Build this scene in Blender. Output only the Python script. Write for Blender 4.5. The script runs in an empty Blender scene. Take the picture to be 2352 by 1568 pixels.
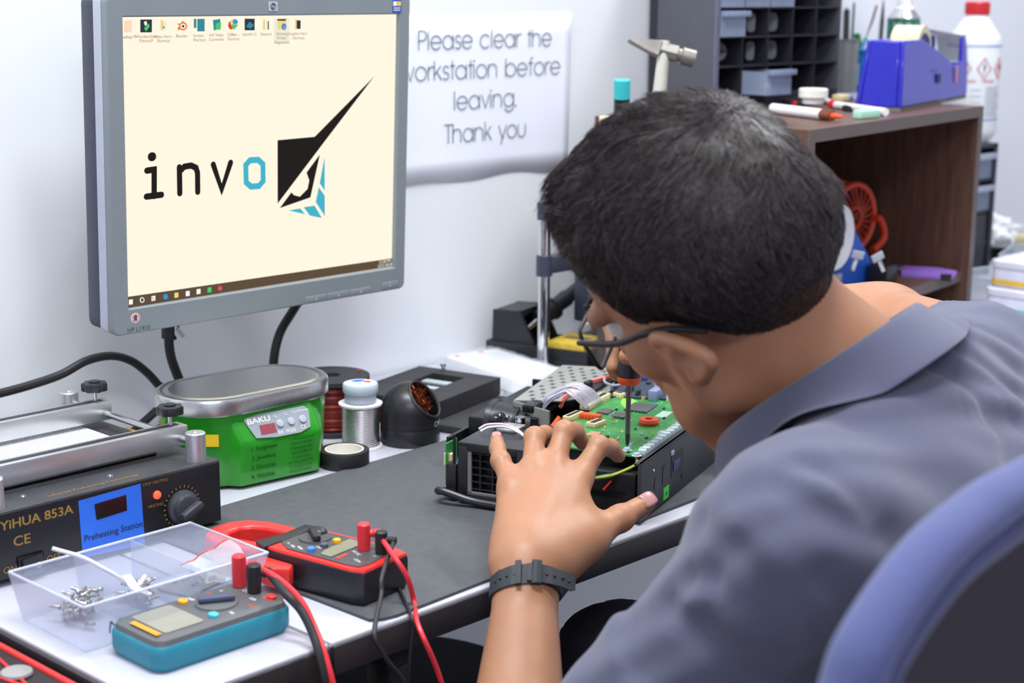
import bpy, bmesh, math, random
import numpy as np
from mathutils import Vector, Matrix
PI = math.pi
random.seed(7)
rng = np.random.default_rng(7)
SC = bpy.context.scene
COL = SC.collection

# ------------------------------------------------------------------ camera
FPX = 3790.0                       # focal length in pixels of the 2352 px wide frame
YAW, PITCH, ROLL = (math.radians(a) for a in (43.69, 12.27, 0.49))
EYE = np.array([0.0, 0.0, 1.27])
def _axes():
    F = np.array([math.cos(YAW)*math.cos(PITCH), math.sin(YAW)*math.cos(PITCH), -math.sin(PITCH)])
    r = np.array([math.sin(YAW), -math.cos(YAW), 0.0]); u = np.cross(r, F)
    c, s = math.cos(ROLL), math.sin(ROLL)
    return np.array([c*r+s*u, s*r-c*u, F])
AX = _axes()
cam_d = bpy.data.cameras.new('camera'); cam = bpy.data.objects.new('camera', cam_d); COL.objects.link(cam)
cam_d.sensor_width = 36.0; cam_d.lens = FPX/2352*36.0; cam_d.clip_start = 0.05
m = Matrix.Identity(4)
for i in range(3):
    m[i][0] = AX[0][i]; m[i][1] = -AX[1][i]; m[i][2] = -AX[2][i]; m[i][3] = EYE[i]
cam.matrix_world = m
cam_d.dof.use_dof = True; cam_d.dof.focus_distance = 1.60; cam_d.dof.aperture_fstop = 6.3
SC.camera = cam
def ray(px, py): return AX.T @ np.array([(px-1176)/FPX, (py-784)/FPX, 1.0])
def at(px, py, d): return EYE + ray(px, py)*d                  # survey point at distance d
def atz(px, py, z): r = ray(px, py); return EYE + r*((z-EYE[2])/r[2])   # survey point on a level plane
def aty(px, py, y): r = ray(px, py); return EYE + r*(y/r[1])            # survey point on a plane parallel to the wall

# ------------------------------------------------------------------ light and exposure
SC.view_settings.view_transform = 'Standard'; SC.view_settings.look = 'None'
SC.view_settings.gamma = 1.0; SC.view_settings.use_curve_mapping = False
SC.view_settings.exposure = 0.20
W = bpy.data.worlds.new('room_light'); SC.world = W; W.use_nodes = True
W.node_tree.nodes['Background'].inputs[0].default_value = (0.79, 0.82, 1.0, 1)
W.node_tree.nodes['Background'].inputs[1].default_value = 0.58
def tube_light(name, loc, target, size, power, col):
    l = bpy.data.lights.new(name, 'AREA'); l.shape = 'RECTANGLE'; l.size, l.size_y = size; l.energy = power; l.color = col
    o = bpy.data.objects.new(name, l); COL.objects.link(o); o.location = loc
    o.rotation_euler = (Vector(target)-Vector(loc)).to_track_quat('-Z', 'Y').to_euler()
    return o
tube_light('ceiling_tube_near', (0.75, 0.90, 2.65), (1.0, 1.05, 0.8), (1.2, 0.16), 40, (0.95, 0.99, 1.0))
tube_light('ceiling_tube_far', (2.6, 1.05, 2.7), (2.3, 1.15, 0.8), (1.2, 0.16), 26, (0.96, 0.98, 1.0))
tube_light('ceiling_tube_behind', (-0.6, -0.9, 2.7), (0.6, 0.5, 0.8), (1.2, 0.2), 22, (0.92, 0.92, 1.0))

# ------------------------------------------------------------------ materials
def mat(name, col, rough=0.5, metal=0.0, spec=0.5, var=0.06, scale=40.0, bump=0.0, bscale=200.0, alpha=1.0, trans=0.0, emit=None, sheen=0.0, coat=0.0, stretch=None, col2=None, sss=0.0):
    m = bpy.data.materials.new(name); m.use_nodes = True; nt = m.node_tree; b = nt.nodes['Principled BSDF']
    b.inputs['Roughness'].default_value = rough; b.inputs['Metallic'].default_value = metal
    b.inputs['Specular IOR Level'].default_value = spec; b.inputs['Alpha'].default_value = alpha
    b.inputs['Transmission Weight'].default_value = trans; b.inputs['Sheen Weight'].default_value = sheen
    b.inputs['Coat Weight'].default_value = coat
    if sss:
        b.inputs['Subsurface Weight'].default_value = sss; b.inputs['Subsurface Radius'].default_value = (1.0, 0.35, 0.2); b.inputs['Subsurface Scale'].default_value = 0.006
    tc = nt.nodes.new('ShaderNodeTexCoord'); src = tc.outputs['Object']
    if stretch:
        mp = nt.nodes.new('ShaderNodeMapping'); mp.inputs['Scale'].default_value = stretch; nt.links.new(src, mp.inputs[0]); src = mp.outputs[0]
    n = nt.nodes.new('ShaderNodeTexNoise'); n.inputs['Scale'].default_value = scale; n.inputs['Detail'].default_value = 4; nt.links.new(src, n.inputs['Vector'])
    r = nt.nodes.new('ShaderNodeValToRGB'); c2 = col2 or tuple(min(1, c*(1+var)) for c in col); c1 = col if col2 else tuple(c*(1-var) for c in col)
    r.color_ramp.elements[0].color = (*c1, 1); r.color_ramp.elements[1].color = (*c2, 1)
    r.color_ramp.elements[0].position = 0.3; r.color_ramp.elements[1].position = 0.7
    nt.links.new(n.outputs['Fac'], r.inputs[0]); nt.links.new(r.outputs[0], b.inputs['Base Color'])
    if bump:
        n2 = nt.nodes.new('ShaderNodeTexNoise'); n2.inputs['Scale'].default_value = bscale; nt.links.new(src, n2.inputs['Vector'])
        bp = nt.nodes.new('ShaderNodeBump'); bp.inputs['Strength'].default_value = bump; bp.inputs['Distance'].default_value = 0.002
        nt.links.new(n2.outputs['Fac'], bp.inputs['Height']); nt.links.new(bp.outputs[0], b.inputs['Normal'])
    if emit:
        b.inputs['Emission Color'].default_value = (*col, 1); b.inputs['Emission Strength'].default_value = emit
    return m
def srgb(r, g, b): return tuple(((c/255+0.055)/1.055)**2.4 if c > 10 else c/255/12.92 for c in (r, g, b))
M = {}
def mk(name, *a, **k): M[name] = mat(name, *a, **k); return M[name]
mk('wall_paint', (0.80, 0.83, 0.86), 0.6, var=0.015, scale=3, bump=0.05, bscale=60)
mk('floor_tile', srgb(150, 148, 148), 0.35, scale=8)
mk('desk_white', srgb(186, 186, 196), 0.3, var=0.03, scale=6, coat=0.2)
mk('desk_edge', srgb(46, 44, 48), 0.45)
mk('black_steel', srgb(34, 33, 36), 0.4)
mk('paper', srgb(236, 240, 250), 0.7, var=0.02, scale=10)
mk('ink', srgb(70, 84, 90), 0.6)
mk('black_plastic', srgb(36, 36, 40), 0.35, var=0.12)
mk('black_matte', srgb(42, 42, 45), 0.7, var=0.15, bump=0.1)
mk('black_gloss', srgb(24, 24, 28), 0.15)
mk('rubber', srgb(30, 30, 34), 0.5)
mk('silver_plastic', srgb(128, 134, 138), 0.45, var=0.03, metal=0.1)
mk('silver_light', srgb(178, 184, 196), 0.35, var=0.03)
mk('dark_blue_plastic', srgb(58, 62, 80), 0.4)
mk('steel', (0.62, 0.61, 0.60), 0.25, metal=1.0, var=0.08, stretch=(2, 60, 60))
mk('brushed', (0.68, 0.68, 0.67), 0.28, metal=1.0, var=0.1, stretch=(4, 120, 4))
mk('chrome', (0.75, 0.75, 0.76), 0.08, metal=1.0, var=0.02)
mk('aluminium', (0.66, 0.67, 0.69), 0.35, metal=0.85, var=0.06)
mk('white_plastic', srgb(232, 232, 234), 0.4, var=0.03)
mk('cream', srgb(222, 206, 160), 0.5)
mk('red', srgb(225, 48, 44), 0.35)
mk('red_cable', srgb(222, 52, 62), 0.35)
mk('orange', srgb(236, 92, 40), 0.35)
mk('yellow', srgb(240, 200, 30), 0.5)
mk('green', srgb(38, 150, 30), 0.28, var=0.06, coat=0.3)
mk('teal', srgb(44, 138, 160), 0.5, var=0.05)
mk('blue', srgb(40, 110, 225), 0.45)
mk('gold_ink', srgb(150, 118, 50), 0.5)
mk('clear_plastic', srgb(225, 232, 240), 0.28, alpha=0.34, spec=0.6, var=0.02)
mk('clear_film', srgb(235, 240, 245), 0.2, alpha=0.28, spec=0.8, var=0.05)
mk('smoke_plastic', srgb(190, 200, 215), 0.3, alpha=0.55, var=0.03)
mk('steel_bits', (0.5, 0.48, 0.46), 0.3, metal=1.0, var=0.4, scale=300)
def emis(name, col, s=1.0):
    s *= 0.88
    m = bpy.data.materials.new(name); m.use_nodes = True; nt = m.node_tree; nt.nodes.remove(nt.nodes['Principled BSDF'])
    e = nt.nodes.new('ShaderNodeEmission'); e.inputs[0].default_value = (*col, 1); e.inputs[1].default_value = s
    nt.links.new(e.outputs[0], nt.nodes['Material Output'].inputs[0]); M[name] = m; return m

# ------------------------------------------------------------------ mesh builder
class MB:
    def __init__(s): s.v = []; s.f = []; s.m = []; s.mats = []; s.T = Matrix.Identity(4)
    def mi(s, mt):
        mt = M[mt] if isinstance(mt, str) else mt
        if mt not in s.mats: s.mats.append(mt)
        return s.mats.index(mt)
    def add(s, vs, fs, mt, T=None):
        T = s.T @ (T or Matrix.Identity(4)); k = len(s.v); i = s.mi(mt)
        s.v += [tuple(T @ Vector(v)) for v in vs]; s.f += [tuple(k+j for j in f) for f in fs]; s.m += [i]*len(fs); return s
    def bm(s, bm, mt, T=None):
        bm.verts.index_update(); s.add([v.co[:] for v in bm.verts], [[v.index for v in f.verts] for f in bm.faces], mt, T); bm.free(); return s
    def box(s, x0, x1, y0, y1, z0, z1, mt, b=0.0, T=None, seg=2):
        bm = bmesh.new(); bmesh.ops.create_cube(bm, size=1)
        for v in bm.verts: v.co = ((x0+x1)/2+v.co.x*(x1-x0), (y0+y1)/2+v.co.y*(y1-y0), (z0+z1)/2+v.co.z*(z1-z0))
        if b: bmesh.ops.bevel(bm, geom=bm.edges[:], offset=b, segments=seg, profile=0.5, affect='EDGES')
        return s.bm(bm, mt, T)
    def cyl(s, p0, p1, r0, mt, r1=None, n=24, cap=True):
        r1 = r0 if r1 is None else r1; p0 = Vector(p0); p1 = Vector(p1); d = (p1-p0).normalized(); a = d.orthogonal().normalized(); b = d.cross(a)
        vs = []; 
        for p, r in ((p0, r0), (p1, r1)):
            vs += [tuple(p+(a*math.cos(2*PI*i/n)+b*math.sin(2*PI*i/n))*r) for i in range(n)]
        fs = [(i, (i+1) % n, n+(i+1) % n, n+i) for i in range(n)]
        if cap: fs += [tuple(range(n-1, -1, -1)), tuple(range(n, 2*n))]
        return s.add(vs, fs, mt)
    def lathe(s, prof, mt, c=(0, 0, 0), n=32, sx=1, sy=1, T=None, close=False):
        vs = []; fs = []; k = len(prof)
        for i in range(n):
            a = 2*PI*i/n
            vs += [(c[0]+r*math.cos(a)*sx, c[1]+r*math.sin(a)*sy, c[2]+z) for r, z in prof]
        for i in range(n):
            j = (i+1) % n
            for q in range(k-1 if not close else k):
                q2 = (q+1) % k; fs.append((i*k+q, j*k+q, j*k+q2, i*k+q2))
        if not close:
            if prof[0][0] > 1e-6: fs.append(tuple(i*k for i in range(n-1, -1, -1)))
            if prof[-1][0] > 1e-6: fs.append(tuple(i*k+k-1 for i in range(n)))
        return s.add(vs, fs, mt, T)
    def prism(s, poly, z0, z1, mt, T=None, b=0.0):
        n = len(poly)
        if b:
            bm = bmesh.new(); vv = [bm.verts.new((x, y, z)) for z in (z0, z1) for x, y in poly]
            bm.faces.new(vv[:n][::-1]); bm.faces.new(vv[n:])
            for i in range(n): bm.faces.new((vv[i], vv[(i+1) % n], vv[n+(i+1) % n], vv[n+i]))
            bmesh.ops.recalc_face_normals(bm, faces=bm.faces[:]); bmesh.ops.bevel(bm, geom=bm.edges[:], offset=b, segments=2, profile=0.5, affect='EDGES')
            return s.bm(bm, mt, T)
        vs = [(x, y, z0) for x, y in poly]+[(x, y, z1) for x, y in poly]
        a = sum(poly[i][0]*poly[(i+1) % n][1]-poly[(i+1) % n][0]*poly[i][1] for i in range(n))
        fs = [tuple(range(n-1, -1, -1)), tuple(range(n, 2*n))]+[(i, (i+1) % n, n+(i+1) % n, n+i) for i in range(n)]
        if a < 0: fs = [f[::-1] for f in fs]
        return s.add(vs, fs, mt, T)
    def tube(s, pts, r, mt, n=10, sub=6, rr=None, flat=1.0):
        P = spline(pts, sub) if sub > 1 else [Vector(p) for p in pts]; k = len(P); vs = []; fs = []; a = None
        for i in range(k):
            d = (P[min(i+1, k-1)]-P[max(i-1, 0)]).normalized()
            a = d.orthogonal().normalized() if a is None else (a-d*a.dot(d)).normalized(); b = d.cross(a)
            q = r if rr is None else rr(i/(k-1))
            vs += [tuple(P[i]+(a*math.cos(2*PI*j/n)+b*math.sin(2*PI*j/n)*flat)*q) for j in range(n)]
        for i in range(k-1):
            for j in range(n): fs.append((i*n+j, i*n+(j+1) % n, (i+1)*n+(j+1) % n, (i+1)*n+j))
        fs += [tuple(range(n-1, -1, -1)), tuple(range((k-1)*n, k*n))]
        return s.add(vs, fs, mt)
    def ball(s, c, r, mt, n=16, T=None):
        bm = bmesh.new(); bmesh.ops.create_uvsphere(bm, u_segments=n, v_segments=max(6, n//2), radius=1)
        r = r if hasattr(r, '__len__') else (r, r, r)
        for v in bm.verts: v.co = (c[0]+v.co.x*r[0], c[1]+v.co.y*r[1], c[2]+v.co.z*r[2])
        return s.bm(bm, mt, T)
    def torus(s, c, R, r, mt, n=32, k=10, T=None, sy=1.0):
        vs = [(c[0]+(R+r*math.cos(2*PI*j/k))*math.cos(2*PI*i/n), c[1]+sy*(R+r*math.cos(2*PI*j/k))*math.sin(2*PI*i/n), c[2]+r*math.sin(2*PI*j/k)) for i in range(n) for j in range(k)]
        fs = [(i*k+j, ((i+1) % n)*k+j, ((i+1) % n)*k+(j+1) % k, i*k+(j+1) % k) for i in range(n) for j in range(k)]
        return s.add(vs, fs, mt, T)
    def poly(s, pts, mt, T=None): return s.add(pts, [tuple(range(len(pts)))], mt, T)
    def text(s, body, size, mt, T, align='CENTER', bold=0.0, xs=1.0):
        cu = bpy.data.curves.new('t', 'FONT'); cu.body = body; cu.size = size; cu.align_x = align; cu.offset = bold*size; cu.resolution_u = 3
        o = bpy.data.objects.new('t', cu); COL.objects.link(o); dg = bpy.context.evaluated_depsgraph_get()
        me = o.evaluated_get(dg).to_mesh()
        s.add([(v.co.x*xs, v.co.y, v.co.z) for v in me.vertices], [tuple(p.vertices) for p in me.polygons], mt, T)
        o.evaluated_get(dg).to_mesh_clear(); bpy.data.objects.remove(o); bpy.data.curves.remove(cu); return s
    def stroke(s, pl, w, mt, T, cap=True, z=0.0):
        # flat rounded ribbon along a 2-D polyline
        P = [Vector((x, y)) for x, y in pl]; k = len(P); vs = []; closed = (P[0]-P[-1]).length < 1e-6
        for i in range(k):
            a = P[i-1] if i > 0 else (P[-2] if closed else P[0]); b = P[i+1] if i < k-1 else (P[1] if closed else P[-1])
            d1 = (P[i]-a); d2 = (b-P[i]); d = (d1.normalized() if d1.length > 1e-9 else Vector((0, 0)))+(d2.normalized() if d2.length > 1e-9 else Vector((0, 0)))
            d = d.normalized() if d.length > 1e-6 else Vector((1, 0)); nrm = Vector((-d.y, d.x)); q = w/2
            if d1.length > 1e-9 and d2.length > 1e-9: q = min(w, q/max(0.4, d.dot(d2.normalized())))
            vs += [(P[i].x+nrm.x*q, P[i].y+nrm.y*q, z), (P[i].x-nrm.x*q, P[i].y-nrm.y*q, z)]
        fs = [(2*i, 2*i+1, 2*i+3, 2*i+2) for i in range(k-1)]
        s.add(vs, fs, mt, T)
        if cap and not closed:
            for p in (P[0], P[-1]): s.add([(p.x+w/2*math.cos(2*PI*i/14), p.y+w/2*math.sin(2*PI*i/14), z) for i in range(14)], [tuple(range(14))], mt, T)
        return s
    def build(s, name, parent=None, angle=35, loc=None, bevel=0.0, seg=2, fix=False):
        me = bpy.data.meshes.new(name); me.from_pydata(s.v, [], s.f)
        for mt in s.mats: me.materials.append(mt)
        me.polygons.foreach_set('material_index', s.m)
        if fix:
            bm = bmesh.new(); bm.from_mesh(me); bmesh.ops.recalc_face_normals(bm, faces=bm.faces[:]); bm.to_mesh(me); bm.free()
        me.polygons.foreach_set('use_smooth', [True]*len(me.polygons)); me.set_sharp_from_angle(angle=math.radians(angle)); me.update()
        o = bpy.data.objects.new(name, me); COL.objects.link(o)
        if parent: o.parent = parent
        if loc is not None: o.location = loc
        if bevel:
            md = o.modifiers.new('bevel', 'BEVEL'); md.width = bevel; md.segments = seg; md.limit_method = 'ANGLE'; md.angle_limit = math.radians(40)
        return o
def spline(pts, sub):
    P = [Vector(p) for p in pts]; out = []
    if len(P) < 3: return P
    Q = [P[0]*2-P[1]]+P+[P[-1]*2-P[-2]]
    for i in range(1, len(Q)-2):
        for j in range(sub):
            t = j/sub; a, b, c, d = Q[i-1], Q[i], Q[i+1], Q[i+2]
            out.append(0.5*((2*b)+(c-a)*t+(2*a-5*b+4*c-d)*t*t+(3*b-a-3*c+d)*t**3))
    out.append(P[-1]); return out
def TM(loc=(0, 0, 0), rx=0, ry=0, rz=0, sc=1): return Matrix.Translation(Vector(loc)) @ Matrix.Rotation(rz, 4, 'Z') @ Matrix.Rotation(ry, 4, 'Y') @ Matrix.Rotation(rx, 4, 'X') @ Matrix.Scale(sc, 4)
def FR(o, x, y):   # frame matrix: plane with origin o, right x, up y
    x = Vector(x).normalized(); y = Vector(y); y = (y-x*y.dot(x)).normalized(); z = x.cross(y); m = Matrix.Identity(4)
    for i in range(3): m[i][0], m[i][1], m[i][2], m[i][3] = x[i], y[i], z[i], o[i]
    return m
def rrect(x0, x1, y0, y1, r, n=5):
    out = []
    for cx, cy, a in ((x1-r, y1-r, 0), (x0+r, y1-r, PI/2), (x0+r, y0+r, PI), (x1-r, y0+r, 1.5*PI)):
        out += [(cx+r*math.cos(a+PI/2*i/n), cy+r*math.sin(a+PI/2*i/n)) for i in range(n+1)]
    return out
def arc(cx, cy, rx, ry, a0, a1, n=14): return [(cx+rx*math.cos(math.radians(a0+(a1-a0)*i/n)), cy+ry*math.sin(math.radians(a0+(a1-a0)*i/n))) for i in range(n+1)]
def tag(o, label=None, cat=None, group=None, kind=None):
    if label: o['label'] = label
    if cat: o['category'] = cat
    if group: o['group'] = group
    if kind: o['kind'] = kind
    return o
def thing(name, label, cat, loc=(0, 0, 0), rz=0.0, group=None, rx=0.0, ry=0.0):
    o = bpy.data.objects.new(name, None); COL.objects.link(o); o.location = loc; o.rotation_euler = (rx, ry, rz); o.empty_display_size = 0.05
    return tag(o, label, cat, group)
def copy_thing(o, loc, rz, label):
    c = o.copy(); COL.objects.link(c); c.location = loc; c.rotation_euler = (0, 0, rz); c['label'] = label
    for ch in o.children:
        d = ch.copy(); COL.objects.link(d); d.parent = c
        for g in ch.children:
            e = g.copy(); COL.objects.link(e); e.parent = d
    return c

# ------------------------------------------------------------------ setting
b = MB(); b.box(-0.6, 4.6, 1.633, 1.75, 0, 2.8, 'wall_paint'); tag(b.build('wall_back'), kind='structure')
b = MB(); b.box(-1.6, 4.6, -1.2, 1.75, -0.1, 0.0, 'floor_tile'); tag(b.build('floor'), kind='structure')
b = MB(); b.box(-0.6, 4.6, 1.62, 1.633, 0, 0.09, mk('skirting', srgb(176, 176, 178), 0.5)); tag(b.build('baseboard_back'), kind='structure')
# ------------------------------------------------------------------ desks and mat
ZD = 0.75
def desk(name_label, x0, x1, y0):
    t = thing('desk', name_label, 'desk', ((x0+x1)/2, 1.3, 0), group='workbench desks'); t.pop('group', None)
    cx = (x0+x1)/2; T = TM((-cx, -1.3, 0))
    b = MB(); b.T = T; b.box(x0, x1, y0, 1.628, ZD-0.022, ZD, 'desk_white', 0.002); b.build('desk_top', t)
    b = MB(); b.T = T; b.box(x0, x1, y0-0.003, y0+0.012, ZD-0.028, ZD-0.0025, 'desk_edge', 0.002)
    if x0 < 0.7: b.box(x0-0.004, x0+0.008, y0, 1.628, ZD-0.028, ZD-0.0025, 'desk_edge', 0.002)
    b.build('edge_band', t)
    for x in (x0+0.05, x1-0.05):
        b = MB(); b.T = T; b.box(x+0.035, x+0.065, y0+0.03, 1.58, ZD-0.06, ZD-0.022, 'black_steel', 0.002) if x < cx else b.box(x-0.02, x+0.02, y0+0.03, 1.58, ZD-0.06, ZD-0.022, 'black_steel', 0.002); b.build('crossbar', t)
        for y in (y0+0.045, 1.56):
            xx = x+0.05 if x < cx else x
            b = MB(); b.T = T; b.box(xx-0.012, xx+0.012, y-0.015, y+0.015, 0, ZD-0.06, 'black_steel', 0.002); b.build('leg', t)
    return t
desk('white desk at the left end under the preheating station, black edge band', 0.632, 0.7985, 0.963)
desk('long white desk with black edge band carrying monitor, mat and shelf unit', 0.8015, 2.7, 0.963)
b = MB(); MX0, MX1, MY0, MY1 = 0.856, 1.95, 0.972, 1.352
mk('mat_rubber', srgb(78, 80, 84), 0.62, var=0.10, scale=90, bump=0.35, bscale=900)
b.prism([(0.862, 0.9685), (0.875, 0.966), (1.76, 1.006), (1.76, 1.352), (0.86, 1.302), (0.846, 1.29), (0.852, 0.975)], ZD+0.0005, ZD+0.003, 'mat_rubber')

tag(b.build('work_mat'), 'dark grey rubber work mat spread along front of the white desk', 'mat')
ZM = ZD+0.0031

# ------------------------------------------------------------------ wall sign
GL = {}
def _glyphs():
    r = 0.27; O = arc(r, r, r, r, 0, 360, 28); st = lambda x, a, b: [(x, a), (x, b)]
    arch = lambda w: [(0, 0.27)]+arc(w/2, 0.54-w/2, w/2, w/2, 180, 0)+[(w, 0)]
    GL.update({'a': (0.66, [O, st(0.54, 0, 0.54)]), 'b': (0.64, [O, st(0, 0, 0.74)]), 'c': (0.63, [arc(r, r, r, r, 45, 315, 22)]),
     'e': (0.64, [[(0.02, 0.27)]+arc(r, r, r, r, 0, 322, 24)]), 'f': (0.32, [arc(0.2, 0.62, 0.1, 0.12, 75, 180)+[(0.1, 0)], [(0, 0.52), (0.24, 0.52)]]),
     'g': (0.66, [O, [(0.54, 0.54), (0.54, 0.03)]+arc(0.29, 0.03, 0.25, 0.24, 0, -155)]), 'h': (0.58, [st(0, 0, 0.74), arch(0.44)]), 'i': (0.14, [st(0, 0, 0.54), [(0, 0.69), (0, 0.7)]]),
     'k': (0.44, [st(0, 0, 0.74), [(0.0, 0.2), (0.32, 0.54)], [(0.12, 0.32), (0.36, 0)]]), 'l': (0.14, [st(0, 0, 0.74)]), 'n': (0.58, [st(0, 0, 0.54), arch(0.44)]), 'o': (0.64, [O]),
     'r': (0.3, [st(0, 0, 0.54), [(0, 0.3)]+arc(0.2, 0.32, 0.2, 0.21, 180, 70)]), 's': (0.38, [arc(0.15, 0.405, 0.13, 0.13, 30, 250, 10)+arc(0.14, 0.14, 0.15, 0.14, 75, -150, 12)]),
     't': (0.28, [st(0.1, 0, 0.72), [(0, 0.54), (0.22, 0.54)]]), 'u': (0.58, [[(0, 0.54)]+arc(0.22, 0.22, 0.22, 0.22, 180, 360)+[(0.44, 0.54)]]), 'v': (0.5, [[(0, 0.54), (0.21, 0), (0.42, 0.54)]]),
     'w': (0.76, [[(0, 0.54), (0.17, 0), (0.34, 0.54), (0.51, 0), (0.68, 0.54)]]), 'y': (0.5, [[(0, 0.54), (0.22, 0.0)], [(0.44, 0.54), (0.13, -0.22)]]), '.': (0.16, [[(0, 0), (0, 0.01)]]),
     'P': (0.5, [st(0, 0, 0.74), [(0, 0.74), (0.2, 0.74)]+arc(0.2, 0.55, 0.2, 0.19, 90, -90)+[(0, 0.36)]]), 'T': (0.48, [st(0.22, 0, 0.74), [(0, 0.74), (0.44, 0.74)]]), ' ': (0.36, [])})
_glyphs()
def write(b, s, x0, x1, y, h, w, mt, T, z):
    tot = sum(GL[c][0] for c in s)-0.1; k = (x1-x0)/tot; x = x0
    for c in s:
        adv, pl = GL[c]
        for q in pl: b.stroke([(x+px*k, y+py*h) for px, py in q], w*(1.7 if len(q) == 2 and abs(q[0][1]-q[1][1]) < 0.02 and q[0][0] == q[1][0] else 1), mt, T, z=z)
        x += adv*k
YW = 1.633
sg = thing('wall_sign', 'white paper notice about clearing the workstation, taped on wall right of monitor', 'sign', (1.66, YW, 1.11))
TS = FR((0, 0, 0), (1, 0, 0), (0, 0, 1))      # local x right, y up, z towards the room (-Y)
b = MB(); n = 24; L = []
for i in range(n+1):
    for j in range(9):
        x = -0.178+0.342*i/n; z = -0.108+0.225*j/8; lift = 0.0012
        lift += 0.0022*math.exp(-((j)/0.8)**2)*max(0, math.sin(i/n*7.5+0.6))*(1-i/n*0.5)+0.003*math.exp(-((n-i)/1.2)**2)*(j/8)
        L.append((x, -lift, z + 0.003*math.sin(i*0.5)*(j == 0)))
F = [(i*9+j, (i+1)*9+j, (i+1)*9+j+1, i*9+j+1) for i in range(n) for j in range(8)]
b.add(L, F, 'paper'); o = b.build('sheet', sg)
md = o.modifiers.new('thick', 'SOLIDIFY'); md.thickness = 0.0003
b = MB()
for s, xa, xb, py in (('Please clear the', 959, 1263, 110), ('workstation before', 916, 1283, 178.5), ('leaving.', 1041, 1184, 247.5), ('Thank you', 1018, 1205, 321)):
    pa = aty(xa, py, YW); pb = aty(xb, py, YW); pm = aty((xa+xb)/2, py, YW)
    write(b, s, pa[0]-1.66, pb[0]-1.66, pm[2]-1.11, 0.0335, 0.0015, 'ink', TS, 0.0026)
b.build('lettering', sg)

# ------------------------------------------------------------------ monitor
SW, SH = 0.376, 0.301
mon = thing('computer_monitor', 'silver flat-screen monitor with cream desktop picture, mounted on the wall above desk', 'monitor', (0.9505+SW/2, 1.4706, 0.932), rx=math.radians(2.17))
hx = SW/2
b = MB(); fo = rrect(-hx-0.0195, hx+0.0165, -0.0275, SH+0.0225, 0.008); fi = rrect(-hx, hx, 0, SH, 0.0008)
def ring(b, outer, inner, y0, y1, mt, T):
    n = len(outer); vs = [(x, y, y0) for x, y in outer]+[(x, y, y0) for x, y in inner]+[(x, y, y1) for x, y in outer]+[(x, y, y1) for x, y in inner]; fs = []
    for i in range(n):
        j = (i+1) % n; fs += [(i, j, n+j, n+i), (2*n+i, 3*n+i, 3*n+j, 2*n+j), (i, 2*n+i, 2*n+j, j), (n+i, n+j, 3*n+j, 3*n+i)]
    b.add(vs, fs, mt, T)
mk('bezel_grey', srgb(126, 134, 138), 0.42, var=0.02)
ring(b, fo, fi, -0.004, 0.006, 'bezel_grey', TS); o = b.build('bezel', mon, fix=True, bevel=0.0015)
b = MB(); b.prism(rrect(-hx-0.0195, hx+0.0165, -0.0275, SH+0.0225, 0.008), -0.018, -0.0041, 'silver_light', TS); b.build('frame_band', mon)
b = MB(); b.prism(rrect(-hx-0.018, hx+0.015, -0.026, SH+0.021, 0.010), -0.045, -0.0181, 'dark_blue_plastic', TS, b=0.004)
b.prism(rrect(-0.12, 0.12, 0.05, 0.25, 0.02), -0.062, -0.045, 'dark_blue_plastic', TS, b=0.004); b.build('rear_shell', mon)
b = MB(); b.box(-0.05, 0.05, 0.06, 0.08, 0.10, 0.20, 'black_steel', 0.003); b.box(-0.02, 0.02, 0.075, 0.168, 0.13, 0.17, 'black_steel', 0.003)
b.box(-0.06, 0.06, 0.157, 0.1635-0.0, 0.09, 0.21, 'black_steel', 0.001); b.build('wall_bracket', mon)
S = lambda r, g, bb: srgb(r, g, bb)
emis('screen_cream', S(255, 248, 226), 1.0); emis('screen_black', S(36, 33, 32), 1.0); emis('screen_cyan', S(70, 180, 205), 1.0); emis('screen_taskbar', S(96, 78, 62), 1.0)
emis('screen_white', (1, 1, 0.95), 1.0); emis('screen_text', S(190, 150, 115), 1.0); emis('screen_orange', S(240, 140, 80), 1.0); emis('screen_green', S(80, 200, 110), 1.0); emis('screen_teal', S(60, 140, 155), 1.0); emis('screen_yellow', S(245, 215, 130), 1.0); emis('screen_navy', S(50, 58, 72), 1.0); emis('screen_peach', S(250, 220, 190), 1.0); emis('screen_blue', S(60, 150, 220), 1.0); emis('screen_red', S(225, 70, 50), 1.0); emis('screen_pick', S(238, 236, 215), 1.0)
b = MB(); b.poly([(-hx, 0, 0.0005), (hx, 0, 0.0005), (hx, SH, 0.0005), (-hx, SH, 0.0005)], 'screen_cream', TS)
# map from photo pixels to screen mm using a homography of the four measured corners
def homog(src, dst):
    A = []
    for (x, y), (u, v) in zip(src, dst): A += [[x, y, 1, 0, 0, 0, -u*x, -u*y, -u], [0, 0, 0, x, y, 1, -v*x, -v*y, -v]]
    return np.linalg.svd(np.array(A))[2][-1].reshape(3, 3)
HS = homog([(275, 35.7), (909, 31.6), (896, 609.8), (290, 711.5)], [(-hx, SH), (hx, SH), (hx, 0), (-hx, 0)])
def sp(x, y): q = HS @ np.array([x, y, 1]); return (q[0]/q[2], q[1]/q[2])
def cp(x, y): return sp(200+x*0.51, y*0.51)           # survey points read from an enlarged crop of the screen
def spoly(b, pts, mt, z=0.0007, f=cp): b.poly([(*f(*p), z) for p in pts], mt, TS)
# task bar
spoly(b, [(177, 1345), (1365, 1158), (1365, 1194), (177, 1395)], 'screen_taskbar', 0.0006)
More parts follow.
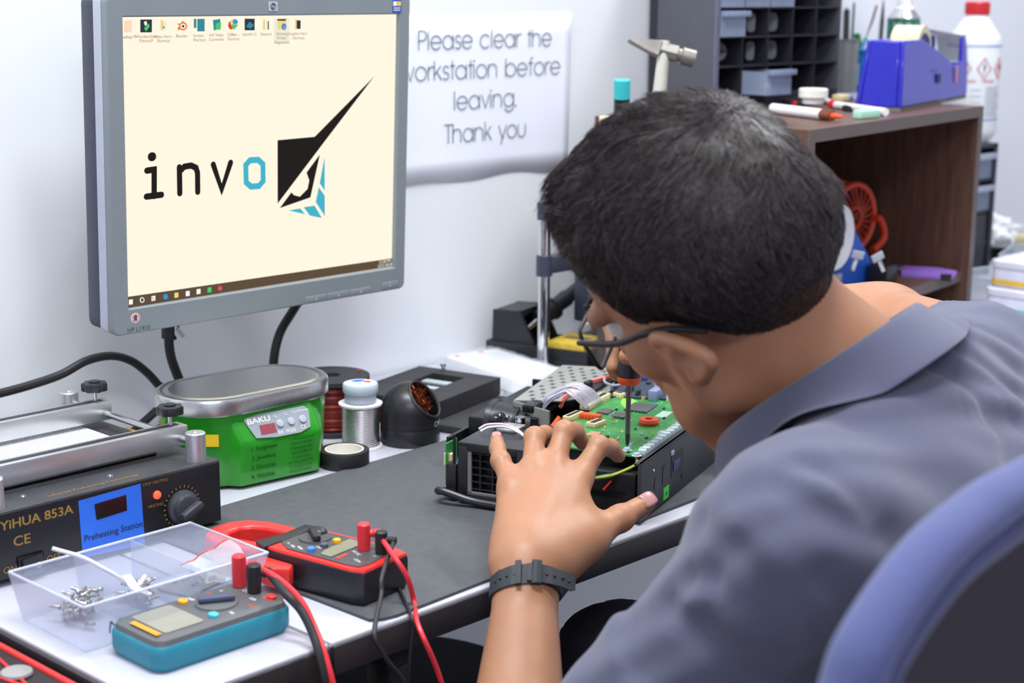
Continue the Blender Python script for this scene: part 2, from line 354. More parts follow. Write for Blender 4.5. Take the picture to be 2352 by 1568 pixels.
# logo of the wallpaper
K = 'screen_black'; Cn = 'screen_cyan'
spoly(b, [(859, 631), (1025, 615), (1060, 648), (859, 917)], K); spoly(b, [(1025, 615), (1292, 341), (1060, 648)], K)
cx, cy = 953, 822
ca = [(cx+46*math.cos(a), cy+60*math.sin(a)) for a in [math.radians(q) for q in range(-62, 124, 8)]]
spoly(b, [(1048, 694), (1005, 888), (868, 937), (925, 868)]+ca[::-1][:0], 'screen_cream', 0.0007)
spoly(b, [(1048, 694), (1005, 888), (958, 885), (992, 850), (1000, 812), (988, 776)], K, 0.0008)
spoly(b, [(1005, 888), (868, 937), (920, 866), (932, 878), (958, 885)], K, 0.0008)
spoly(b, [(1069, 704), (1069, 858), (1047, 824)], Cn); spoly(b, [(1043, 842), (1069, 880), (1069, 972), (1029, 908)], Cn)
spoly(b, [(1024, 925), (1056, 980), (1003, 970), (975, 932)], Cn); spoly(b, [(960, 938), (982, 964), (908, 947)], Cn)
# the word
mm = 0.0068
def sw(pts, mt=K, w=mm): b.stroke([cp(*p) for p in pts], w, mt, TS, z=0.0009)
sw([(270, 771), (303, 766), (303, 886)]); sw([(268, 889), (336, 880)]); b.stroke([cp(291, 708), cp(295, 707.5)], 0.0095, K, TS, z=0.0009)
sw([(417, 755), (419, 873)]); sw([(417, 775), (440, 752), (470, 747), (492, 757), (499, 780), (500, 866)])
sw([(570, 742), (608, 855), (648, 733)])
sw([(735, 722), (772, 720), (793, 740), (794, 815), (775, 838), (740, 841), (718, 822), (716, 744), (735, 722)], Cn)
# desktop icons (pixel frame of the photograph)
def icon(x0, y0, x1, y1, mt, z=0.0008): spoly(b, [(x0, y0), (x1, y0), (x1, y1), (x0, y1)], mt, z, sp)
def disc(x, y, r, mt, z=0.0009, ry=None): spoly(b, [(x+r*math.cos(a*PI/8), y+(ry or r)*math.sin(a*PI/8)) for a in range(16)], mt, z, sp)
icon(284, 44, 302, 72, 'screen_peach'); icon(322, 42, 349, 72, 'screen_navy'); spoly(b, [(331, 62), (341, 51), (344, 58), (335, 70)], 'screen_green', 0.0009, sp); spoly(b, [(330, 48), (336, 45), (338, 53), (333, 57)], 'screen_cream', 0.0009, sp)
icon(369, 44, 376, 67, 'screen_yellow'); icon(376, 48, 383, 66, 'screen_pick'); icon(374, 58, 378, 63, 'screen_blue', 0.0009)
disc(421, 58, 10, 'screen_orange'); disc(421, 58, 6, 'screen_cream', 0.001); disc(421, 58, 3, 'screen_navy', 0.0011); spoly(b, [(407, 64), (420, 45), (424, 48), (412, 68)], 'screen_orange', 0.00085, sp); spoly(b, [(406, 52), (422, 51), (422, 55), (410, 55)], 'screen_orange', 0.00085, sp)
icon(446, 41, 452, 62, 'screen_teal'); icon(454, 41, 471, 70, 'screen_teal')
spoly(b, [(490, 44), (507, 41), (508, 65), (492, 68)], 'screen_teal', 0.0008, sp); spoly(b, [(497, 52), (509, 48), (508, 66), (496, 66)], 'screen_green', 0.0009, sp)
disc(532, 56, 7, 'screen_red', 0.0008, 10); disc(539, 50, 9, 'screen_yellow'); disc(541, 48, 6, 'screen_blue', 0.001); spoly(b, [(530, 54), (548, 55), (538, 67)], 'screen_green', 0.0011, sp)
icon(563, 41, 586, 68, 'screen_navy'); spoly(b, [(566, 60), (574, 48), (584, 55), (578, 64)], 'screen_teal', 0.0009, sp)
icon(605, 43, 610, 67, 'screen_yellow'); icon(612, 45, 618, 67, 'screen_pick'); icon(616, 47, 618.5, 66, 'screen_navy', 0.0009)
icon(631, 40, 665, 99, 'screen_pick', 0.00065); icon(638, 42, 658, 46, 'screen_navy'); icon(638, 46, 658, 66, 'screen_yellow'); disc(653, 60, 6, 'screen_blue', 0.001, 8); spoly(b, [(653, 60), (659, 60), (653, 68)], 'screen_orange', 0.0011, sp)
icon(678, 43, 683, 66, 'screen_yellow'); icon(682, 45, 691, 65, 'screen_navy', 0.0009)
def cap(x, y, lines, size=0.0046):
    for i, t in enumerate(lines):
        p = sp(x, y+i*10); b.text(t, size, 'screen_text', TS @ TM((p[0], p[1], 0.0009)), bold=0.012)
cap(293, 86, ['Pixelbay19']); cap(336, 85, ['Wondershare', 'Filmora9']); cap(376, 85, ['Video Intro -', 'Shortcut']); cap(418, 84, ['Blender']); cap(459, 83, ['Invoice -', 'Shortcut']); cap(498, 82, ['AVI Video', 'Converter'])
cap(537, 81, ['IDMan -', 'Shortcut']); cap(574, 80, ['Injustice 2']); cap(612, 80, ['Resume']); cap(648, 79, ['Samsung', 'Printer', 'Diagnostics']); cap(684, 79, ['Graphics Intro', '- Shortcut'])
# task bar icons
for x, y, mt in ((301, 697, 'screen_white'), (327, 692, 'screen_white'), (353, 688, 'screen_white'), (381, 684, 'screen_blue'), (406, 680, 'screen_yellow'), (432, 676, 'screen_white'), (457, 671, 'screen_white'), (482, 667, 'screen_green'), (506, 663, 'screen_red')):
    if x in (327, 381, 506): disc(x, y, 5.5, mt, 0.0009, 6.5)
    else: spoly(b, [(x-4.5, y-5), (x+4.5, y-6.5), (x+4.5, y+5), (x-4.5, y+6.5)], mt, 0.0009, sp)
disc(327, 692, 3.5, 'screen_taskbar', 0.001, 4.5); disc(506, 663, 2, 'screen_blue', 0.001)
for x in (351, 354.5): spoly(b, [(x-1, 684), (x, 684), (x, 693), (x-1, 693)], 'screen_taskbar', 0.001, sp)
for t, y in (('12:28 PM', 600), ('12/31/2018', 608.5)):
    p = sp(880, y); b.text(t, 0.0052, 'screen_white', TS @ TM((p[0], p[1]-0.0005, 0.0009)))
b.build('screen', mon)
# bezel details
b = MB(); bx, by = sp(621, 12); b.prism(rrect(bx-0.006, bx+0.006, by-0.005, by+0.005, 0.001), 0.006, 0.0066, 'silver_light', TS); 
b.prism([(bx+0.0038*math.cos(a*PI/10), by+0.0038*math.sin(a*PI/10)) for a in range(20)], 0.0066, 0.0069, 'dark_blue_plastic', TS)
b.text('hp', 0.0062, 'silver_light', TS @ TM((bx, by-0.0017, 0.0072)) @ Matrix.Shear('XY', 4, (0.2, 0)), bold=0.01); tag(b.build('badge', mon), 'small round emblem on the top of the bezel')
b = MB(); bx, by = sp(903, 12); mk('sticker_blue', srgb(40, 80, 170), 0.4); b.prism([(bx-0.007, by-0.008), (bx+0.007, by-0.008), (bx+0.007, by+0.008), (bx-0.007, by+0.008)], 0.006, 0.0062, 'sticker_blue', TS)
b.box(bx-0.006, bx, -0.0064, -0.0062, by+0.0, by+0.005, 'white_plastic'); b.box(bx+0.001, bx+0.006, -0.0064, -0.0062, by, by+0.005, 'yellow')
for q in (-0.003, -0.0055): b.box(bx-0.005, bx+0.005, -0.0064, -0.0062, by+q, by+q+0.001, 'white_plastic')
tag(b.build('sticker', mon), 'blue square sticker in the bezel corner')
b = MB(); bx, by = sp(305, 732); b.prism([(bx+0.0055*math.cos(a*PI/12), by+0.0055*math.sin(a*PI/12)) for a in range(24)], 0.006, 0.0062, 'white_plastic', TS)
b.torus((0, 0, 0), 0.0042, 0.0004, 'red', 24, 6, TS @ TM((bx, by, 0.0063))); b.prism([(bx-0.0022, by-0.0028), (bx+0.0022, by-0.0028), (bx+0.0022, by+0.0022), (bx, by+0.0034), (bx-0.0022, by+0.0022)], 0.0062, 0.0064, 'ink', TS); tag(b.build('sticker', mon), 'small round white sticker under the screen')
b = MB(); bx, by = sp(313, 757); b.text('HP L1910', 0.0072, 'ink', TS @ TM((bx, by-0.002, 0.0064))); b.build('lettering', mon)
for i, (x0, x1) in enumerate(((694, 742), (745, 792), (795, 842), (866, 902))):
    b = MB(); px0 = sp(x0, 690)[0]; px1 = sp(x1, 690)[0]; z0 = -0.0268 if i < 3 else -0.0262; z1 = -0.0185 if i < 3 else -0.0165
    b.box(px0, px1, -0.0067, -0.005, z0, z1, 'silver_light' if i == 9 else 'bezel_grey', 0.0006); b.box((px0+px1)/2-0.001, (px0+px1)/2+0.001, -0.0069, -0.0066, (z0+z1)/2-0.0012, (z0+z1)/2+0.0012, 'silver_light'); b.build('button', mon)
# cables under the monitor
def cable(name, label, pts, r, mt, cat='cable', sub=8, extra=None):
    b = MB(); b.tube(pts, r, mt, 10, sub)
    if extra: extra(b)
    return tag(b.build(name), label, cat)
p = [aty(x, y, 1.535) for x, y in ((396, 735), (388, 775), (393, 820), (410, 868), (425, 905))]
cb = thing('power_cable', 'black power cable with white paper tag hanging from left of monitor', 'cable', p[0]); T0 = TM(-Vector(p[0]))
b = MB(); b.T = T0; b.tube(p+[(p[-1][0]+0.02, 1.545, 0.79), (p[-1][0]+0.05, 1.56, ZD+0.006), (p[-1][0]+0.2, 1.6, ZD+0.006)], 0.0055, 'rubber', 12, 8); b.build('cord', cb)
b = MB(); b.T = T0; b.cyl(p[0]+np.array([0, 0, 0.012]), aty(388, 778, 1.535), 0.012, 'rubber', 0.0085, 16); b.build('plug', cb)
b = MB(); q = [aty(x, y, 1.522) for x, y in ((402, 748), (416, 755), (436, 785), (428, 797), (412, 783), (402, 768))]; b.T = T0
b.add([tuple(v) for v in q]+[tuple(v+np.array([0, 0.0006, 0])) for v in q], [(0, 1, 2, 3, 4, 5), (11, 10, 9, 8, 7, 6)]+[(i, 6+i, 6+(i+1) % 6, (i+1) % 6) for i in range(6)], 'paper')
for k in range(5): 
    u = aty(404+k*3.2, 757+k*4.2, 1.5215); w = aty(411+k*3.2, 753+k*4.2, 1.5215); b.tube([tuple(u), tuple(w)], 0.0004, 'ink', 4, 1)
tag(b.build('paper_tag', cb), 'white barcode tag')
cable('signal_cable', 'black cable curving down from right of monitor behind the green cleaner', [aty(x, y, 1.54) for x, y in ((700, 670), (672, 715), (645, 760), (632, 805), (628, 850), (632, 900))]+[(1.23, 1.58, ZD+0.006), (1.35, 1.61, ZD+0.006)], 0.0055, 'rubber')
cable('wall_cable', 'black cable arching along the wall from the left edge towards green cleaner', [(0.66, 1.60, ZD+0.0052), (0.76, 1.60, ZD+0.0052), (0.84, 1.59, ZD+0.03)]+[aty(x, y, 1.56) for x, y in ((-60, 915), (0, 903), (70, 884), (140, 860), (200, 828), (255, 817), (300, 828), (335, 853), (362, 882), (385, 915))]+[(1.02, 1.58, ZD+0.006), (1.10, 1.6, ZD+0.006)], 0.0048, 'rubber')
# ------------------------------------------------------------------ things on the desk
def wb(t):
    b = MB(); b.T = TM(t.location, rz=t.rotation_euler.z).inverted(); return b
XF = lambda p: FR(p, (1, 0, 0), (0, 0, 1))     # upright frame facing the room
def star(r, k=7, depth=0.16, n=56): return [(r*(1-depth/2+depth/2*math.cos(k*2*PI*i/n))*math.cos(2*PI*i/n), r*(1-depth/2+depth/2*math.cos(k*2*PI*i/n))*math.sin(2*PI*i/n)) for i in range(n)]
# preheating station
t = thing('preheating_station', 'black preheating station with blue front label and silver clamp bars on top', 'preheater', (0.79, 1.39, ZD))
YF = 1.262
b = wb(t); b.box(0.664, 0.914, YF, 1.52, ZD+0.006, 0.8175, mk('station_case', srgb(54, 54, 58), 0.45, var=0.2, scale=25, bump=0.15), 0.0015); b.build('case', t)
for x in (0.69, 0.89):
    for y in (1.285, 1.49):
        b = wb(t); b.cyl((x, y, ZD+0.0003), (x, y, ZD+0.006), 0.009, 'rubber', 0.008, 16); b.build('foot', t)
b = wb(t); b.box(0.666, 0.912, YF-0.0016, YF-0.0001, ZD+0.007, 0.816, mk('station_front', srgb(28, 25, 30), 0.3), 0.0004); b.build('front_panel', t)
def front(px, py, dy=0.002): return aty(px, py, YF-dy)
def fpoly(b, pts, mt, dy): b.poly([tuple(front(x, y, dy)) for x, y in pts], mt)
b = wb(t); fpoly(b, [(190, 1281), (333, 1249), (323, 1110), (180, 1150)], 'blue', 0.0019)
fpoly(b, [(222, 1194), (292, 1172), (290, 1136), (217, 1158)], 'black_gloss', 0.0022)
p = front(262, 1226, 0.0023); b.text('Preheating Station', 0.0085, 'station_front', XF(p)); b.build('blue_label', t)
b = wb(t)
for s, px, py, sz, bo in (('YiHUA 853A', 86, 1198, 0.0116, 0.02), ('CE', 51, 1250, 0.0125, 0.012), ('OFF', 124, 1287, 0.0085, 0), ('ON', 24, 1314, 0.0085, 0), ('HEATER', 420, 1213, 0.0075, 0), ('STOP HEATING', 357, 1110, 0.0040, 0), ('HEATING', 358, 1163, 0.0040, 0)):
    b.text(s, sz, 'gold_ink', XF(front(px, py, 0.0021)), bold=bo, xs=1.15 if sz > 0.01 else 1.0)
pc = front(418, 1163, 0.0021); 
for k in range(22):
    a = math.radians(-60+k*14); b.box(0.0185, 0.0208, -0.0005, 0.0005, 0, 0.0002, 'gold_ink', T=XF(pc) @ Matrix.Rotation(a, 4, 'Z'))
b.build('lettering', t); b = wb(t)
b.text('Infrared Preheating Technology', 0.0075, 'gold_ink', FR((0.782, 1.272, 0.8178), (1, 0, 0), (0, 1, 0)))
b.build('lettering', t)
b = wb(t); c = Vector(front(418, 1163, 0.0018)); b.lathe([(0.0165, 0), (0.0165, 0.004), (0.0135, 0.006), (0.0125, 0.011), (0.0115, 0.0115), (0.0, 0.0115)], mk('knob_grey', srgb(58, 60, 68), 0.4), n=40, T=XF(c))
b.box(-0.0035, 0.0035, -0.012, 0.012, 0.0115, 0.021, 'knob_grey', 0.0022, T=XF(c) @ Matrix.Rotation(math.radians(-65), 4, 'Z')); b.build('heat_knob', t)
b = wb(t); p = front(360, 1136, 0.0015); b.lathe([(0.0, 0.0), (0.0042, 0.0), (0.0038, 0.002), (0.002, 0.0032), (0, 0.0036)], mk('lamp_red', srgb(255, 90, 60), 0.3, emit=0.6), n=20, T=XF(p)); tag(b.build('indicator_lamp', t), 'small red lamp')
b = wb(t); p = front(70, 1296, 0.0018); b.box(-0.013, 0.013, -0.0095, 0.0095, 0, 0.0025, 'black_gloss', 0.0008, T=XF(p)); b.box(-0.0105, 0.0105, -0.0075, 0.0075, 0.0025, 0.0045, 'black_plastic', 0.0008, T=XF(p) @ Matrix.Rotation(0.12, 4, 'Y')); b.torus((0.005, 0, 0.0058), 0.0022, 0.0004, 'silver_light', 16, 6, XF(p)); b.build('power_switch', t)
b = wb(t); b.box(0.668, 0.880, 1.318, 1.475, 0.8176, 0.820, 'black_steel', 0.0006)
for i in range(71): b.box(0.67+i*0.00295, 0.6716+i*0.00295, 1.322, 1.471, 0.820, 0.8212, 'white_plastic')
for j in range(32): b.box(0.67, 0.878, 1.324+j*0.0047, 1.3258+j*0.0047, 0.8201, 0.8214, 'white_plastic')
b.build('heating_grid', t)
for y, nm in ((1.312, 'f'), (1.445, 'b')):
    b = wb(t); b.box(0.62, 0.907, y-0.009, y+0.009, 0.826, 0.846, 'aluminium', 0.0012); b.box(0.62, 0.9, y-0.0035, y+0.0035, 0.845, 0.8464, 'black_steel'); b.build('clamp_bar', t)
    b = wb(t); b.cyl((0.893, y, 0.846), (0.893, y, 0.857), 0.0022, 'steel'); b.prism(star(0.0135), 0.857, 0.866, 'black_plastic', TM((0.893, y, 0)), b=0.0015); b.cyl((0.893, y, 0.866), (0.893, y, 0.8675), 0.006, 'black_plastic'); b.build('star_knob', t)
for x in (0.898, 0.68):
    b = wb(t); b.cyl((x, 1.275, 0.834), (x, 1.500, 0.834), 0.0034, 'steel', n=16); b.build('guide_rod', t)
for x in (0.897, 0.683):
    for y in (1.277, 1.502):
        b = wb(t); b.lathe([(0.0098, 0), (0.0098, 0.027), (0.009, 0.0278), (0.0035, 0.0278), (0.003, 0.0265), (0, 0.0265)], 'aluminium', (x, y, 0.8175), 28); b.build('post', t)
for x in (0.72, 0.81):
    b = wb(t); b.lathe([(0.003, 0), (0.0025, 0.001), (0, 0.0014)], 'steel', (x, 1.291, 0.8176), 12); b.build('screw', t)
# little yellow block behind it
b = MB(); b.box(0.93, 0.985, 1.48, 1.53, ZD+0.0003, ZD+0.035, mk('sponge_yellow', srgb(214, 172, 60), 0.9, var=0.2, bump=0.5), 0.003); tag(b.build('cleaning_block'), 'yellow block between preheating station and green cleaner, mostly hidden', 'sponge')

# ultrasonic cleaner
t = thing('ultrasonic_cleaner', 'green ultrasonic cleaner with oval stainless lid under the monitor', 'ultrasonic cleaner', (1.047, 1.40, ZD), rz=math.radians(-2))
def stadium(L, R, n=12): return [(L+R*math.cos(a), R*math.sin(a)) for a in [-PI/2+PI*i/n for i in range(n+1)]]+[(-L+R*math.cos(a), R*math.sin(a)) for a in [PI/2+PI*i/n for i in range(n+1)]]
def loft(b, rings, mt, cap=True):
    n = len(rings[0]); vs = [p for r in rings for p in r]; fs = []
    for k in range(len(rings)-1): fs += [(k*n+i, k*n+(i+1) % n, (k+1)*n+(i+1) % n, (k+1)*n+i) for i in range(n)]
    if cap: fs += [tuple(range(n-1, -1, -1)), tuple(range((len(rings)-1)*n, len(rings)*n))]
    b.add(vs, fs, mt); return b
sr = lambda L, R, z: [(x, y, z) for x, y in stadium(L, R)]
b = MB(); loft(b, [sr(0.04, 0.049, 0.004), sr(0.041, 0.052, 0.012), sr(0.042, 0.055, 0.083)], 'green'); b.build('body', t)
b = MB(); loft(b, [sr(0.039, 0.046, 0.0003), sr(0.039, 0.047, 0.004)], 'black_plastic'); b.build('base', t)
b = MB(); loft(b, [sr(0.0415, 0.0565, 0.080), sr(0.042, 0.0585, 0.082), sr(0.042, 0.0585, 0.095), sr(0.0415, 0.057, 0.098), sr(0.041, 0.053, 0.0985), sr(0.041, 0.049, 0.0970), sr(0.041, 0.046, 0.0985), sr(0.041, 0.044, 0.0985)], 'brushed'); b.build('lid', t)
hv = [(-0.047, -0.060, 0.003), (0.050, -0.066, 0.003), (0.080, -0.030, 0.003), (-0.072, -0.026, 0.003),
      (-0.046, -0.064, 0.050), (0.051, -0.070, 0.050), (0.082, -0.034, 0.052), (-0.072, -0.028, 0.052),
      (-0.054, -0.050, 0.080), (0.046, -0.054, 0.081), (0.070, -0.035, 0.082), (-0.068, -0.030, 0.080)]
bm = bmesh.new(); V = [bm.verts.new(p) for p in hv]
for f in ((3, 2, 1, 0), (8, 9, 10, 11), (0, 1, 5, 4), (4, 5, 9, 8), (1, 2, 6, 5), (5, 6, 10, 9), (3, 0, 4, 7), (7, 4, 8, 11), (2, 3, 7, 6), (6, 7, 11, 10)): bm.faces.new([V[i] for i in f])
bmesh.ops.recalc_face_normals(bm, faces=bm.faces[:]); bmesh.ops.bevel(bm, geom=bm.edges[:], offset=0.004, segments=3, profile=0.5, affect='EDGES')
b = MB(); b.bm(bm, 'green'); b.build('control_housing', t)
e0 = Vector((-0.046, -0.064, 0.050)); ex = Vector((0.097, -0.006, 0)); ey = Vector((-0.0065, 0.015, 0.030)); PF = FR(e0, ex, ey); PF = PF @ TM((0, 0, 0.0012))
mk('panel_grey', srgb(150, 158, 164), 0.4)
b = MB(); b.prism([(0.016, 0.004), (0.04, 0.001), (0.07, 0.001), (0.084, 0.005), (0.087, 0.024), (0.082, 0.0285), (0.010, 0.0285), (0.007, 0.024)], 0, 0.0006, 'panel_grey', PF)
b.poly([(0.023, 0.006, 0.0008), (0.042, 0.006, 0.0008), (0.042, 0.0165, 0.0008), (0.023, 0.0165, 0.0008)], mk('display_red', srgb(150, 70, 78), 0.3), PF)
b.text('BAKU', 0.0085, 'white_plastic', PF @ TM((0.024, 0.0195, 0.0009)), bold=0.02, xs=1.3); b.text('BK-9050', 0.0062, 'white_plastic', PF @ TM((0.054, 0.003, 0.0009))); b.text('CE', 0.0062, 'white_plastic', PF @ TM((0.075, 0.0042, 0.0009)))
for x, y in ((0.0445, 0.023), (0.0575, 0.0235)): b.torus((x, y, 0.0009), 0.0016, 0.0003, 'white_plastic', 12, 5, PF)
b.text('On/Off timer', 0.0038, 'white_plastic', PF @ TM((0.076, 0.0228, 0.0009))); b.build('control_panel', t)
for x in (0.048, 0.062, 0.0765):
    b = MB(); b.lathe([(0.0042, 0), (0.0042, 0.0012), (0.0036, 0.0018), (0, 0.002)], 'silver_light', n=20, T=PF @ TM((x, 0.0145, 0.0006))); b.build('button', t)
FFc = FR((-0.047, -0.0602, 0.003), (0.097, -0.006, 0), (0, -0.004, 0.047)) @ TM((0, 0, 0.0012)); mk('print_dark', srgb(18, 70, 18), 0.4)
b = MB()
for i, s in enumerate(('1. Sunglasses', '2. Jewellery', '3. Dentures', '4. Watches')): b.text(s, 0.0062, 'print_dark', FFc @ TM((0.026, 0.0385-i*0.0105, 0)), bold=0.015)
for i, (s, s2) in enumerate((('1. Microcomputer', 'control system'), ('2. Stainless steel', 'tank of 600 ml'), ('3. Low noise', 'working smoothly'), ('4. Compact and', 'multi-functional'))):
    b.text(s, 0.0044, 'print_dark', FFc @ TM((0.073, 0.0415-i*0.0105, 0))); b.text(s2, 0.0044, 'print_dark', FFc @ TM((0.073, 0.0365-i*0.0105, 0)))
b.build('printing', t)
b = MB(); b.poly([(-0.0845, -0.0338, 0.05), (-0.066, -0.0500, 0.05), (-0.066, -0.0500, 0.063), (-0.0845, -0.0338, 0.063)], 'yellow', TM((-0.0025, -0.003, 0))); 
for k in range(4): b.box(-0.004+k*0.004, -0.002+k*0.004, 0.003, 0.008, 0, 0.0004, 'ink', T=FR((-0.078, -0.0430, 0.05), (0.0185, -0.0162, 0), (0, 0, 1)))
tag(b.build('warning_sticker', t), 'yellow warning sticker')

# spools, jar, tape, tip cleaner
t = thing('wire_spool', 'black spool of dark red copper wire beside the green cleaner', 'spool', (1.222, 1.462, ZD))
b = MB(); P0 = [(0.0105, 0.0003), (0.0455, 0.0003), (0.0455, 0.005), (0.026, 0.006), (0.026, 0.060), (0.0455, 0.061), (0.0455, 0.066), (0.014, 0.067), (0.0105, 0.066)]; b.lathe(P0, 'black_matte', n=48, close=True); b.build('reel', t)
b = MB(); b.lathe([(0.0265, 0.0062), (0.038, 0.0065)]+[(0.0385+0.0006*math.sin(i*2.4), 0.0065+i*0.0021) for i in range(26)]+[(0.0265, 0.0598)], mk('copper_red', srgb(120, 36, 28), 0.35, metal=0.4, var=0.25, stretch=(1, 1, 60)), n=48); b.tube([(0.036, 0.0, 0.06), (0.0385, -0.004, 0.064), (0.033, -0.012, 0.0685), (0.03, -0.014, 0.0683)], 0.0007, 'red', 6, 5); tag(b.build('wire', t), 'dark red enamelled wire')
t = thing('solder_spool', 'small white-flanged spool of silver solder wire in front of black wire spool', 'spool', (1.196, 1.380, ZD))
b = MB(); b.lathe([(0.006, 0.0003), (0.0245, 0.0003), (0.0245, 0.0028), (0.012, 0.003), (0.012, 0.0495), (0.0245, 0.0498), (0.025, 0.0522), (0.006, 0.0524)], 'white_plastic', n=40, close=True); b.build('reel', t)
b = MB(); b.lathe([(0.0123, 0.0031), (0.021, 0.0031)]+[(0.0212+0.0004*(i % 2), 0.0034+i*0.00115) for i in range(40)]+[(0.0123, 0.0494)], 'steel', n=40); tag(b.build('wire', t), 'silver solder wire')
t = thing('flux_jar', 'small clear plastic jar with colourful lid sticker on the solder spool', 'jar', (1.197, 1.381, ZD+0.0526))
b = MB(); b.lathe([(0.0165, 0.0), (0.018, 0.001), (0.0182, 0.012), (0.0176, 0.012), (0.0172, 0.0012), (0, 0.001)], 'smoke_plastic', n=36); b.build('body', t)
b = MB(); b.lathe([(0.0, 0.0019), (0.0165, 0.0019), (0.0168, 0.0085), (0, 0.0085)], mk('flux_paste', srgb(190, 196, 200), 0.6), n=30); b.build('paste', t)
b = MB(); b.lathe([(0.0192, 0.0115), (0.0202, 0.013), (0.0202, 0.0205), (0.0192, 0.0222), (0.016, 0.0226), (0, 0.0226)], mk('lid_clear', srgb(200, 212, 225), 0.3, alpha=0.85), n=40); b.build('lid', t)
b = MB(); b.lathe([(0.0145, 0), (0.0145, 0.0004), (0, 0.0004)], 'white_plastic', (0, 0, 0.0227), 32)
for a0, a1, mt in ((20, 130, 'blue'), (-60, 10, 'orange'), (200, 250, 'silver_light')): b.prism([(0.012*math.cos(math.radians(a)), 0.012*math.sin(math.radians(a))) for a in range(a0, a1, 8)]+[(0.004*math.cos(math.radians(a1)), 0.004*math.sin(math.radians(a1))), (0.004*math.cos(math.radians(a0)), 0.004*math.sin(math.radians(a0)))], 0.0231, 0.0233, mt)
b.text('FLUX', 0.006, 'ink', TM((0, -0.0025, 0.0236), rz=-0.7)); b.build('sticker', t)
t = thing('tape_roll', 'roll of black electrical tape lying flat in front of solder spool', 'tape', (1.135, 1.3375, ZD))
b = MB(); b.lathe([(0.0215, 0.0003), (0.0270, 0.0003), (0.0274, 0.001), (0.0274, 0.0178), (0.0270, 0.0184), (0.0215, 0.0184)], 'rubber', n=48, close=True); b.build('tape', t)
b = MB(); b.lathe([(0.0198, 0.0004), (0.0214, 0.0004), (0.0214, 0.0186), (0.0198, 0.0186)], mk('card', srgb(232, 226, 212), 0.8), n=48, close=True); b.build('core', t)
t = thing('tip_cleaner', 'round black soldering tip cleaner with slanted mouth of copper wool', 'tip cleaner', (1.252, 1.358, ZD), rz=math.radians(-8))
b = MB(); b.lathe([(0.0, 0.0003), (0.0335, 0.0003), (0.0345, 0.002), (0.0345, 0.018), (0.0338, 0.0195), (0.0338, 0.0205), (0, 0.0205)], 'black_plastic', n=48); b.build('base', t)
# dome with an opening: sphere-like shell cut by a slanted plane facing front right
bm = bmesh.new(); bmesh.ops.create_uvsphere(bm, u_segments=56, v_segments=36, radius=1)
for v in bm.verts: h_ = math.hypot(v.co.x, v.co.y); k_ = 1/h_ if (v.co.z < 0 and h_ > 0.1) else 1.0; v.co = (v.co.x*k_*0.0342, v.co.y*k_*0.0342, 0.037+v.co.z*(0.0335 if v.co.z > 0 else 0.0165))
nrm = Vector((0.36, -0.62, 0.60)).normalized(); cut = Vector((0, 0, 0.036))+nrm*0.0245
r = bmesh.ops.bisect_plane(bm, geom=bm.verts[:]+bm.edges[:]+bm.faces[:], plane_co=cut, plane_no=nrm, clear_outer=True)
rim = [v.co.copy() for v in bm.verts if abs((v.co-cut).dot(nrm)) < 1e-5]
b = MB(); b.bm(bm, 'black_plastic'); o = b.build('dome', t); md = o.modifiers.new('shell', 'SOLIDIFY'); md.thickness = 0.0022; md.offset = -1
rc = sum(rim, Vector())/len(rim); a = nrm.orthogonal().normalized(); rim.sort(key=lambda p: math.atan2((p-rc).dot(nrm.cross(a)), (p-rc).dot(a)))
b = MB(); b.tube(rim+[rim[0]], 0.0016, 'black_plastic', 8, 1); b.build('rim', t)
b = MB(); q = random.Random(3); mk('copper_wool', srgb(150, 80, 50), 0.3, metal=0.9, var=0.5, scale=400)
for i in range(230):
    a1 = q.uniform(0, 2*PI); rr = 0.0195*math.sqrt(q.random()); ax = nrm.orthogonal().normalized(); bx_ = nrm.cross(ax)
    p0 = rc+ax*rr*math.cos(a1)+bx_*rr*math.sin(a1)-nrm*q.uniform(0.002, 0.012); d = Vector((q.gauss(0, 1), q.gauss(0, 1), q.gauss(0, 1)))*0.0035
    b.tube([p0-d, p0+nrm*q.uniform(-0.001, 0.003), p0+d], 0.00035, 'copper_wool', 4, 3)
b.lathe([(0.021, 0), (0.02, 0.003), (0, 0.005)], mk('wool_core', srgb(70, 38, 26), 0.6, var=0.4), n=24, T=FR(rc-nrm*0.016, ax, bx_)); tag(b.build('copper_wool', t, fix=False), 'shiny copper wool', kind='stuff')
b = MB(); ra = math.radians(-58)
for k_, c_ in enumerate('CMP'):
    a_ = ra+(k_-1)*0.17; d_ = Vector((math.cos(a_), math.sin(a_), 0)); b.text(c_, 0.0085, 'silver_light', FR(d_*0.0352+Vector((0, 0, 0.0225)), Vector((0, 0, 1)).cross(d_), (0, 0, 1)), bold=0.01)
b.build('lettering', t)

# black jig with a recess and metal clips
t = thing('board_jig', 'flat black plastic jig with recessed window and metal clips beside tip cleaner', 'jig', (1.37, 1.44, ZD), rz=math.radians(14))
b = MB(); b.prism(rrect(-0.085, 0.075, -0.100, 0.075, 0.012), 0.0003, 0.010, 'black_matte', b=0.002); b.build('base_plate', t)
b = MB(); ring(b, rrect(-0.08, 0.076, -0.045, 0.072, 0.004), rrect(-0.025, 0.050, 0.000, 0.045, 0.003), 0.0101, 0.032, 'black_matte', Matrix.Identity(4)) if False else None
def slab_with_window(b, x0, x1, y0, y1, a0, a1, c0, c1, z0, z1, mt):
    for (p, q_, r_, s_) in ((x0, a0, y0, y1), (a1, x1, y0, y1), (a0, a1, y0, c0), (a0, a1, c1, y1)): b.box(p, q_, r_, s_, z0, z1, mt)
slab_with_window(b, -0.08, 0.076, -0.05, 0.072, -0.02, 0.052, -0.012, 0.036, 0.0101, 0.033, 'black_matte'); b.build('raised_block', t, bevel=0.001)
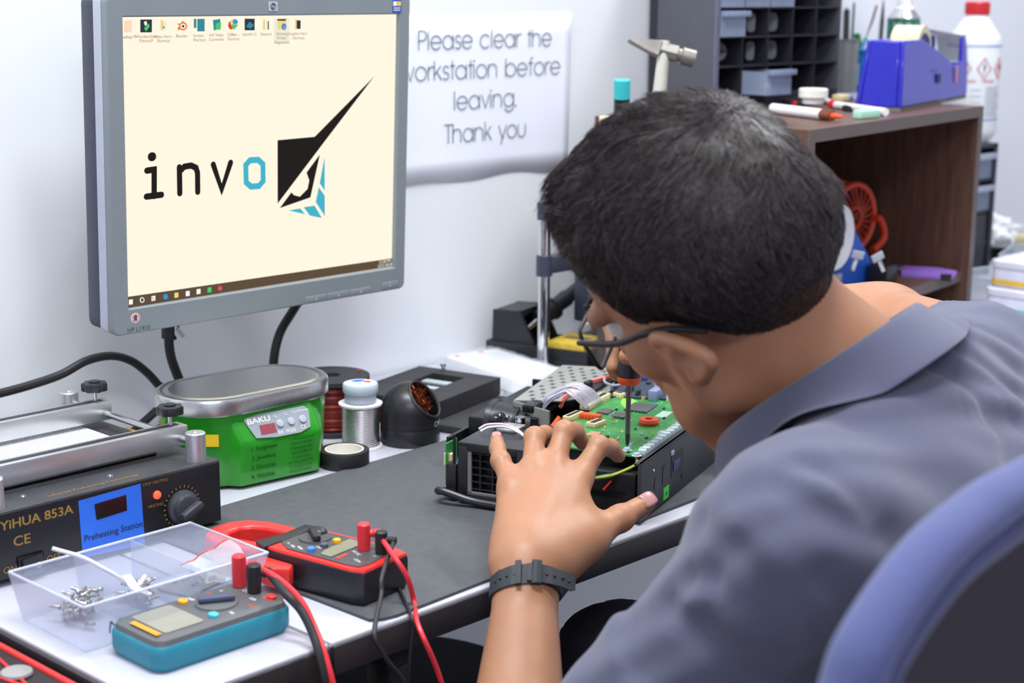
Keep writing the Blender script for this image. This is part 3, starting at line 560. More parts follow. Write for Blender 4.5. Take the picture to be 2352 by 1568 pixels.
for k, (x, y) in enumerate(((-0.004, 0.012), (0.026, 0.016))):
    b = MB(); b.box(x-0.006, x+0.006, y-0.022, y+0.019, 0.0104, 0.026, 'black_plastic', 0.001); b.box(x-0.007, x+0.007, y-0.022, y+0.017, 0.026, 0.030, mk('clip_metal', srgb(185, 195, 200), 0.3, metal=0.3), 0.001); b.build('clip', t)
b = MB(); b.cyl((0.068, 0.030, 0.0335), (0.068, 0.030, 0.040), 0.003, 'chrome', n=12); b.cyl((0.068, 0.030, 0.040), (0.068, 0.030, 0.0425), 0.005, 'chrome', n=12); b.build('thumb_screw', t)
# wrapped white package and a small zip bag behind it
t = thing('wrapped_package', 'white slab wrapped in clear plastic film lying behind the black jig', 'package', (1.552, 1.498, ZD), rz=math.radians(80))
b = MB(); b.prism(rrect(-0.085, 0.080, -0.044, 0.044, 0.008), 0.002, 0.022, 'white_plastic', b=0.003)
for x, y in ((0.066, 0.030), (0.070, -0.012)): b.lathe([(0.004, 0), (0.0035, 0.0006), (0, 0.0008)], 'red', (x, y, 0.022), 16)
b.build('slab', t)
b = MB(); n1, n2 = 26, 12; q = random.Random(5); V = []
for i in range(n1+1):
    for j in range(n2+1):
        x = -0.098+0.20*i/n1; y = -0.057+0.114*j/n2; ins = max(0, min(1, (0.094-abs(x))/0.010))*max(0, min(1, (0.054-abs(y))/0.010))
        V.append((x+q.gauss(0, 0.0006), y+q.gauss(0, 0.0006), 0.0015+0.0235*ins+0.002*q.random()+0.006*(y > 0.04)*q.random()))
b.add(V, [(i*(n2+1)+j, (i+1)*(n2+1)+j, (i+1)*(n2+1)+j+1, i*(n2+1)+j+1) for i in range(n1) for j in range(n2)], 'clear_film'); b.build('film', t, angle=80)
b = MB(); V = []
for i in range(9):
    for j in range(7): V.append((1.475+0.011*i+0.002*j, 1.385+0.009*j, ZD+0.0045+0.004*abs(math.sin(i*1.3+j*0.9))))
b.add(V, [(i*7+j, (i+1)*7+j, (i+1)*7+j+1, i*7+j+1) for i in range(8) for j in range(6)], 'clear_film'); tag(b.build('zip_bag', angle=80), 'small empty clear plastic bag lying right of the black jig', 'bag')

# soldering iron stand
t = thing('iron_stand', 'black soldering iron stand with yellow sponge behind the chrome pole', 'soldering iron stand', (1.689, 1.532, ZD))
fx = Vector((0.72, -0.69, 0)).normalized(); FS = lambda x, y, z=0: (1.675+fx.x*x-fx.y*y*-1*-1, 0, 0)
t.rotation_euler = (0, 0, math.radians(-75)); 
b = MB(); b.box(-0.085, 0.075, -0.045, 0.045, 0.0003, 0.010, 'black_plastic', 0.002); 
for x0, x1, y0, y1 in ((-0.085, 0.075, -0.045, -0.041), (-0.085, 0.075, 0.041, 0.045), (-0.085, -0.081, -0.041, 0.041), (0.071, 0.075, -0.041, 0.041), (-0.004, 0.0, -0.041, 0.041)): b.box(x0, x1, y0, y1, 0.010, 0.026, 'black_plastic', 0.001)
b.build('tray', t)
b = MB(); side = [(-0.078, 0.011), (-0.010, 0.011), (-0.012, 0.03), (-0.035, 0.072), (-0.076, 0.070)]
for y in (-0.040, 0.028): b.prism([(x, z) for x, z in side], -y-0.006, -y, 'black_plastic', Matrix.Rotation(PI/2, 4, 'X'))
b.box(-0.077, -0.070, -0.039, 0.028, 0.011, 0.069, 'black_plastic'); b.box(-0.070, -0.035, -0.033, 0.028, 0.062, 0.071, 'black_plastic'); b.build('holder_housing', t)
b = MB(); b.box(0.006, 0.064, -0.034, 0.034, 0.0102, 0.033, mk('sponge', srgb(222, 190, 70), 0.95, var=0.15, scale=120, bump=1.0, bscale=500), 0.003); b.box(0.018, 0.055, -0.006, 0.01, 0.0331, 0.034, mk('sponge_soot', srgb(130, 112, 62), 0.95, var=0.3)); b.build('sponge', t)
t = thing('soldering_iron', 'black soldering iron resting in its stand, pointing up right behind face', 'soldering iron', (1.682, 1.553, 0.805))
d = Vector((0.094, 0.004, 0.036)); 
b = MB(); b.cyl(-d*0.02, d*0.28, 0.012, 'rubber', 0.014, 24); b.cyl(d*0.28, d*0.33, 0.0165, 'rubber', 0.0165, 24); b.build('collar', t)
b = MB(); b.cyl(d*0.33, d*0.62, 0.011, 'black_plastic', 0.0125, 24); b.cyl(d*0.62, d*1.9, 0.0105, 'black_plastic', 0.009, 24); b.build('handle', t)
b = MB(); b.cyl(-d*0.40, -d*0.02, 0.0028, 'steel', 0.005, 16); b.build('tip', t)
cable('iron_cable', 'thin black cable behind the sponge of the soldering iron stand', [(1.86, 1.575, 0.86), (1.90, 1.58, 0.80), (1.86, 1.57, ZD+0.006), (1.78, 1.56, ZD+0.004), (1.72, 1.58, ZD+0.004), (1.76, 1.60, ZD+0.004), (1.9, 1.6, ZD+0.004)], 0.003, 'rubber')
# microscope stand: chrome pole, collar, clamp arm, hidden body block
t = thing('microscope_stand', 'chrome pole stand with black clamp arm rising behind the projector', 'stand', (1.633, 1.5, ZD))
px_, py_ = 1.6325, 1.500
b = wb(t); b.lathe([(0, 0.0003), (0.0105, 0.0003), (0.0105, 0.005), (0, 0.006)], 'black_steel', (px_, py_, ZD), 24); b.build('foot', t)
b = wb(t); b.cyl((px_, py_, ZD+0.006), (px_, py_, 0.99), 0.0082, 'chrome', n=28); b.cyl((px_, py_, 0.985), (px_, py_, 0.992), 0.0088, 'chrome', 0.0080, 28); b.build('pole', t)
b = wb(t); b.cyl((px_, py_, 0.957), (px_, py_, 0.980), 0.0105, 'dark_blue_plastic', n=28); b.build('collar', t)
b = wb(t); b.cyl((px_, py_, 0.880), (px_, py_, 0.908), 0.0112, 'dark_blue_plastic', n=28); b.box(px_, px_+0.146, py_-0.011, py_+0.011, 0.8835, 0.9065, 'dark_blue_plastic', 0.0015); b.build('clamp_arm', t)
b = wb(t); b.box(px_+0.095, px_+0.148, py_-0.03, py_+0.03, 0.800, 0.8832, 'dark_blue_plastic', 0.003); b.build('hanging_block', t)
# ------------------------------------------------------------------ multimeter, clamp meter, organizer box, case
t = thing('multimeter', 'teal and grey digital multimeter lying at the front edge of desk', 'multimeter', (0.731, 1.040, ZD), rz=math.radians(0))
mk('meter_grey', srgb(92, 94, 96), 0.45)
def lofted(b, rings, mt): return loft(b, [[(x, y, z) for x, y in r] for r, z in rings], mt)
b = MB(); lofted(b, [(rrect(-0.064, 0.064, -0.033, 0.033, 0.012), 0.0003), (rrect(-0.0665, 0.0665, -0.0355, 0.0355, 0.012), 0.006), (rrect(-0.0665, 0.0665, -0.0355, 0.0355, 0.012), 0.019), (rrect(-0.065, 0.065, -0.034, 0.034, 0.011), 0.0215)], 'teal'); b.build('holster', t)
b = MB(); lofted(b, [(rrect(-0.0645, 0.0645, -0.0335, 0.0335, 0.011), 0.0216), (rrect(-0.063, 0.063, -0.032, 0.032, 0.010), 0.0255), (rrect(-0.054, 0.060, -0.029, 0.029, 0.008), 0.0275)], 'meter_grey')
TT = lambda x, y, z=0.0277, rz=-PI/2: TM((x, y, z), rz=rz)
for x, y, s, mt in ((0.022, 0.022, 'V~', 'orange'), (0.03, -0.023, 'mA', 'orange'), (0.004, 0.0235, 'OFF', 'white_plastic'), (0.04, -0.012, '10A', 'white_plastic'), (0.047, 0.004, 'COM', 'white_plastic'), (0.010, -0.0245, 'Hz', 'white_plastic'), (0.049, -0.020, '600V', 'orange'), (0.033, 0.021, 'V', 'white_plastic')): b.text(s, 0.0052, mt, TT(x, y), bold=0.01)
b.build('face', t)
b = MB(); b.prism(rrect(-0.051, -0.014, -0.024, 0.024, 0.003), 0.0276, 0.0283, mk('lcd', srgb(140, 140, 130), 0.15, coat=0.5)); b.build('display', t)
b = MB(); b.poly([(-0.0605, -0.023, 0.0271), (-0.0555, -0.023, 0.0274), (-0.0555, 0.014, 0.0274), (-0.0605, 0.014, 0.0271)], mk('amber', srgb(214, 150, 40), 0.5), TM((0.002, 0, 0.001))); tag(b.build('brand_strip', t), 'amber strip')
for x, y, mt in ((-0.003, 0.0215, mk('amber_button', srgb(240, 165, 30), 0.4)), (-0.003, -0.020, mk('cyan_button', srgb(70, 190, 220), 0.4)), (0.054, -0.021, 'red')):
    b = MB(); b.lathe([(0.005, 0.0276), (0.0048, 0.0296), (0.004, 0.0302), (0, 0.0304)], mt, (x, y, 0), 20, sx=0.8); b.build('button', t)
b = MB(); b.lathe([(0.0175, 0.0276), (0.017, 0.029), (0.016, 0.0295), (0, 0.0295)], 'meter_grey', (0.015, 0.0005, 0), 40); b.box(-0.015, 0.015, -0.004, 0.004, 0.0295, 0.0345, mk('dial_blue', srgb(70, 80, 104), 0.35), 0.002, T=TM((0.015, 0.0005, 0), rz=-0.5)); b.build('dial', t)
JM = [(0.052, 0.019), (0.052, -0.001)]
def plug(name, label, base, hdir, r, h, mt, cab, cr):
    t2 = thing(name, label, 'test lead', tuple(base)); b = MB()
    b.lathe([(0, 0.0), (r, 0.0), (r*1.06, h*0.55), (r*1.02, h*0.95), (r*0.8, h), (0, h)], mt, n=20); 
    d = Vector(hdir).normalized(); b.cyl((d*r*0.6+Vector((0, 0, h*0.62))), (d*r*2.6+Vector((0, 0, h*0.60))), r*0.62, mt, r*0.55, 14)
    for k in range(3): b.torus((0, 0, 0), r*0.6, r*0.14, mt, 16, 6, FR(d*(r*(1.5+k*0.45))+Vector((0, 0, h*0.61)), d.cross(Vector((0, 0, 1))), (0, 0, 1)))
    b.build('plug', t2); b = MB(); b.T = TM(-Vector(base)); b.tube([Vector(base)+d*r*2.2+Vector((0, 0, h*0.60))]+cab, cr, mt, 10, 8); b.build('lead', t2); return t2
zt = ZD+0.0282
plug('test_lead', 'red test lead plugged into the teal multimeter, hanging over the desk edge', (0.731+JM[0][0], 1.040+JM[0][1], zt), (0.9, -0.45, 0), 0.0058, 0.027, 'red_cable', [at(640, 1330, 1.345), at(690, 1378, 1.335), at(722, 1440, 1.325), aty(745, 1500, 0.952), aty(765, 1575, 0.940), aty(790, 1700, 0.935)], 0.0027)
plug('test_lead', 'thick black test lead plugged into the teal multimeter beside red one', (0.731+JM[1][0], 1.040+JM[1][1], zt), (0.95, -0.3, 0), 0.0058, 0.024, 'rubber', [at(655, 1362, 1.325), at(690, 1400, 1.32), at(716, 1450, 1.312), aty(735, 1510, 0.950), aty(748, 1585, 0.942), aty(760, 1720, 0.94)], 0.0034)
# clamp meter
t = thing('clamp_meter', 'red and black clamp meter with open jaw lying on dark work mat', 'clamp meter', (0.886, 1.062, ZM), rz=math.radians(8))
b = MB(); body = [(-0.029, -0.062), (0.029, -0.062), (0.033, -0.05), (0.0325, 0.03), (0.03, 0.052), (-0.034, 0.052), (-0.0345, 0.03), (-0.033, -0.05)]
sc = lambda k: [(x*k, (y+0.005)*(0.5+k/2)-0.005) for x, y in body]
lofted(b, [(sc(0.93), 0.0003), (sc(1.0), 0.008), (sc(1.0), 0.026), (sc(0.98), 0.030)], 'black_plastic'); b.build('body', t, bevel=0.001)
b = MB(); lofted(b, [(sc(0.975), 0.0301), (sc(0.95), 0.0322)], 'red'); b.build('face_rim', t)
fp = [(-0.025, -0.052), (-0.012, -0.055), (0.022, -0.050), (0.027, -0.035), (0.0265, 0.028), (0.016, 0.044), (-0.018, 0.044), (-0.0275, 0.028), (-0.027, -0.038)]
b = MB(); b.prism(fp, 0.0323, 0.0331, mk('face_grey', srgb(72, 72, 74), 0.45))
for x, y, s in ((-0.019, 0.036, 'V~'), (-0.022, 0.028, '40A'), (-0.0215, 0.020, '400A'), (-0.017, 0.013, 'Hz'), (-0.011, 0.008, 'OFF'), (-0.016, -0.041, 'COM'), (0.001, -0.046, 'V'), (-0.002, -0.028, 'AC/DC')): b.text(s, 0.0045, 'white_plastic', TM((x, y, 0.0333), rz=-2.0))
b.box(-0.007, 0.007, -0.0018, 0.0018, 0.0331, 0.0334, 'red', T=TM((-0.014, -0.024, 0), rz=0.05)); b.build('face', t)
b = MB(); b.prism([(-0.022, -0.018), (0.023, -0.018), (0.023, 0.000), (-0.012, -0.002), (-0.022, -0.006)], 0.0332, 0.0338, mk('lcd_green', srgb(112, 112, 92), 0.12, coat=0.6)); b.build('display', t)
b = MB(); b.lathe([(0.0145, 0.0332), (0.014, 0.0345), (0, 0.0345)], 'face_grey', (0.006, 0.026, 0), 32); b.box(-0.014, 0.014, -0.0035, 0.0035, 0.0345, 0.0405, 'black_plastic', 0.002, T=TM((0.006, 0.026, 0), rz=0.9)); b.ball((0.018, 0.034, 0.0345), (0.008, 0.010, 0.005), 'black_plastic'); b.build('dial', t)
for x, y, mt in ((-0.020, 0.0065, mk('button_blue', srgb(70, 130, 225), 0.4)), (-0.005, 0.005, mk('button_grey', srgb(80, 86, 100), 0.4)), (0.010, 0.0035, mk('button_amber', srgb(245, 175, 20), 0.4))):
    b = MB(); b.lathe([(0.0038, 0.0332), (0.0036, 0.0358), (0.003, 0.0365), (0, 0.0367)], mt, (x, y, 0), 18); b.build('button', t)
o_ = [(-0.033, 0.053), (-0.040, 0.078), (-0.041, 0.105), (-0.034, 0.124), (-0.018, 0.134), (0.004, 0.134), (0.020, 0.124), (0.029, 0.104), (0.031, 0.08), (0.030, 0.053)]
i_ = [(-0.013, 0.053), (-0.019, 0.075), (-0.0235, 0.098), (-0.021, 0.108), (-0.012, 0.114), (0.001, 0.114), (0.010, 0.107), (0.015, 0.094), (0.0165, 0.075), (0.015, 0.053)]
b = MB(); n = len(o_); V = [(x, y, z) for z in (0.007, 0.028) for x, y in o_+i_]; F = []
for k in range(n-1):
    F += [(k, k+1, n+k+1, n+k), (2*n+k, 3*n+k, 3*n+k+1, 2*n+k+1), (k, 2*n+k, 2*n+k+1, k+1), (n+k, n+k+1, 3*n+k+1, 3*n+k)]
F += [(0, n, 3*n, 2*n), (n-1, 3*n-1, 4*n-1, 2*n-1)]; b.add(V, F, 'red'); tag(b.build('jaw', t, fix=True, bevel=0.004, seg=3), 'red clamp jaw')
b = MB(); b.prism([(-0.035, 0.052), (-0.053, 0.044), (-0.056, 0.018), (-0.048, 0.006), (-0.0355, 0.012)], 0.006, 0.025, 'red', b=0.0035); tag(b.build('trigger', t), 'red jaw lever')
b = MB(); b.prism([(-0.038, 0.046), (-0.030, 0.064), (0.0, 0.058), (0.0305, 0.060), (0.0315, 0.047), (0, 0.044)], 0.0285, 0.0335, 'black_plastic', b=0.0012); b.build('shroud', t)
R8 = TM((0.886, 1.062, ZM), rz=math.radians(8))
pj_ = R8 @ Vector((0.010, -0.028, 0.0334)); pk_ = R8 @ Vector((0.012, -0.046, 0.0334))
plug('test_lead', 'red test lead plugged into clamp meter, hanging off the desk front', tuple(pj_), (0.75, -0.65, 0), 0.0056, 0.024, 'red_cable', [at(905, 1278, 1.398), at(935, 1325, 1.395), aty(951, 1380, 0.975), aty(957, 1425, 0.955), aty(975, 1470, 0.940), aty(1003, 1535, 0.935), aty(1030, 1620, 0.93)], 0.0023)
plug('test_lead', 'thin black test lead plugged into clamp meter, hanging off the desk front', tuple(pk_), (0.45, -0.85, 0), 0.0052, 0.020, 'rubber', [at(878, 1322, 1.385), at(876, 1365, 1.375), aty(863, 1425, 0.957), aty(862, 1465, 0.946), aty(885, 1510, 0.942), aty(930, 1570, 0.94), aty(960, 1650, 0.94)], 0.0021)
cable('thin_cable', 'thin black wire hanging over the desk edge right of clamp meter', [atz(917, 1352, ZM+0.002), atz(932, 1385, ZM+0.002), aty(945, 1416, 0.955), aty(948, 1445, 0.952), aty(942, 1500, 0.952), aty(938, 1570, 0.952), aty(936, 1680, 0.955)], 0.0016, 'rubber', 'wire')
# organizer box
t = thing('parts_box', 'translucent plastic compartment box of screws at the left end of desk', 'box', (0.732, 1.127, ZD))
b = wb(t); z0, z1 = ZD+0.0003, ZD+0.042; bx0, bx1, by0, by1 = 0.652, 0.814, 1.085, 1.178; tx0, tx1, ty0, ty1 = 0.646, 0.826, 1.076, 1.188; th = 0.0014
def wall(p0, p1, q0, q1, mt='smoke_box'):   # slanted wall between bottom edge p0p1 and top edge q0q1 with thickness
    p0, p1, q0, q1 = [Vector(v) for v in (p0, p1, q0, q1)]; nn = (p1-p0).cross(q0-p0).normalized()*th
    b.add([tuple(v) for v in (p0, p1, q1, q0, p0+nn, p1+nn, q1+nn, q0+nn)], [(0, 1, 2, 3), (7, 6, 5, 4), (0, 4, 5, 1), (1, 5, 6, 2), (2, 6, 7, 3), (3, 7, 4, 0)], mt)
mk('smoke_box', srgb(205, 212, 232), 0.35, alpha=0.27, var=0.03, spec=0.6)
B4 = [(bx0, by0), (bx1, by0), (bx1, by1), (bx0, by1)]; T4 = [(tx0, ty0), (tx1, ty0), (tx1, ty1), (tx0, ty1)]
for k in range(4):
    j = (k+1) % 4; wall((*B4[k], z0), (*B4[j], z0), (*T4[k], z1), (*T4[j], z1))
b.box(bx0, bx1, by0, by1, z0, z0+0.0014, 'smoke_box'); b.build('tray', t)
for fx_ in (0.33, 0.645):
    b = wb(t); xb = bx0+(bx1-bx0)*fx_; xt = tx0+(tx1-tx0)*fx_; wall((xb, by0, z0+0.0014), (xb, by1, z0+0.0014), (xt, ty0+0.001, z1-0.0005), (xt, ty1-0.001, z1-0.0005)); b.build('divider', t)
b = wb(t); b.tube([(tx0, ty0, z1), (tx1, ty0, z1), (tx1, ty1, z1), (tx0, ty1, z1), (tx0, ty0, z1)], 0.0012, mk('box_rim', srgb(225, 230, 240), 0.3, alpha=0.65), 8, 1); b.build('rim', t)
b = wb(t); b.text('Muiz', 0.016, 'ink', FR((0.685, 1.0828-0.0016, ZD+0.012), (1, 0, 0), (0, -0.2, 1))); b.build('lettering', t)
q = random.Random(11)
def screw(loc, rot, r, L, mt, label, grp):
    t2 = MB(); t2.T = Matrix(); t2.cyl((0, 0, 0), (0, 0, L), r*0.55, mt, r*0.5, 10); t2.lathe([(r, 0), (r, -r*0.35), (r*0.5, -r*0.8), (0, -r*0.85)], mt, n=12); t2.torus((0, 0, L*0.5), r*0.52, r*0.12, mt, 10, 5); t2.torus((0, 0, L*0.75), r*0.52, r*0.12, mt, 10, 5)
    o = tag(t2.build('screw'), label, 'screw', grp); o.location = loc; o.rotation_euler = rot; return o
protos = [screw((0.678, 1.125, z0+0.0055), (1.45, 0, 0.3), 0.0025, 0.0085, 'steel_bits', 'small loose metal screw in the front left compartment of parts box', 'screws in the front left compartment')]
for k in range(40):
    o = protos[0].copy(); COL.objects.link(o); o.location = (0.683+q.gauss(0, 0.007), 1.148+q.gauss(0, 0.009), z0+0.0050+0.0042*(k % 5)); o.rotation_euler = (1.45+q.uniform(-0.25, 0.2), 0, q.uniform(0, 6))
p2 = protos[0].copy(); p2.data = p2.data.copy(); COL.objects.link(p2); p2['label'] = 'small loose metal screw in the middle compartment of parts box'; p2['group'] = 'screws in the middle compartment'; p2.location = (0.735, 1.13, z0+0.0055)
for k in range(30):
    o = p2.copy(); COL.objects.link(o); o.location = (0.744+q.gauss(0, 0.006), 1.148+q.gauss(0, 0.009), z0+0.0050+0.0042*(k % 4)); o.rotation_euler = (1.45+q.uniform(-0.25, 0.2), 0, q.uniform(0, 6))
b = MB(); b.tube([tuple(at(120, 1259, 1.355)), tuple(at(190, 1280, 1.365)), tuple(at(250, 1312, 1.375)), tuple(at(310, 1345, 1.39)), (0.744, 1.138, z0+0.026)], 0.0017, 'white_plastic', 8, 8); tag(b.build('plastic_stick'), 'thin white plastic stick leaning out of the middle box compartment', 'stick')
b = MB(); p = [atz(280, 1322, 0.787), atz(300, 1318, 0.787), atz(318, 1345, 0.780), atz(350, 1362, 0.777), atz(340, 1366, 0.777), atz(300, 1352, 0.780)]; b.add([tuple(v) for v in p]+[tuple(v-np.array([0, 0, 0.001])) for v in p], [(0, 1, 2, 3, 4, 5), (11, 10, 9, 8, 7, 6)]+[(i, 6+i, 6+(i+1) % 6, (i+1) % 6) for i in range(6)], 'white_plastic'); tag(b.build('paper_slip'), 'small white slip lying on screws in the middle box compartment', 'slip')
t = thing('circuit_module', 'grey-green circuit module lying in the right compartment of parts box', 'circuit board', (0.795, 1.145, z0+0.0016), rz=0.25)
b = MB(); b.box(-0.024, 0.024, -0.018, 0.018, 0.0003, 0.0018, mk('pcb_dull', srgb(120, 122, 105), 0.5, var=0.2, scale=120)); b.build('board', t)
for k in range(8):
    b = MB(); x = q.uniform(-0.02, 0.016); y = q.uniform(-0.014, 0.012); b.box(x, x+q.uniform(0.003, 0.008), y, y+0.003, 0.0018, 0.0018+q.uniform(0.001, 0.004), q.choice(['black_plastic', 'silver_light', 'pcb_dull'])); b.build('component', t)
b = MB(); V = []
for i in range(8):
    for j in range(8): V.append((0.775+0.0058*i+0.001*j, 1.094+0.0068*j-0.002*i, z0+0.022+0.018*(i/7)*(j/7)**0.5+0.006*(1-abs(j-4)/4)+0.0012*math.sin(i*2.1+j)))
b.add(V, [(i*8+j, (i+1)*8+j, (i+1)*8+j+1, i*8+j+1) for i in range(7) for j in range(7)], 'clear_film'); b.tube([V[8*i+7] for i in range(8)], 0.0008, 'red', 6, 3); tag(b.build('zip_bag', angle=80), 'clear zip bag with red seal stuffed in right compartment of parts box', 'bag')
# black case with red piping beside the desk
t = thing('equipment_case', 'black equipment case with red piping standing left of the desk', 'case', (0.42, 1.12, 0))
b = wb(t); b.box(0.24, 0.622, 0.80, 1.42, 0.0, 0.745, mk('case_black', srgb(36, 32, 36), 0.6, bump=0.2), 0.006); b.build('body', t)
b = wb(t); b.tube([(0.6155, 0.815, 0.7455), (0.6165, 1.1, 0.7455), (0.6155, 1.405, 0.7455)], 0.0028, 'red', 8, 6); tag(b.build('piping', t), 'red piping')
for pts in ([(0.604, 1.30, 0.7455), (0.6055, 1.17, 0.7458), (0.597, 1.10, 0.7458), (0.589, 1.05, 0.7458), (0.585, 0.95, 0.7455)], [(0.57, 1.2, 0.7455), (0.586, 1.09, 0.7458), (0.595, 1.03, 0.7458), (0.59, 0.93, 0.7455)]):
    b = wb(t); b.tube(pts, 0.0014, 'red', 8, 6); tag(b.build('piping', t), 'thin red cord')
p = atz(38, 1546, 0.7465); b = wb(t); b.lathe([(0.0125, 0), (0.012, 0.002), (0.010, 0.003), (0, 0.003)], mk('badge_grey', srgb(150, 148, 146), 0.5, var=0.1), tuple(p), 28); tag(b.build('badge', t), 'round grey badge')
# round stool under the desk
t = thing('stool', 'round black stool standing under the white desk', 'stool', (1.235, 1.36, 0))
b = MB(); b.lathe([(0, 0.405), (0.15, 0.405), (0.165, 0.415), (0.165, 0.44), (0.155, 0.452), (0, 0.455)], 'black_matte', n=48); b.build('seat', t)
for k in range(4):
    a = PI/4+k*PI/2; b = MB(); b.cyl((0.10*math.cos(a), 0.10*math.sin(a), 0.405), (0.15*math.cos(a), 0.15*math.sin(a), 0.0), 0.011, 'black_steel', n=14); b.build('leg', t)
b = MB(); b.torus((0, 0, 0.16), 0.131, 0.008, 'black_steel', 40, 8); b.build('foot_ring', t)
# ------------------------------------------------------------------ projector under repair
AR = math.radians(19.0); PO = Vector((1.203, 0.976, ZM))
prj = thing('projector', 'opened black projector with bare green circuit board being repaired on the mat', 'projector', tuple(PO), rz=AR)
def pl(px, py, h): p = Vector(atz(px, py, ZM+h))-PO; return (p.x*math.cos(AR)+p.y*math.sin(AR), -p.x*math.sin(AR)+p.y*math.cos(AR))
mk('chassis_grey', srgb(58, 58, 62), 0.5, var=0.08); mk('chassis_dark', srgb(22, 22, 26), 0.4, var=0.2)
H = 0.060
b = MB(); b.box(0.002, 0.335, 0.002, 0.188, 0.0003, 0.006, 'chassis_dark', 0.001); b.box(0.10, 0.335, 0.188, 0.262, 0.0003, 0.006, 'chassis_dark', 0.001); b.box(0.33, 0.335, 0.002, 0.262, 0.006, 0.045, 'chassis_dark'); b.box(0.10, 0.335, 0.258, 0.262, 0.006, 0.03, 'chassis_dark'); b.build('bottom_tray', prj)
b = MB(); b.box(0.0, 0.335, -0.002, 0.002, 0.0004, H, 'chassis_grey', 0.0006); b.box(0.0, 0.335, -0.002, 0.006, H-0.002, H, 'chassis_grey')
def port(x0, y0, x1, y1, mt='chassis_dark', d=0.0006):
    b.box(x0, x1, -0.002-d, -0.0019, y0, y1, mt)
port(0.088, 0.022, 0.125, 0.045); port(0.062, 0.022, 0.071, 0.042); b.cyl((0.044, -0.0018, 0.028), (0.044, -0.0027, 0.028), 0.0065, 'chassis_dark'); b.cyl((0.125, -0.0018, 0.015), (0.125, -0.0027, 0.015), 0.004, 'chassis_dark')
for k in range(5): b.cyl((0.20+k*0.008, -0.0018, 0.046-0.004*(k % 2)), (0.20+k*0.008, -0.0026, 0.046-0.004*(k % 2)), 0.0018, 'chassis_dark', n=10)
b.cyl((0.034, -0.0018, 0.045), (0.034, -0.003, 0.045), 0.0014, 'chrome', n=10); b.build('side_panel', prj)
b = MB(); b.box(0.093, 0.112, -0.0036, -0.0026, 0.028, 0.038, mk('socket_blue', srgb(50, 66, 120), 0.4), 0.0003); b.box(0.086, 0.094, -0.0034, -0.0020, 0.046, 0.051, 'silver_light', 0.0004); b.build('socket', prj)
b = MB(); b.box(0.066, 0.082, -0.0026, -0.0021, 0.004, 0.017, mk('sticker_green', srgb(60, 220, 70), 0.5)); b.text('OK', 0.005, 'chassis_dark', FR((0.074, -0.0028, 0.008), (1, 0, 0), (0, 0, 1))); tag(b.build('sticker', prj), 'bright green sticker on the side panel')
b = MB(); b.box(0.0, 0.018, 0.004, 0.112, 0.006, 0.048, 'chassis_dark', 0.002); b.box(0.0, 0.010, 0.012, 0.10, 0.020, 0.032, 'black_gloss', 0.002); b.box(0.018, 0.06, 0.105, 0.118, 0.006, 0.05, 'chassis_dark', 0.002); b.build('front_block', prj)
# vent module at the left front
b = MB()
fr0 = (-0.022, 0.014)
for (v0, v1, h0, h1) in ((0.112, 0.122, 0.004, 0.064), (0.176, 0.187, 0.004, 0.064), (0.122, 0.176, 0.004, 0.012), (0.122, 0.176, 0.056, 0.064)): b.box(-0.022, 0.012, v0, v1, h0, h1, 'black_plastic', 0.001)
b.box(-0.022, 0.05, 0.112, 0.187, 0.060, 0.065, 'black_plastic', 0.0012); b.build('vent_frame', prj)
b = MB(); b.box(-0.012, -0.010, 0.122, 0.176, 0.012, 0.056, 'chassis_dark')
for k in range(6): b.box(-0.019, -0.012, 0.122, 0.176, 0.016+k*0.0075, 0.0172+k*0.0075, 'black_plastic')
for v in (0.136, 0.149, 0.163): b.box(-0.0195, -0.0125, v-0.0007, v+0.0007, 0.012, 0.056, 'black_plastic')
b.box(-0.0215, -0.019, 0.122, 0.176, 0.0105, 0.014, mk('vent_edge', srgb(120, 116, 112), 0.5)); b.box(-0.0215, -0.019, 0.172, 0.176, 0.012, 0.056, 'vent_edge'); b.build('vent_grille', prj)
b = MB(); b.tube([(0.03, 0.192, 0.004), (0.0, 0.202, 0.006), (-0.022, 0.208, 0.010), (-0.031, 0.202, 0.014), (-0.031, 0.19, 0.012), (-0.027, 0.165, 0.006), (-0.0265, 0.12, 0.005)], 0.004, 'black_plastic', 10, 6); b.box(-0.02, 0.004, 0.190, 0.202, 0.006, 0.040, 'black_plastic', 0.002); b.cyl((-0.018, 0.193, 0.04), (-0.018, 0.193, 0.071), 0.0015, 'black_plastic'); b.build('clip_frame', prj)
b = MB(); b.box(-0.012, 0.012, 0.2045, 0.206, 0.014, 0.058, mk('pcb_green', srgb(48, 140, 66), 0.42, var=0.14, scale=160, coat=0.15)); b.box(-0.008, -0.001, 0.2062, 0.210, 0.034, 0.046, 'cream'); b.box(-0.008, -0.001, 0.2005, 0.2044, 0.034, 0.046, 'cream'); b.build('side_board', prj)
# lens (points out of the far side, towards the wall)
la = Vector((*pl(1240, 992, 0.032), 0.032)); lb = Vector((*pl(1140, 973, 0.030), 0.030)); lu = (la.x+lb.x)/2; lz = 0.032
v0_, v1_ = la.y, lb.y; lv = lambda k: (lu, v0_+(v1_-v0_)*k, lz)
b = MB(); b.cyl(lv(0.90), lv(1.0), 0.0275, 'black_plastic', 0.0285, 44); b.cyl(lv(0.48), lv(0.90), 0.0232, 'black_plastic', 0.0268, 44); b.cyl(lv(0.42), lv(0.48), 0.0245, 'black_gloss', n=44); b.cyl(lv(-0.1), lv(0.42), 0.0205, 'black_plastic', 0.0215, 44); b.build('lens_barrel', prj)
b = MB(); b.lathe([(0.026, 0), (0.020, 0.003), (0.010, 0.0048), (0, 0.0052)], mk('lens_glass', srgb(30, 36, 60), 0.05, spec=0.8), n=32, T=FR(lv(1.001), (0, 0, 1), (1, 0, 0))); b.build('lens_glass', prj)
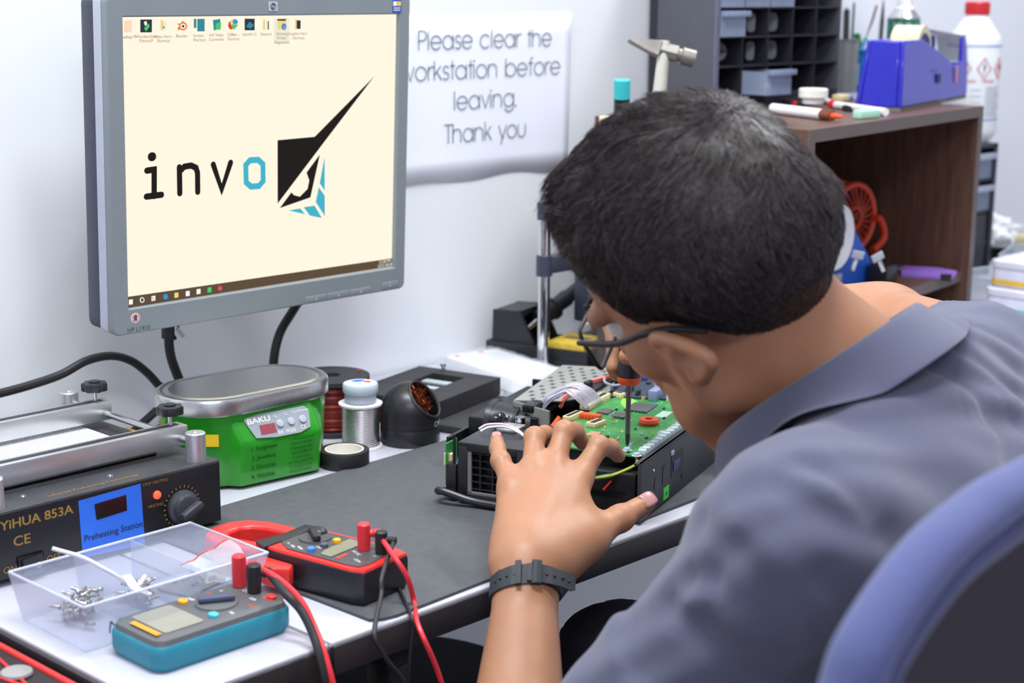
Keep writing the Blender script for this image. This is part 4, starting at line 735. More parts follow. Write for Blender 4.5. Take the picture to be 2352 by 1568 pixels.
b = MB(); b.box(lu-0.02, lu+0.06, 0.18, min(0.245, v0_), 0.006, 0.050, 'chassis_dark', 0.002); b.build('lens_mount', prj)
b = MB(); b.box(lu-0.014, lu+0.014, v0_+0.004, v0_+0.02, 0.0535, 0.0625, 'black_gloss', 0.002); b.build('focus_clip', prj)
b = MB(); b.ball((0.05, 0.176, 0.0725), (0.012, 0.008, 0.0075), 'black_gloss'); b.build('rubber_cap', prj)
b = MB(); b.cyl((0.066, 0.158, 0.0652), (0.066, 0.158, 0.073), 0.0055, 'chrome'); b.build('screw', prj)
b = MB(); b.box(0.03, 0.058, 0.148, 0.169, 0.0652, 0.068, 'aluminium', 0.0004); b.build('metal_tab', prj)
# metal shield
A_ = [pl(1180, 923, H), pl(1292, 842, H), pl(1490, 852, H), pl(1510, 905, H), pl(1400, 905, H), pl(1290, 925, H)]
mk('shield_metal', srgb(160, 160, 154), 0.42, metal=0.35, var=0.06)
b = MB(); b.prism(A_, H+0.001, H+0.0022, 'shield_metal')
q = random.Random(2)
for i in range(-4, 18):
    for j in range(-4, 24):
        if (i+j) % 2: continue
        x0, y0 = 0.095+i*0.0145, 0.09+j*0.0075
        def inside(x, y):
            c = False
            for k in range(len(A_)):
                (xa, ya), (xb, yb) = A_[k], A_[k-1]
                if (ya > y) != (yb > y) and x < (xb-xa)*(y-ya)/(yb-ya)+xa: c = not c
            return c
        if all(inside(x, y) for x, y in ((x0-0.006, y0-0.004), (x0+0.007, y0+0.004), (x0-0.006, y0+0.004), (x0+0.007, y0-0.004))):
            for k in range(3): b.box(x0-0.0042+k*0.003, x0-0.0026+k*0.003, y0-0.0024, y0+0.0024, H+0.0022, H+0.0024, 'chassis_grey')
b.build('shield_plate', prj)
b = MB(); e = [pl(1180, 923, H), pl(1200, 945, H), pl(1255, 945, H), pl(1290, 925, H)]; w0 = Vector((*pl(1180, 923, H), 0)); w1 = Vector((*pl(1262, 946, H), 0)); wd_ = w1-w0; b.T = TM(w0, rz=math.atan2(wd_.y, wd_.x)); b.box(0, wd_.length, -0.001, 0.001, H-0.034, H+0.001, 'shield_metal'); b.cyl((wd_.length*0.45, 0.0, H-0.014), (wd_.length*0.45, -0.0015 if True else 0, H-0.014), 0.004, 'chassis_dark', n=16); b.cyl((wd_.length*0.45, 0.0, H-0.014), (wd_.length*0.45, 0.0015, H-0.014), 0.004, 'chassis_dark', n=16); b.build('shield_wall', prj)
b = MB(); b.box(0.12, 0.128, 0.198, 0.205, 0.01, 0.056, 'chrome', 0.002); b.box(0.14, 0.30, 0.212, 0.256, 0.006, 0.045, 'chassis_dark', 0.003); b.build('optics_block', prj)
# rear boards and black ribs
b = MB(); c0 = pl(1345, 880, H); c1 = pl(1560, 860, H)
b.box(0.26, 0.33, 0.01, 0.20, 0.006, 0.048, 'chassis_dark', 0.002)
for k in range(7): b.box(0.262, 0.328, 0.045+k*0.016, 0.051+k*0.016, 0.048, 0.0545, 'chassis_grey', 0.001)
b.build('rear_block', prj)
PQ = [Vector((*pl(*p_, H+0.004), 0)) for p_ in ((1392, 908), (1425, 858), (1560, 862), (1535, 915))]
b = MB(); b.prism([(p_.x, p_.y) for p_ in PQ], 0.0625, 0.064, mk('board_dark', srgb(58, 66, 80), 0.4, var=0.2, scale=150)); pb = b.build('power_board', prj, fix=True)
for k in range(30):
    a_, c_ = q.uniform(0.05, 0.93), q.uniform(0.05, 0.90); p_ = (PQ[0]*(1-a_)+PQ[3]*a_)*(1-c_)+(PQ[1]*(1-a_)+PQ[2]*a_)*c_; x, y = p_.x, p_.y; b = MB(); hgt = q.uniform(0.002, 0.008)
    if k % 4 == 0: b.cyl((x, y, 0.0642), (x, y, 0.064+hgt), 0.003, q.choice(['black_plastic', 'silver_light', 'black_gloss']), n=14)
    else: b.box(x, x+q.uniform(0.003, 0.010), y, y+q.uniform(0.003, 0.006), 0.0642, 0.064+hgt, q.choice(['black_plastic', 'chassis_grey', 'sticker_blue', 'silver_light', 'black_gloss', 'chassis_grey']), 0.0004)
    b.build('component', pb)
b = MB(); b.box(0.215, 0.33, 0.142, 0.158, 0.045, 0.0665, 'chassis_dark', 0.001); b.box(0.235, 0.25, 0.150, 0.156, 0.06, 0.074, 'chassis_dark', 0.001, T=TM(rz=0)); b.build('divider_wall', prj)
# main board
u0, u1, v0, v1 = 0.020, 0.252, 0.012, 0.118
zb = H+0.0015
brd = MB(); brd.prism([(u0, v0), (u1, v0), (u1, v1), (0.115, v1), (0.10, 0.110), (u0+0.03, 0.104), (u0, 0.085)], zb-0.0016, zb, 'pcb_green')
mk('pcb_light', srgb(130, 220, 70), 0.5); mk('pad_white', srgb(196, 226, 210), 0.5); mk('pcb_trace', srgb(120, 190, 130), 0.4); mk('solder_gold', srgb(210, 190, 110), 0.3, metal=0.5)
q = random.Random(21)
for k in range(170):
    x = q.uniform(u0+0.004, u1-0.004); y = q.uniform(v0+0.006, 0.098); w = q.uniform(0.0006, 0.002); h_ = q.uniform(0.0006, 0.002)
    if q.random() < 0.35: w *= 4; h_ = 0.0004
    brd.box(x, x+w, y, y+h_, zb, zb+0.0002, q.choice(['pcb_trace', 'pcb_trace', 'pad_white', 'solder_gold']))
for (x, y, w, h_) in ((0.035, 0.055, 0.02, 0.018), (0.06, 0.03, 0.03, 0.02), (0.15, 0.02, 0.04, 0.02), (0.08, 0.06, 0.03, 0.02), (0.19, 0.08, 0.03, 0.02)):
    for k in range(7): brd.box(x, x+w, y+k*h_/7, y+k*h_/7+0.0005, zb, zb+0.00015, 'pcb_trace')
pc = pl(1470, 905, H); brd.prism([pl(1435, 908, H), pl(1468, 928, H), pl(1445, 950, H), pl(1425, 928, H)], zb, zb+0.0003, 'pcb_light')
pcb = brd.build('circuit_board', prj)
def part(name, mt, px, py, w, d, h, bev=0.0004, rz=0.0, lab=None, top=None):
    x, y = pl(px, py, H); b = MB(); b.T = TM((x, y, 0), rz=rz); b.box(-w/2, w/2, -d/2, d/2, zb+0.0001, zb+h, mt, bev); return b
mk('chip_grey', srgb(84, 86, 88), 0.45)
for px, py, w, d in ((1472, 941, 0.036, 0.027), (1390, 950, 0.018, 0.014), (1424, 959, 0.018, 0.014), (1362, 963, 0.010, 0.010)):
    b = part('chip', 'chip_grey', px, py, w, d, 0.0022); n = int(w/0.0016)
    for k in range(n):
        for sgn in (-1, 1): b.box(-w/2+k*w/n, -w/2+k*w/n+0.0006, sgn*(d/2+0.0008)-0.0008, sgn*(d/2+0.0008)+0.0008, zb, zb+0.0006, 'silver_light')
    b.build('chip', pcb)
x, y = pl(1490, 977, H); b = MB(); b.lathe([(0.0042, 0), (0.010, 0), (0.0112, 0.003), (0.010, 0.006), (0.0042, 0.006)], mk('ferrite_red', srgb(230, 84, 46), 0.45), (x, y, zb+0.0001), 28, close=True); tag(b.build('inductor', pcb), 'orange-red ring inductor')
for (pa, pb2, d, h_, mt, lab) in (((1333, 962), (1380, 968), 0.008, 0.006, 'orange', 'orange connector'), ((1356, 985), (1382, 975), 0.012, 0.005, 'cream', None), ((1342, 945), (1392, 918), 0.011, 0.007, 'cream', None), ((1300, 972), (1332, 958), 0.009, 0.006, 'cream', None), ((1412, 914), (1432, 918), 0.008, 0.006, 'cream', None)):
    a = Vector(pl(*pa, H)); c = Vector(pl(*pb2, H)); d_ = c-a; b = MB(); b.T = TM(((a.x+c.x)/2, (a.y+c.y)/2, 0), rz=math.atan2(d_.y, d_.x)); L_ = d_.length
    b.box(-L_/2, L_/2, -d/2, d/2, zb+0.0001, zb+h_, mt, 0.0005); b.box(-L_/2+0.002, L_/2-0.002, -d/4, d/4, zb+h_, zb+h_+0.0003, 'chassis_dark' if mt == 'cream' else mt)
    for k in range(max(2, int(L_/0.004))): b.box(-L_/2+0.002+k*0.004, -L_/2+0.0035+k*0.004, -d/2-0.0008, d/2+0.0008, zb+0.0001, zb+h_*0.6, mt)
    tag(b.build('connector', pcb), lab)
b = MB(); b.box(u0+0.012, u1-0.004, v0-0.006, v0+0.002, zb-0.004, zb+0.0035, mk('rail_white', srgb(190, 212, 210), 0.4), 0.0008)
for k in range(18): b.box(u0+0.016+k*0.012, u0+0.02+k*0.012, v0-0.0062, v0+0.0022, zb+0.0030, zb+0.0042, 'silver_light')
b.build('edge_rail', pcb)
x, y = pl(1525, 955, H); b = MB(); b.box(x-0.014, x+0.014, y-0.006, y+0.006, zb+0.0001, zb+0.0006, 'pad_white'); b.build('paper_label', pcb)
x, y = pl(1363, 1000, H); b = MB(); b.box(x-0.008, x+0.008, y-0.006, y+0.006, zb+0.0001, zb+0.0008, mk('copper_pad', srgb(190, 140, 110), 0.5)); b.build('copper_pad', pcb)
for px, py, w, d, h_ in ((1508, 918, 0.030, 0.010, 0.012), (1548, 922, 0.024, 0.010, 0.011)):
    b = part('h', mk('heatsink_blue', srgb(128, 138, 176), 0.4) if px == 1508 else 'pad_white', px, py, w, d, h_); b.build('heat_sink', pcb)
for k in range(46):
    x = q.uniform(u0+0.006, u1-0.006); y = q.uniform(v0+0.008, 0.100); b = MB(); kind = k % 5
    if kind == 0: b.cyl((x, y, zb+0.0001), (x, y, zb+q.uniform(0.003, 0.006)), q.uniform(0.0015, 0.0028), q.choice(['silver_light', 'black_plastic', 'solder_gold', 'sticker_blue']), n=14)
    else: b.box(x, x+q.uniform(0.002, 0.005), y, y+q.uniform(0.0015, 0.003), zb+0.0001, zb+q.uniform(0.001, 0.002), q.choice(['black_plastic', 'black_plastic', 'cream', 'silver_light', 'solder_gold']))
    b.build('component', pcb)
for px, py in ((1440, 1038), (1405, 905), (1520, 1000), (1462, 1050)):
    x, y = pl(px, py, H); b = MB(); b.lathe([(0.005, 0.0001), (0.005, 0.0008), (0.0034, 0.001), (0.003, 0.003), (0, 0.0034)], 'silver_light', (x, y, zb), 18); b.build('screw', pcb)
# wires
def lw(pts): return [(*pl(px, py, h), h) for px, py, h in pts]
for k in range(11):
    o1 = k*0.0022; b = MB(); s1 = pl(1345, 938, 0.066); e1 = pl(1268, 985, 0.035)
    dvec = Vector(pl(1392, 915, 0.066))-Vector(s1)
    a = Vector((*s1, 0.066))+Vector((dvec.x, dvec.y, 0))*(k/11*0.9)
    b.tube([a, a+Vector((-0.012, 0.012, 0.016)), (a.x*0.5+e1[0]*0.5-0.004+q.gauss(0, 0.0012), a.y*0.5+e1[1]*0.5+0.008+q.gauss(0, 0.0012), 0.078+0.0006*k+q.gauss(0, 0.0012)), (e1[0]+0.004+o1*0.7+q.gauss(0, 0.0015), e1[1]+0.012+o1*0.5+q.gauss(0, 0.0015), 0.055+q.gauss(0, 0.002)), (e1[0]+o1, e1[1]+0.004, 0.020)], 0.00095, mk('wire_white', srgb(206, 202, 216), 0.5) if k == 0 else 'wire_white', 7, 6); b.build('ribbon_wire', prj)
for pts, r, mt, lab in ((((1285, 935, 0.055), (1300, 908, 0.066), (1345, 880, 0.068), (1390, 866, 0.070), (1435, 850, 0.072)), 0.0014, 'red', 'red wire'), (((1288, 938, 0.055), (1305, 910, 0.0655), (1350, 884, 0.0665), (1400, 868, 0.068), (1440, 855, 0.07)), 0.0012, mk('wire_brown', srgb(120, 60, 40), 0.5), 'brown wire'),
    (((1388, 868, 0.070), (1390, 878, 0.072), (1410, 885, 0.072), (1440, 880, 0.072), (1455, 872, 0.072)), 0.0016, mk('wire_grey', srgb(150, 152, 160), 0.5), 'grey wire'),
    (((1100, 985, 0.068), (1120, 975, 0.072), (1160, 975, 0.073), (1190, 988, 0.07), (1205, 1002, 0.066)), 0.0013, mk('wire_pink', srgb(225, 190, 200), 0.5), 'pink wire'), (((1104, 990, 0.068), (1124, 981, 0.072), (1160, 980, 0.073), (1190, 992, 0.07), (1210, 1006, 0.066)), 0.0013, 'white_plastic', 'white wire'),
    (((1392, 1077, 0.040), (1425, 1078, 0.046), (1452, 1072, 0.052), (1463, 1062, 0.056), (1462, 1050, 0.060)), 0.0016, mk('wire_yg', srgb(170, 180, 60), 0.5), 'yellow-green wire'), (((1380, 1076, 0.036), (1400, 1078, 0.042), (1420, 1079, 0.046)), 0.0018, mk('wire_green', srgb(40, 130, 100), 0.5), 'green wire'),
    (((1366, 1110, 0.020), (1380, 1122, 0.018), (1392, 1140, 0.012)), 0.0014, 'wire_yg', 'yellow-green wire'), (((1420, 1100, 0.03), (1435, 1085, 0.036), (1440, 1078, 0.040)), 0.0012, 'red', 'red wire'), (((1530, 925, 0.068), (1545, 912, 0.076), (1565, 908, 0.076), (1580, 914, 0.068)), 0.0010, 'cream', 'cream wire')):
    b = MB(); P_ = lw(pts)
    if lab in ('yellow-green wire', 'green wire', 'red wire') and pts[0][1] > 1000: P_ = [(min(-0.003, x), y, z) if y > 0.02 else (x, y, z) for x, y, z in P_]
    b.tube(P_, r, mt, 8, 8); tag(b.build('wire', prj), lab)
b = MB(); b.box(0.07, 0.085, 0.125, 0.20, 0.030, 0.046, 'chassis_dark', 0.002); b.box(0.03, 0.09, 0.12, 0.16, 0.006, 0.035, 'chassis_dark', 0.003); b.build('fan_housing', prj)
b = MB(); x, y = pl(1270, 985, 0.05); b.cyl((x, y, 0.052), (x+0.006, y-0.006, 0.062), 0.0035, 'orange', n=14); tag(b.build('wire_cap', prj), 'orange wire cap')

# screwdriver standing on the board
sx, sy, _ = atz(1441, 1030, ZM+zb)
t = thing('screwdriver', 'screwdriver with black handle and orange ring held upright on green board', 'screwdriver', (sx, sy, ZM+zb+0.0036))
b = MB(); b.cyl((0, 0, 0.0), (0, 0, 0.012), 0.0018, 'black_steel', 0.0026, 14); b.cyl((0, 0, 0.012), (0, 0, 0.07), 0.0026, mk('blade_steel', srgb(120, 112, 110), 0.3, metal=0.7), n=14); b.build('blade', t)
b = MB(); b.lathe([(0.004, 0.062), (0.010, 0.0635), (0.0118, 0.066), (0.0120, 0.071)], 'orange', n=28); tag(b.build('ring', t), 'orange ring')
b = MB(); b.lathe([(0.0120, 0.0711), (0.0118, 0.080), (0.0105, 0.090), (0.0115, 0.105), (0.0128, 0.13), (0.0125, 0.15), (0.009, 0.158), (0, 0.160)], 'black_plastic', n=28); b.build('handle', t)
# ------------------------------------------------------------------ shelf unit and the things on it
ZS = 1.087; Rf = Vector(atz(2260, 243, ZS)); Lf = Vector(atz(1860, 299, ZS)); SD = (Rf-Lf); SL = SD.length; SA = math.atan2(SD.y, SD.x)
sh = thing('shelf_unit', 'dark brown wooden open shelf unit standing on the desk behind the man', 'shelf', (Lf.x, Lf.y, ZD), rz=SA)
mk('wood', srgb(104, 74, 58), 0.45, var=0.2, scale=14, stretch=(14, 14, 1.0), col2=srgb(78, 54, 44)); mk('wood_top', srgb(104, 74, 58), 0.45, scale=14, stretch=(1.0, 14, 14), col2=srgb(84, 60, 50)); mk('wood_edge', srgb(96, 84, 78), 0.5)
HS_ = ZS-ZD; DP = 0.335; th_ = 0.017
def spart(name, x0, x1, y0, y1, z0, z1, mt='wood', edge=None):
    b = MB(); b.box(x0, x1, y0+0.0015, y1, z0, z1, mt); b.box(x0, x1, y0, y0+0.0015, z0, z1, 'wood_edge'); return b.build(name, sh)
spart('side_panel', 0, th_, 0, DP, 0.0003, HS_-th_); spart('side_panel', SL-th_, SL, 0, DP, 0.0003, HS_-th_)
spart('top_panel', 0, SL, 0, DP, HS_-th_, HS_, 'wood_top'); spart('shelf_board', th_, SL-th_, 0.012, DP, 0.058, 0.058+th_, 'wood_top')
b = MB(); b.box(th_, SL-th_, DP-0.006, DP, 0.002, HS_-th_, 'wood'); b.build('back_panel', sh)
SM = TM((Lf.x, Lf.y, ZD), rz=SA); SI = SM.inverted()
def sl(px, py, h): p = SI @ Vector(atz(px, py, ZD+h)); return p.x, p.y          # survey point on a level inside the shelf frame
def sw_(x, y, z): return tuple(SM @ Vector((x, y, z)))
ZB = HS_
# drawer cabinet on top
x_, y_ = sl(1640, 228, HS_)
cab = thing('drawer_cabinet', 'dark grey small-parts drawer cabinet with clear drawers on top of shelf unit', 'drawer cabinet', (2.002, 1.50, ZS+0.0004))
CW, CD, CH = 0.334, 0.126, 0.325; ZB0 = 0.018
mk('cab_grey', srgb(80, 82, 90), 0.5, var=0.03); mk('cab_dark', srgb(38, 38, 46), 0.5)
b = MB(); t3 = 0.004
b.box(0, t3, 0, CD, 0, CH, 'cab_grey'); b.box(CW-t3, CW, 0, CD, 0, CH, 'cab_grey'); b.box(t3, CW-t3, 0, CD, 0, ZB0, 'cab_dark'); b.box(t3, CW-t3, 0, CD, CH-t3, CH, 'cab_dark'); b.box(t3, CW-t3, CD-t3, CD, 0, CH, 'cab_dark')
b.box(-0.003, t3+0.001, -0.003, 0.001, 0, CH, mk('cab_edge', srgb(100, 100, 118), 0.4)); b.box(-0.001, 0.0, CD-0.014, CD, 0, CH, 'cab_dark'); b.build('housing', cab)
NC, NR = 5, 7; cw = (CW-2*t3)/NC; rh = (CH-ZB0-t3)/NR
b = MB()
for i in range(1, NC): b.box(t3+i*cw-0.001, t3+i*cw+0.001, 0.001, CD-t3, ZB0, CH-t3, 'cab_dark')
for j in range(1, NR): b.box(t3, CW-t3, 0.002, CD-t3, ZB0+j*rh-0.001, ZB0+j*rh+0.001, 'cab_dark')
b.build('grid', cab)
b = MB()
mk('painted_hole_light', srgb(196, 200, 204), 0.7)  # pale plates on solid dividers, light through openings put into their colour
for i, j, y0, y1, r_ in ((0, 1, 0.030, 0.085, 0.016), (1, 1, 0.026, 0.041, 0.006), (1, 2, 0.026, 0.041, 0.006), (2, 1, 0.030, 0.085, 0.008), (2, 2, 0.030, 0.085, 0.008)):
    b = MB(); b.prism(rrect(y0, y1, ZB0+j*rh+0.006, ZB0+(j+1)*rh-0.008, r_), -0.0002, 0.0002, 'painted_hole_light', FR((t3+(i+1)*cw-0.0013, 0, 0), (0, 1, 0), (0, 0, 1))); b.build('divider_light_patch', cab)
mk('drawer_clear', srgb(150, 165, 190), 0.3, alpha=0.6, spec=0.5)
def drawer(i, j, out, mtn='drawer_clear'):
    x0 = t3+i*cw+0.0018; x1 = t3+(i+1)*cw-0.0018; z0 = ZB0+j*rh+0.0014; z1 = ZB0+(j+1)*rh-0.004; y0 = -out; y1 = CD-0.012-out
    b = MB(); w = 0.0012
    b.box(x0, x1, y0, y0+w, z0, z1, mtn); b.box(x0, x1, y1-w, y1, z0, z1-0.004, mtn); b.box(x0, x0+w, y0+w, y1-w, z0, z1-0.003, mtn); b.box(x1-w, x1, y0+w, y1-w, z0, z1-0.003, mtn); b.box(x0+w, x1-w, y0+w, y1-w, z0, z0+w, mtn)
    d = b.build('drawer', cab); h = MB(); h.box(x0-0.0005, x1+0.0005, y0-0.010, y0-0.0001, z1-0.008, z1, 'drawer_clear', 0.001); h.build('lip', d); return d
for j in (3, 4, 5, 6):
    for i in range(3): drawer(i, j, 0.001)
drawer(0, 2, 0.004); drawer(1, 0, 0.046)
cl_ = Vector(cab.location); b = MB(); b.cyl((0, 0, 0), (0, 0, 0.014), 0.006, 'yellow', n=16); b.lathe([(0.0062, 0.004), (0.0064, 0.005), (0.0064, 0.009), (0.0062, 0.010)], 'red', n=16); o = b.build('yellow_bit'); o.location = cl_+Vector((t3+cw*1.3, -0.02, ZB0+0.003)); tag(o, 'tiny yellow part with red band inside the pulled-out clear drawer', 'part')
b = MB(); b.cyl((0, 0, 0), (0, 0, 0.011), 0.006, 'white_plastic', n=16); b.cyl((0, 0, 0.011), (0, 0, 0.015), 0.004, 'white_plastic', n=16); o = b.build('white_bit'); o.location = cl_+Vector((t3+cw*1.55, -0.022, ZB0+0.003)); tag(o, 'tiny white part beside the yellow one in pulled-out drawer', 'part')
# hammer and tall tools in a canister left of the cabinet
HT = (1.700, 1.392)
t = thing('tool_canister', 'tool canister standing on the desk behind the man, holding the hammer', 'canister', (HT[0]+0.005, HT[1]+0.015, ZD))
b = MB(); b.lathe([(0.0, 0.0003), (0.042, 0.0003), (0.044, 0.002), (0.044, 0.20), (0.041, 0.20), (0.041, 0.003), (0, 0.003)], 'black_plastic', n=40); b.build('cup', t)
hh = Vector(at(1525, 116, 2.17)); t = thing('hammer', 'steel cross-peen hammer with pale handle standing head up beside the cabinet', 'hammer', tuple(hh))
mk('hammer_steel', srgb(136, 132, 124), 0.4, metal=0.6, var=0.15); mk('hammer_wood', srgb(198, 196, 182), 0.5, var=0.08)
rgt = Vector(AX[0]); dnv = Vector((0, 0, -1)); hd = (rgt*0.93+Vector((0, 0, -1))*0.26).normalized()
b = MB(); b.cyl(hd*-0.006, hd*0.018, 0.010, 'hammer_steel', 0.0115, 8); b.cyl(hd*0.018, hd*0.024, 0.0085, 'hammer_steel', n=16); b.cyl(hd*0.024, hd*0.042, 0.0115, 'hammer_steel', 0.0118, 24)
s_ = hd.cross(Vector(AX[2])).normalized(); f_ = hd.cross(s_)
lo = [(-0.006, 0.010, 0.010), (-0.020, 0.009, 0.008), (-0.046, 0.011, 0.0018), (-0.049, 0.0095, 0.0006)]; V = []
for x, a, c in lo: V += [tuple(hd*x+f_*a*i_+s_*c*j_) for i_, j_ in ((-1, -1), (1, -1), (1, 1), (-1, 1))]
F = [(4*k+i, 4*k+(i+1) % 4, 4*k+4+(i+1) % 4, 4*k+4+i) for k in range(3) for i in range(4)]+[(3, 2, 1, 0), (12, 13, 14, 15)]; b.add(V, F, 'hammer_steel'); b.build('head', t, bevel=0.001)
b = MB(); e = (Vector((HT[0]+0.008, HT[1]+0.012, ZD+0.006))-hh); b.tube([e*-0.03, e*0.04, e*0.3, e*0.7, e], 0.009, 'hammer_wood', 14, 6, rr=lambda u: 0.0075+0.005*min(1, u*2.2), flat=0.8); b.build('handle', t)
p = Vector(at(1429, 198, 2.12)); t = thing('torch', 'black tube tool with teal top standing in the canister left of hammer', 'tool', (HT[0]-0.016, HT[1]+0.018, ZD+0.0035)); h2 = p.z-t.location.z+0.008
lean = Vector((p.x-t.location.x, p.y-t.location.y, h2))
b = MB(); b.cyl(lean*0.0, lean*0.94, 0.0095, 'black_gloss', 0.0105, 24); b.build('body', t); b = MB(); b.cyl(lean*0.94, lean*1.0, 0.0107, mk('teal_bright', srgb(50, 185, 190), 0.4), 0.0107, 24); tag(b.build('cap', t), 'bright teal cap')
p = Vector(at(1388, 268, 2.12)); b = MB(); e = Vector((HT[0]-0.018, HT[1]+0.022, ZD+0.006)); b.tube([e, e*0.5+p*0.5, p], 0.005, mk('brush_cream', srgb(225, 214, 170), 0.6), 10, 4, rr=lambda u: 0.004+0.003*u); tag(b.build('brush_handle'), 'cream stick in the canister left of the teal-topped tool', 'stick')
# tape dispenser
dL = Vector(atz(1995, 250, ZS)); dF = Vector(atz(2070, 258, ZS)); dR = Vector(atz(2222, 226, ZS)); ang = math.atan2((dR-dF).y, (dR-dF).x); LN = (dR-dF).length
t = thing('tape_dispenser', 'blue desk tape dispenser with masking tape roll on the shelf top', 'tape dispenser', (dF.x, dF.y, ZS+0.0004), rz=ang)
mk('disp_blue', srgb(36, 36, 176), 0.25, var=0.06, coat=0.3); WD = 0.072
hgt = (Vector(aty(2010, 92, dL.y)).z-ZS); HH = 0.103
prof = [(0, 0.006), (LN*0.985, 0.006), (LN, 0.05), (LN*0.985, 0.085), (LN*0.965, 0.102), (LN*0.915, 0.102), (LN*0.90, 0.062), (LN*0.80, 0.056), (LN*0.52, 0.084), (LN*0.30, HH), (0.014, HH)]
b = MB(); n = len(prof); V = []
for y, k in ((0.0, 0.0), (0.004, 0.0), (WD-0.004, 0.0), (WD, 0.0)): pass
outer = lambda y: [(x, y, z) for x, z in prof]
# two side cheeks, nose and floor with an open well for the roll
Tx = Matrix.Rotation(PI/2, 4, 'X')
b.prism(prof, -0.008, 0.0, 'disp_blue', Tx); b.prism(prof, -WD, -WD+0.008, 'disp_blue', Tx)
b.prism([(0, 0.006), (0.03, 0.006), (0.035, 0.05), (0.030, HH), (0.012, HH)], -WD+0.008, -0.008, 'disp_blue', Tx); b.prism([(0.03, 0.006), (LN*0.985, 0.006), (LN*0.98, 0.030), (0.03, 0.020)], -WD+0.008, -0.008, 'disp_blue', Tx); b.prism([(LN*0.8, 0.006), (LN*0.985, 0.006), (LN, 0.06), (LN*0.93, 0.05), (LN*0.8, 0.042)], -WD+0.008, -0.008, 'disp_blue', Tx)
b.v = [(x, y-max(0, z-0.006)*0.16*(y/WD-0.35)+0.0, z) for x, y, z in b.v]; b.build('body', t, bevel=0.002)
b = MB(); b.box(0.002, LN-0.002, 0.002, WD-0.002, 0.0, 0.006, mk('felt', srgb(120, 116, 108), 0.9)); b.build('base', t)
rcx, rcz = LN*0.40, 0.083
b = MB(); rt = FR((rcx, WD/2, rcz), (1, 0, 0), (0, 0, 1)); b.lathe([(0.029, -0.022), (0.040, -0.022), (0.040, 0.022), (0.029, 0.022)], mk('masking', srgb(214, 205, 165), 0.7), n=48, T=rt, close=True); b.build('tape_roll', t)
b = MB(); b.lathe([(0.012, -0.024), (0.0285, -0.024), (0.0285, 0.024), (0.012, 0.024)], mk('hub_blue', srgb(24, 26, 90), 0.5), n=8, T=rt, close=True); b.cyl((rcx, 0.006, rcz), (rcx, WD-0.006, rcz), 0.006, 'disp_blue', n=16); b.build('hub', t)
b = MB(); b.add([(rcx+0.022, 0.012, rcz+0.034), (rcx+0.022, 0.056, rcz+0.034), (LN*0.965, 0.056, 0.1035), (LN*0.965, 0.012, 0.1035), (LN+0.014, 0.012, 0.060), (LN+0.014, 0.056, 0.060)], [(0, 3, 2, 1), (3, 4, 5, 2)], mk('tape_film', srgb(190, 192, 180), 0.4, alpha=0.8)); b.build('tape_strip', t)
b = MB(); b.box(LN*0.92, LN*0.97, 0.004, WD-0.008, 0.1021, 0.1045, 'steel'); b.build('cutter', t)
b = MB(); b.box(LN*0.775, LN*0.80, -0.0012, -0.0002, 0.030, 0.056, mk('sticker_pink', srgb(200, 150, 160), 0.5)); 
for k in range(5): b.box(LN*0.78, LN*0.796, -0.0014, -0.0012, 0.032+k*0.005, 0.034+k*0.005, 'red')
b.build('sticker', t)
b = MB()
for x, z, s in ((LN*0.52, 0.042, 0.012), (LN*0.46, 0.054, 0.004)): b.box(x-s, x+s*0.5, -0.0008, -0.0002, z-s*0.7, z+s*0.5, mk('grime', srgb(52, 48, 86), 0.7))
b.build('stain', t)
# spray can
sc_ = Vector(at(2063, 200, 2.62)); t = thing('spray_can', 'green spray can with white cap behind the blue tape dispenser', 'spray can', (*(atz(2066, 220, ZS)[:2]), ZS+0.0004))
sp0 = Vector(t.location); dd = (sp0-Vector(EYE)).length; rr = 0.0275
b = MB(); b.lathe([(0, 0), (rr, 0.0), (rr+0.0008, 0.002), (rr, 0.004), (rr, 0.128)], mk('can_green', srgb(28, 110, 92), 0.35), n=40); b.lathe([(rr, 0.128), (rr+0.0006, 0.130), (rr-0.003, 0.134), (0.018, 0.142), (0.0165, 0.1435)], 'steel', n=40); b.build('can', t)
b = MB(); b.lathe([(0.0165, 0.1436), (0.0165, 0.146), (0.013, 0.148), (0.0125, 0.175), (0.010, 0.180), (0, 0.181)], 'white_plastic', n=32); b.box(-0.001, 0.001, -0.0132, -0.0126, 0.153, 0.161, 'orange'); b.build('cap', t)
vd = Vector((-sp0.x, -sp0.y, 0)).normalized(); rx_ = Vector((-vd.y, vd.x, 0))*-1
rx_ = Vector((0, 0, 1)).cross(vd)
b = MB()
s = 'MR.D.I.Y'
for k, chh in enumerate(s):
    a = (k-1.7)*0.25; d = (vd*math.cos(a)+rx_*math.sin(a)); x = Vector((0, 0, 1)).cross(d); b.text(chh, 0.014, 'silver_light', FR(d*(rr+0.0006)+Vector((0, 0, 0.1125)), x, (0, 0, 1)), bold=0.02)
V = []; F = []
for i in range(17):
    a = -0.85+1.7*i/16; d = vd*math.cos(a)+rx_*math.sin(a); hz = 0.011*math.sqrt(max(0, 1-(a/0.86)**2)); V += [tuple(d*(rr+0.0005)+Vector((0, 0, 0.090-hz))), tuple(d*(rr+0.0005)+Vector((0, 0, 0.090+hz)))]
F = [(2*i, 2*i+2, 2*i+3, 2*i+1) for i in range(16)]; b.add(V, F, 'yellow'); b.build('print', t)
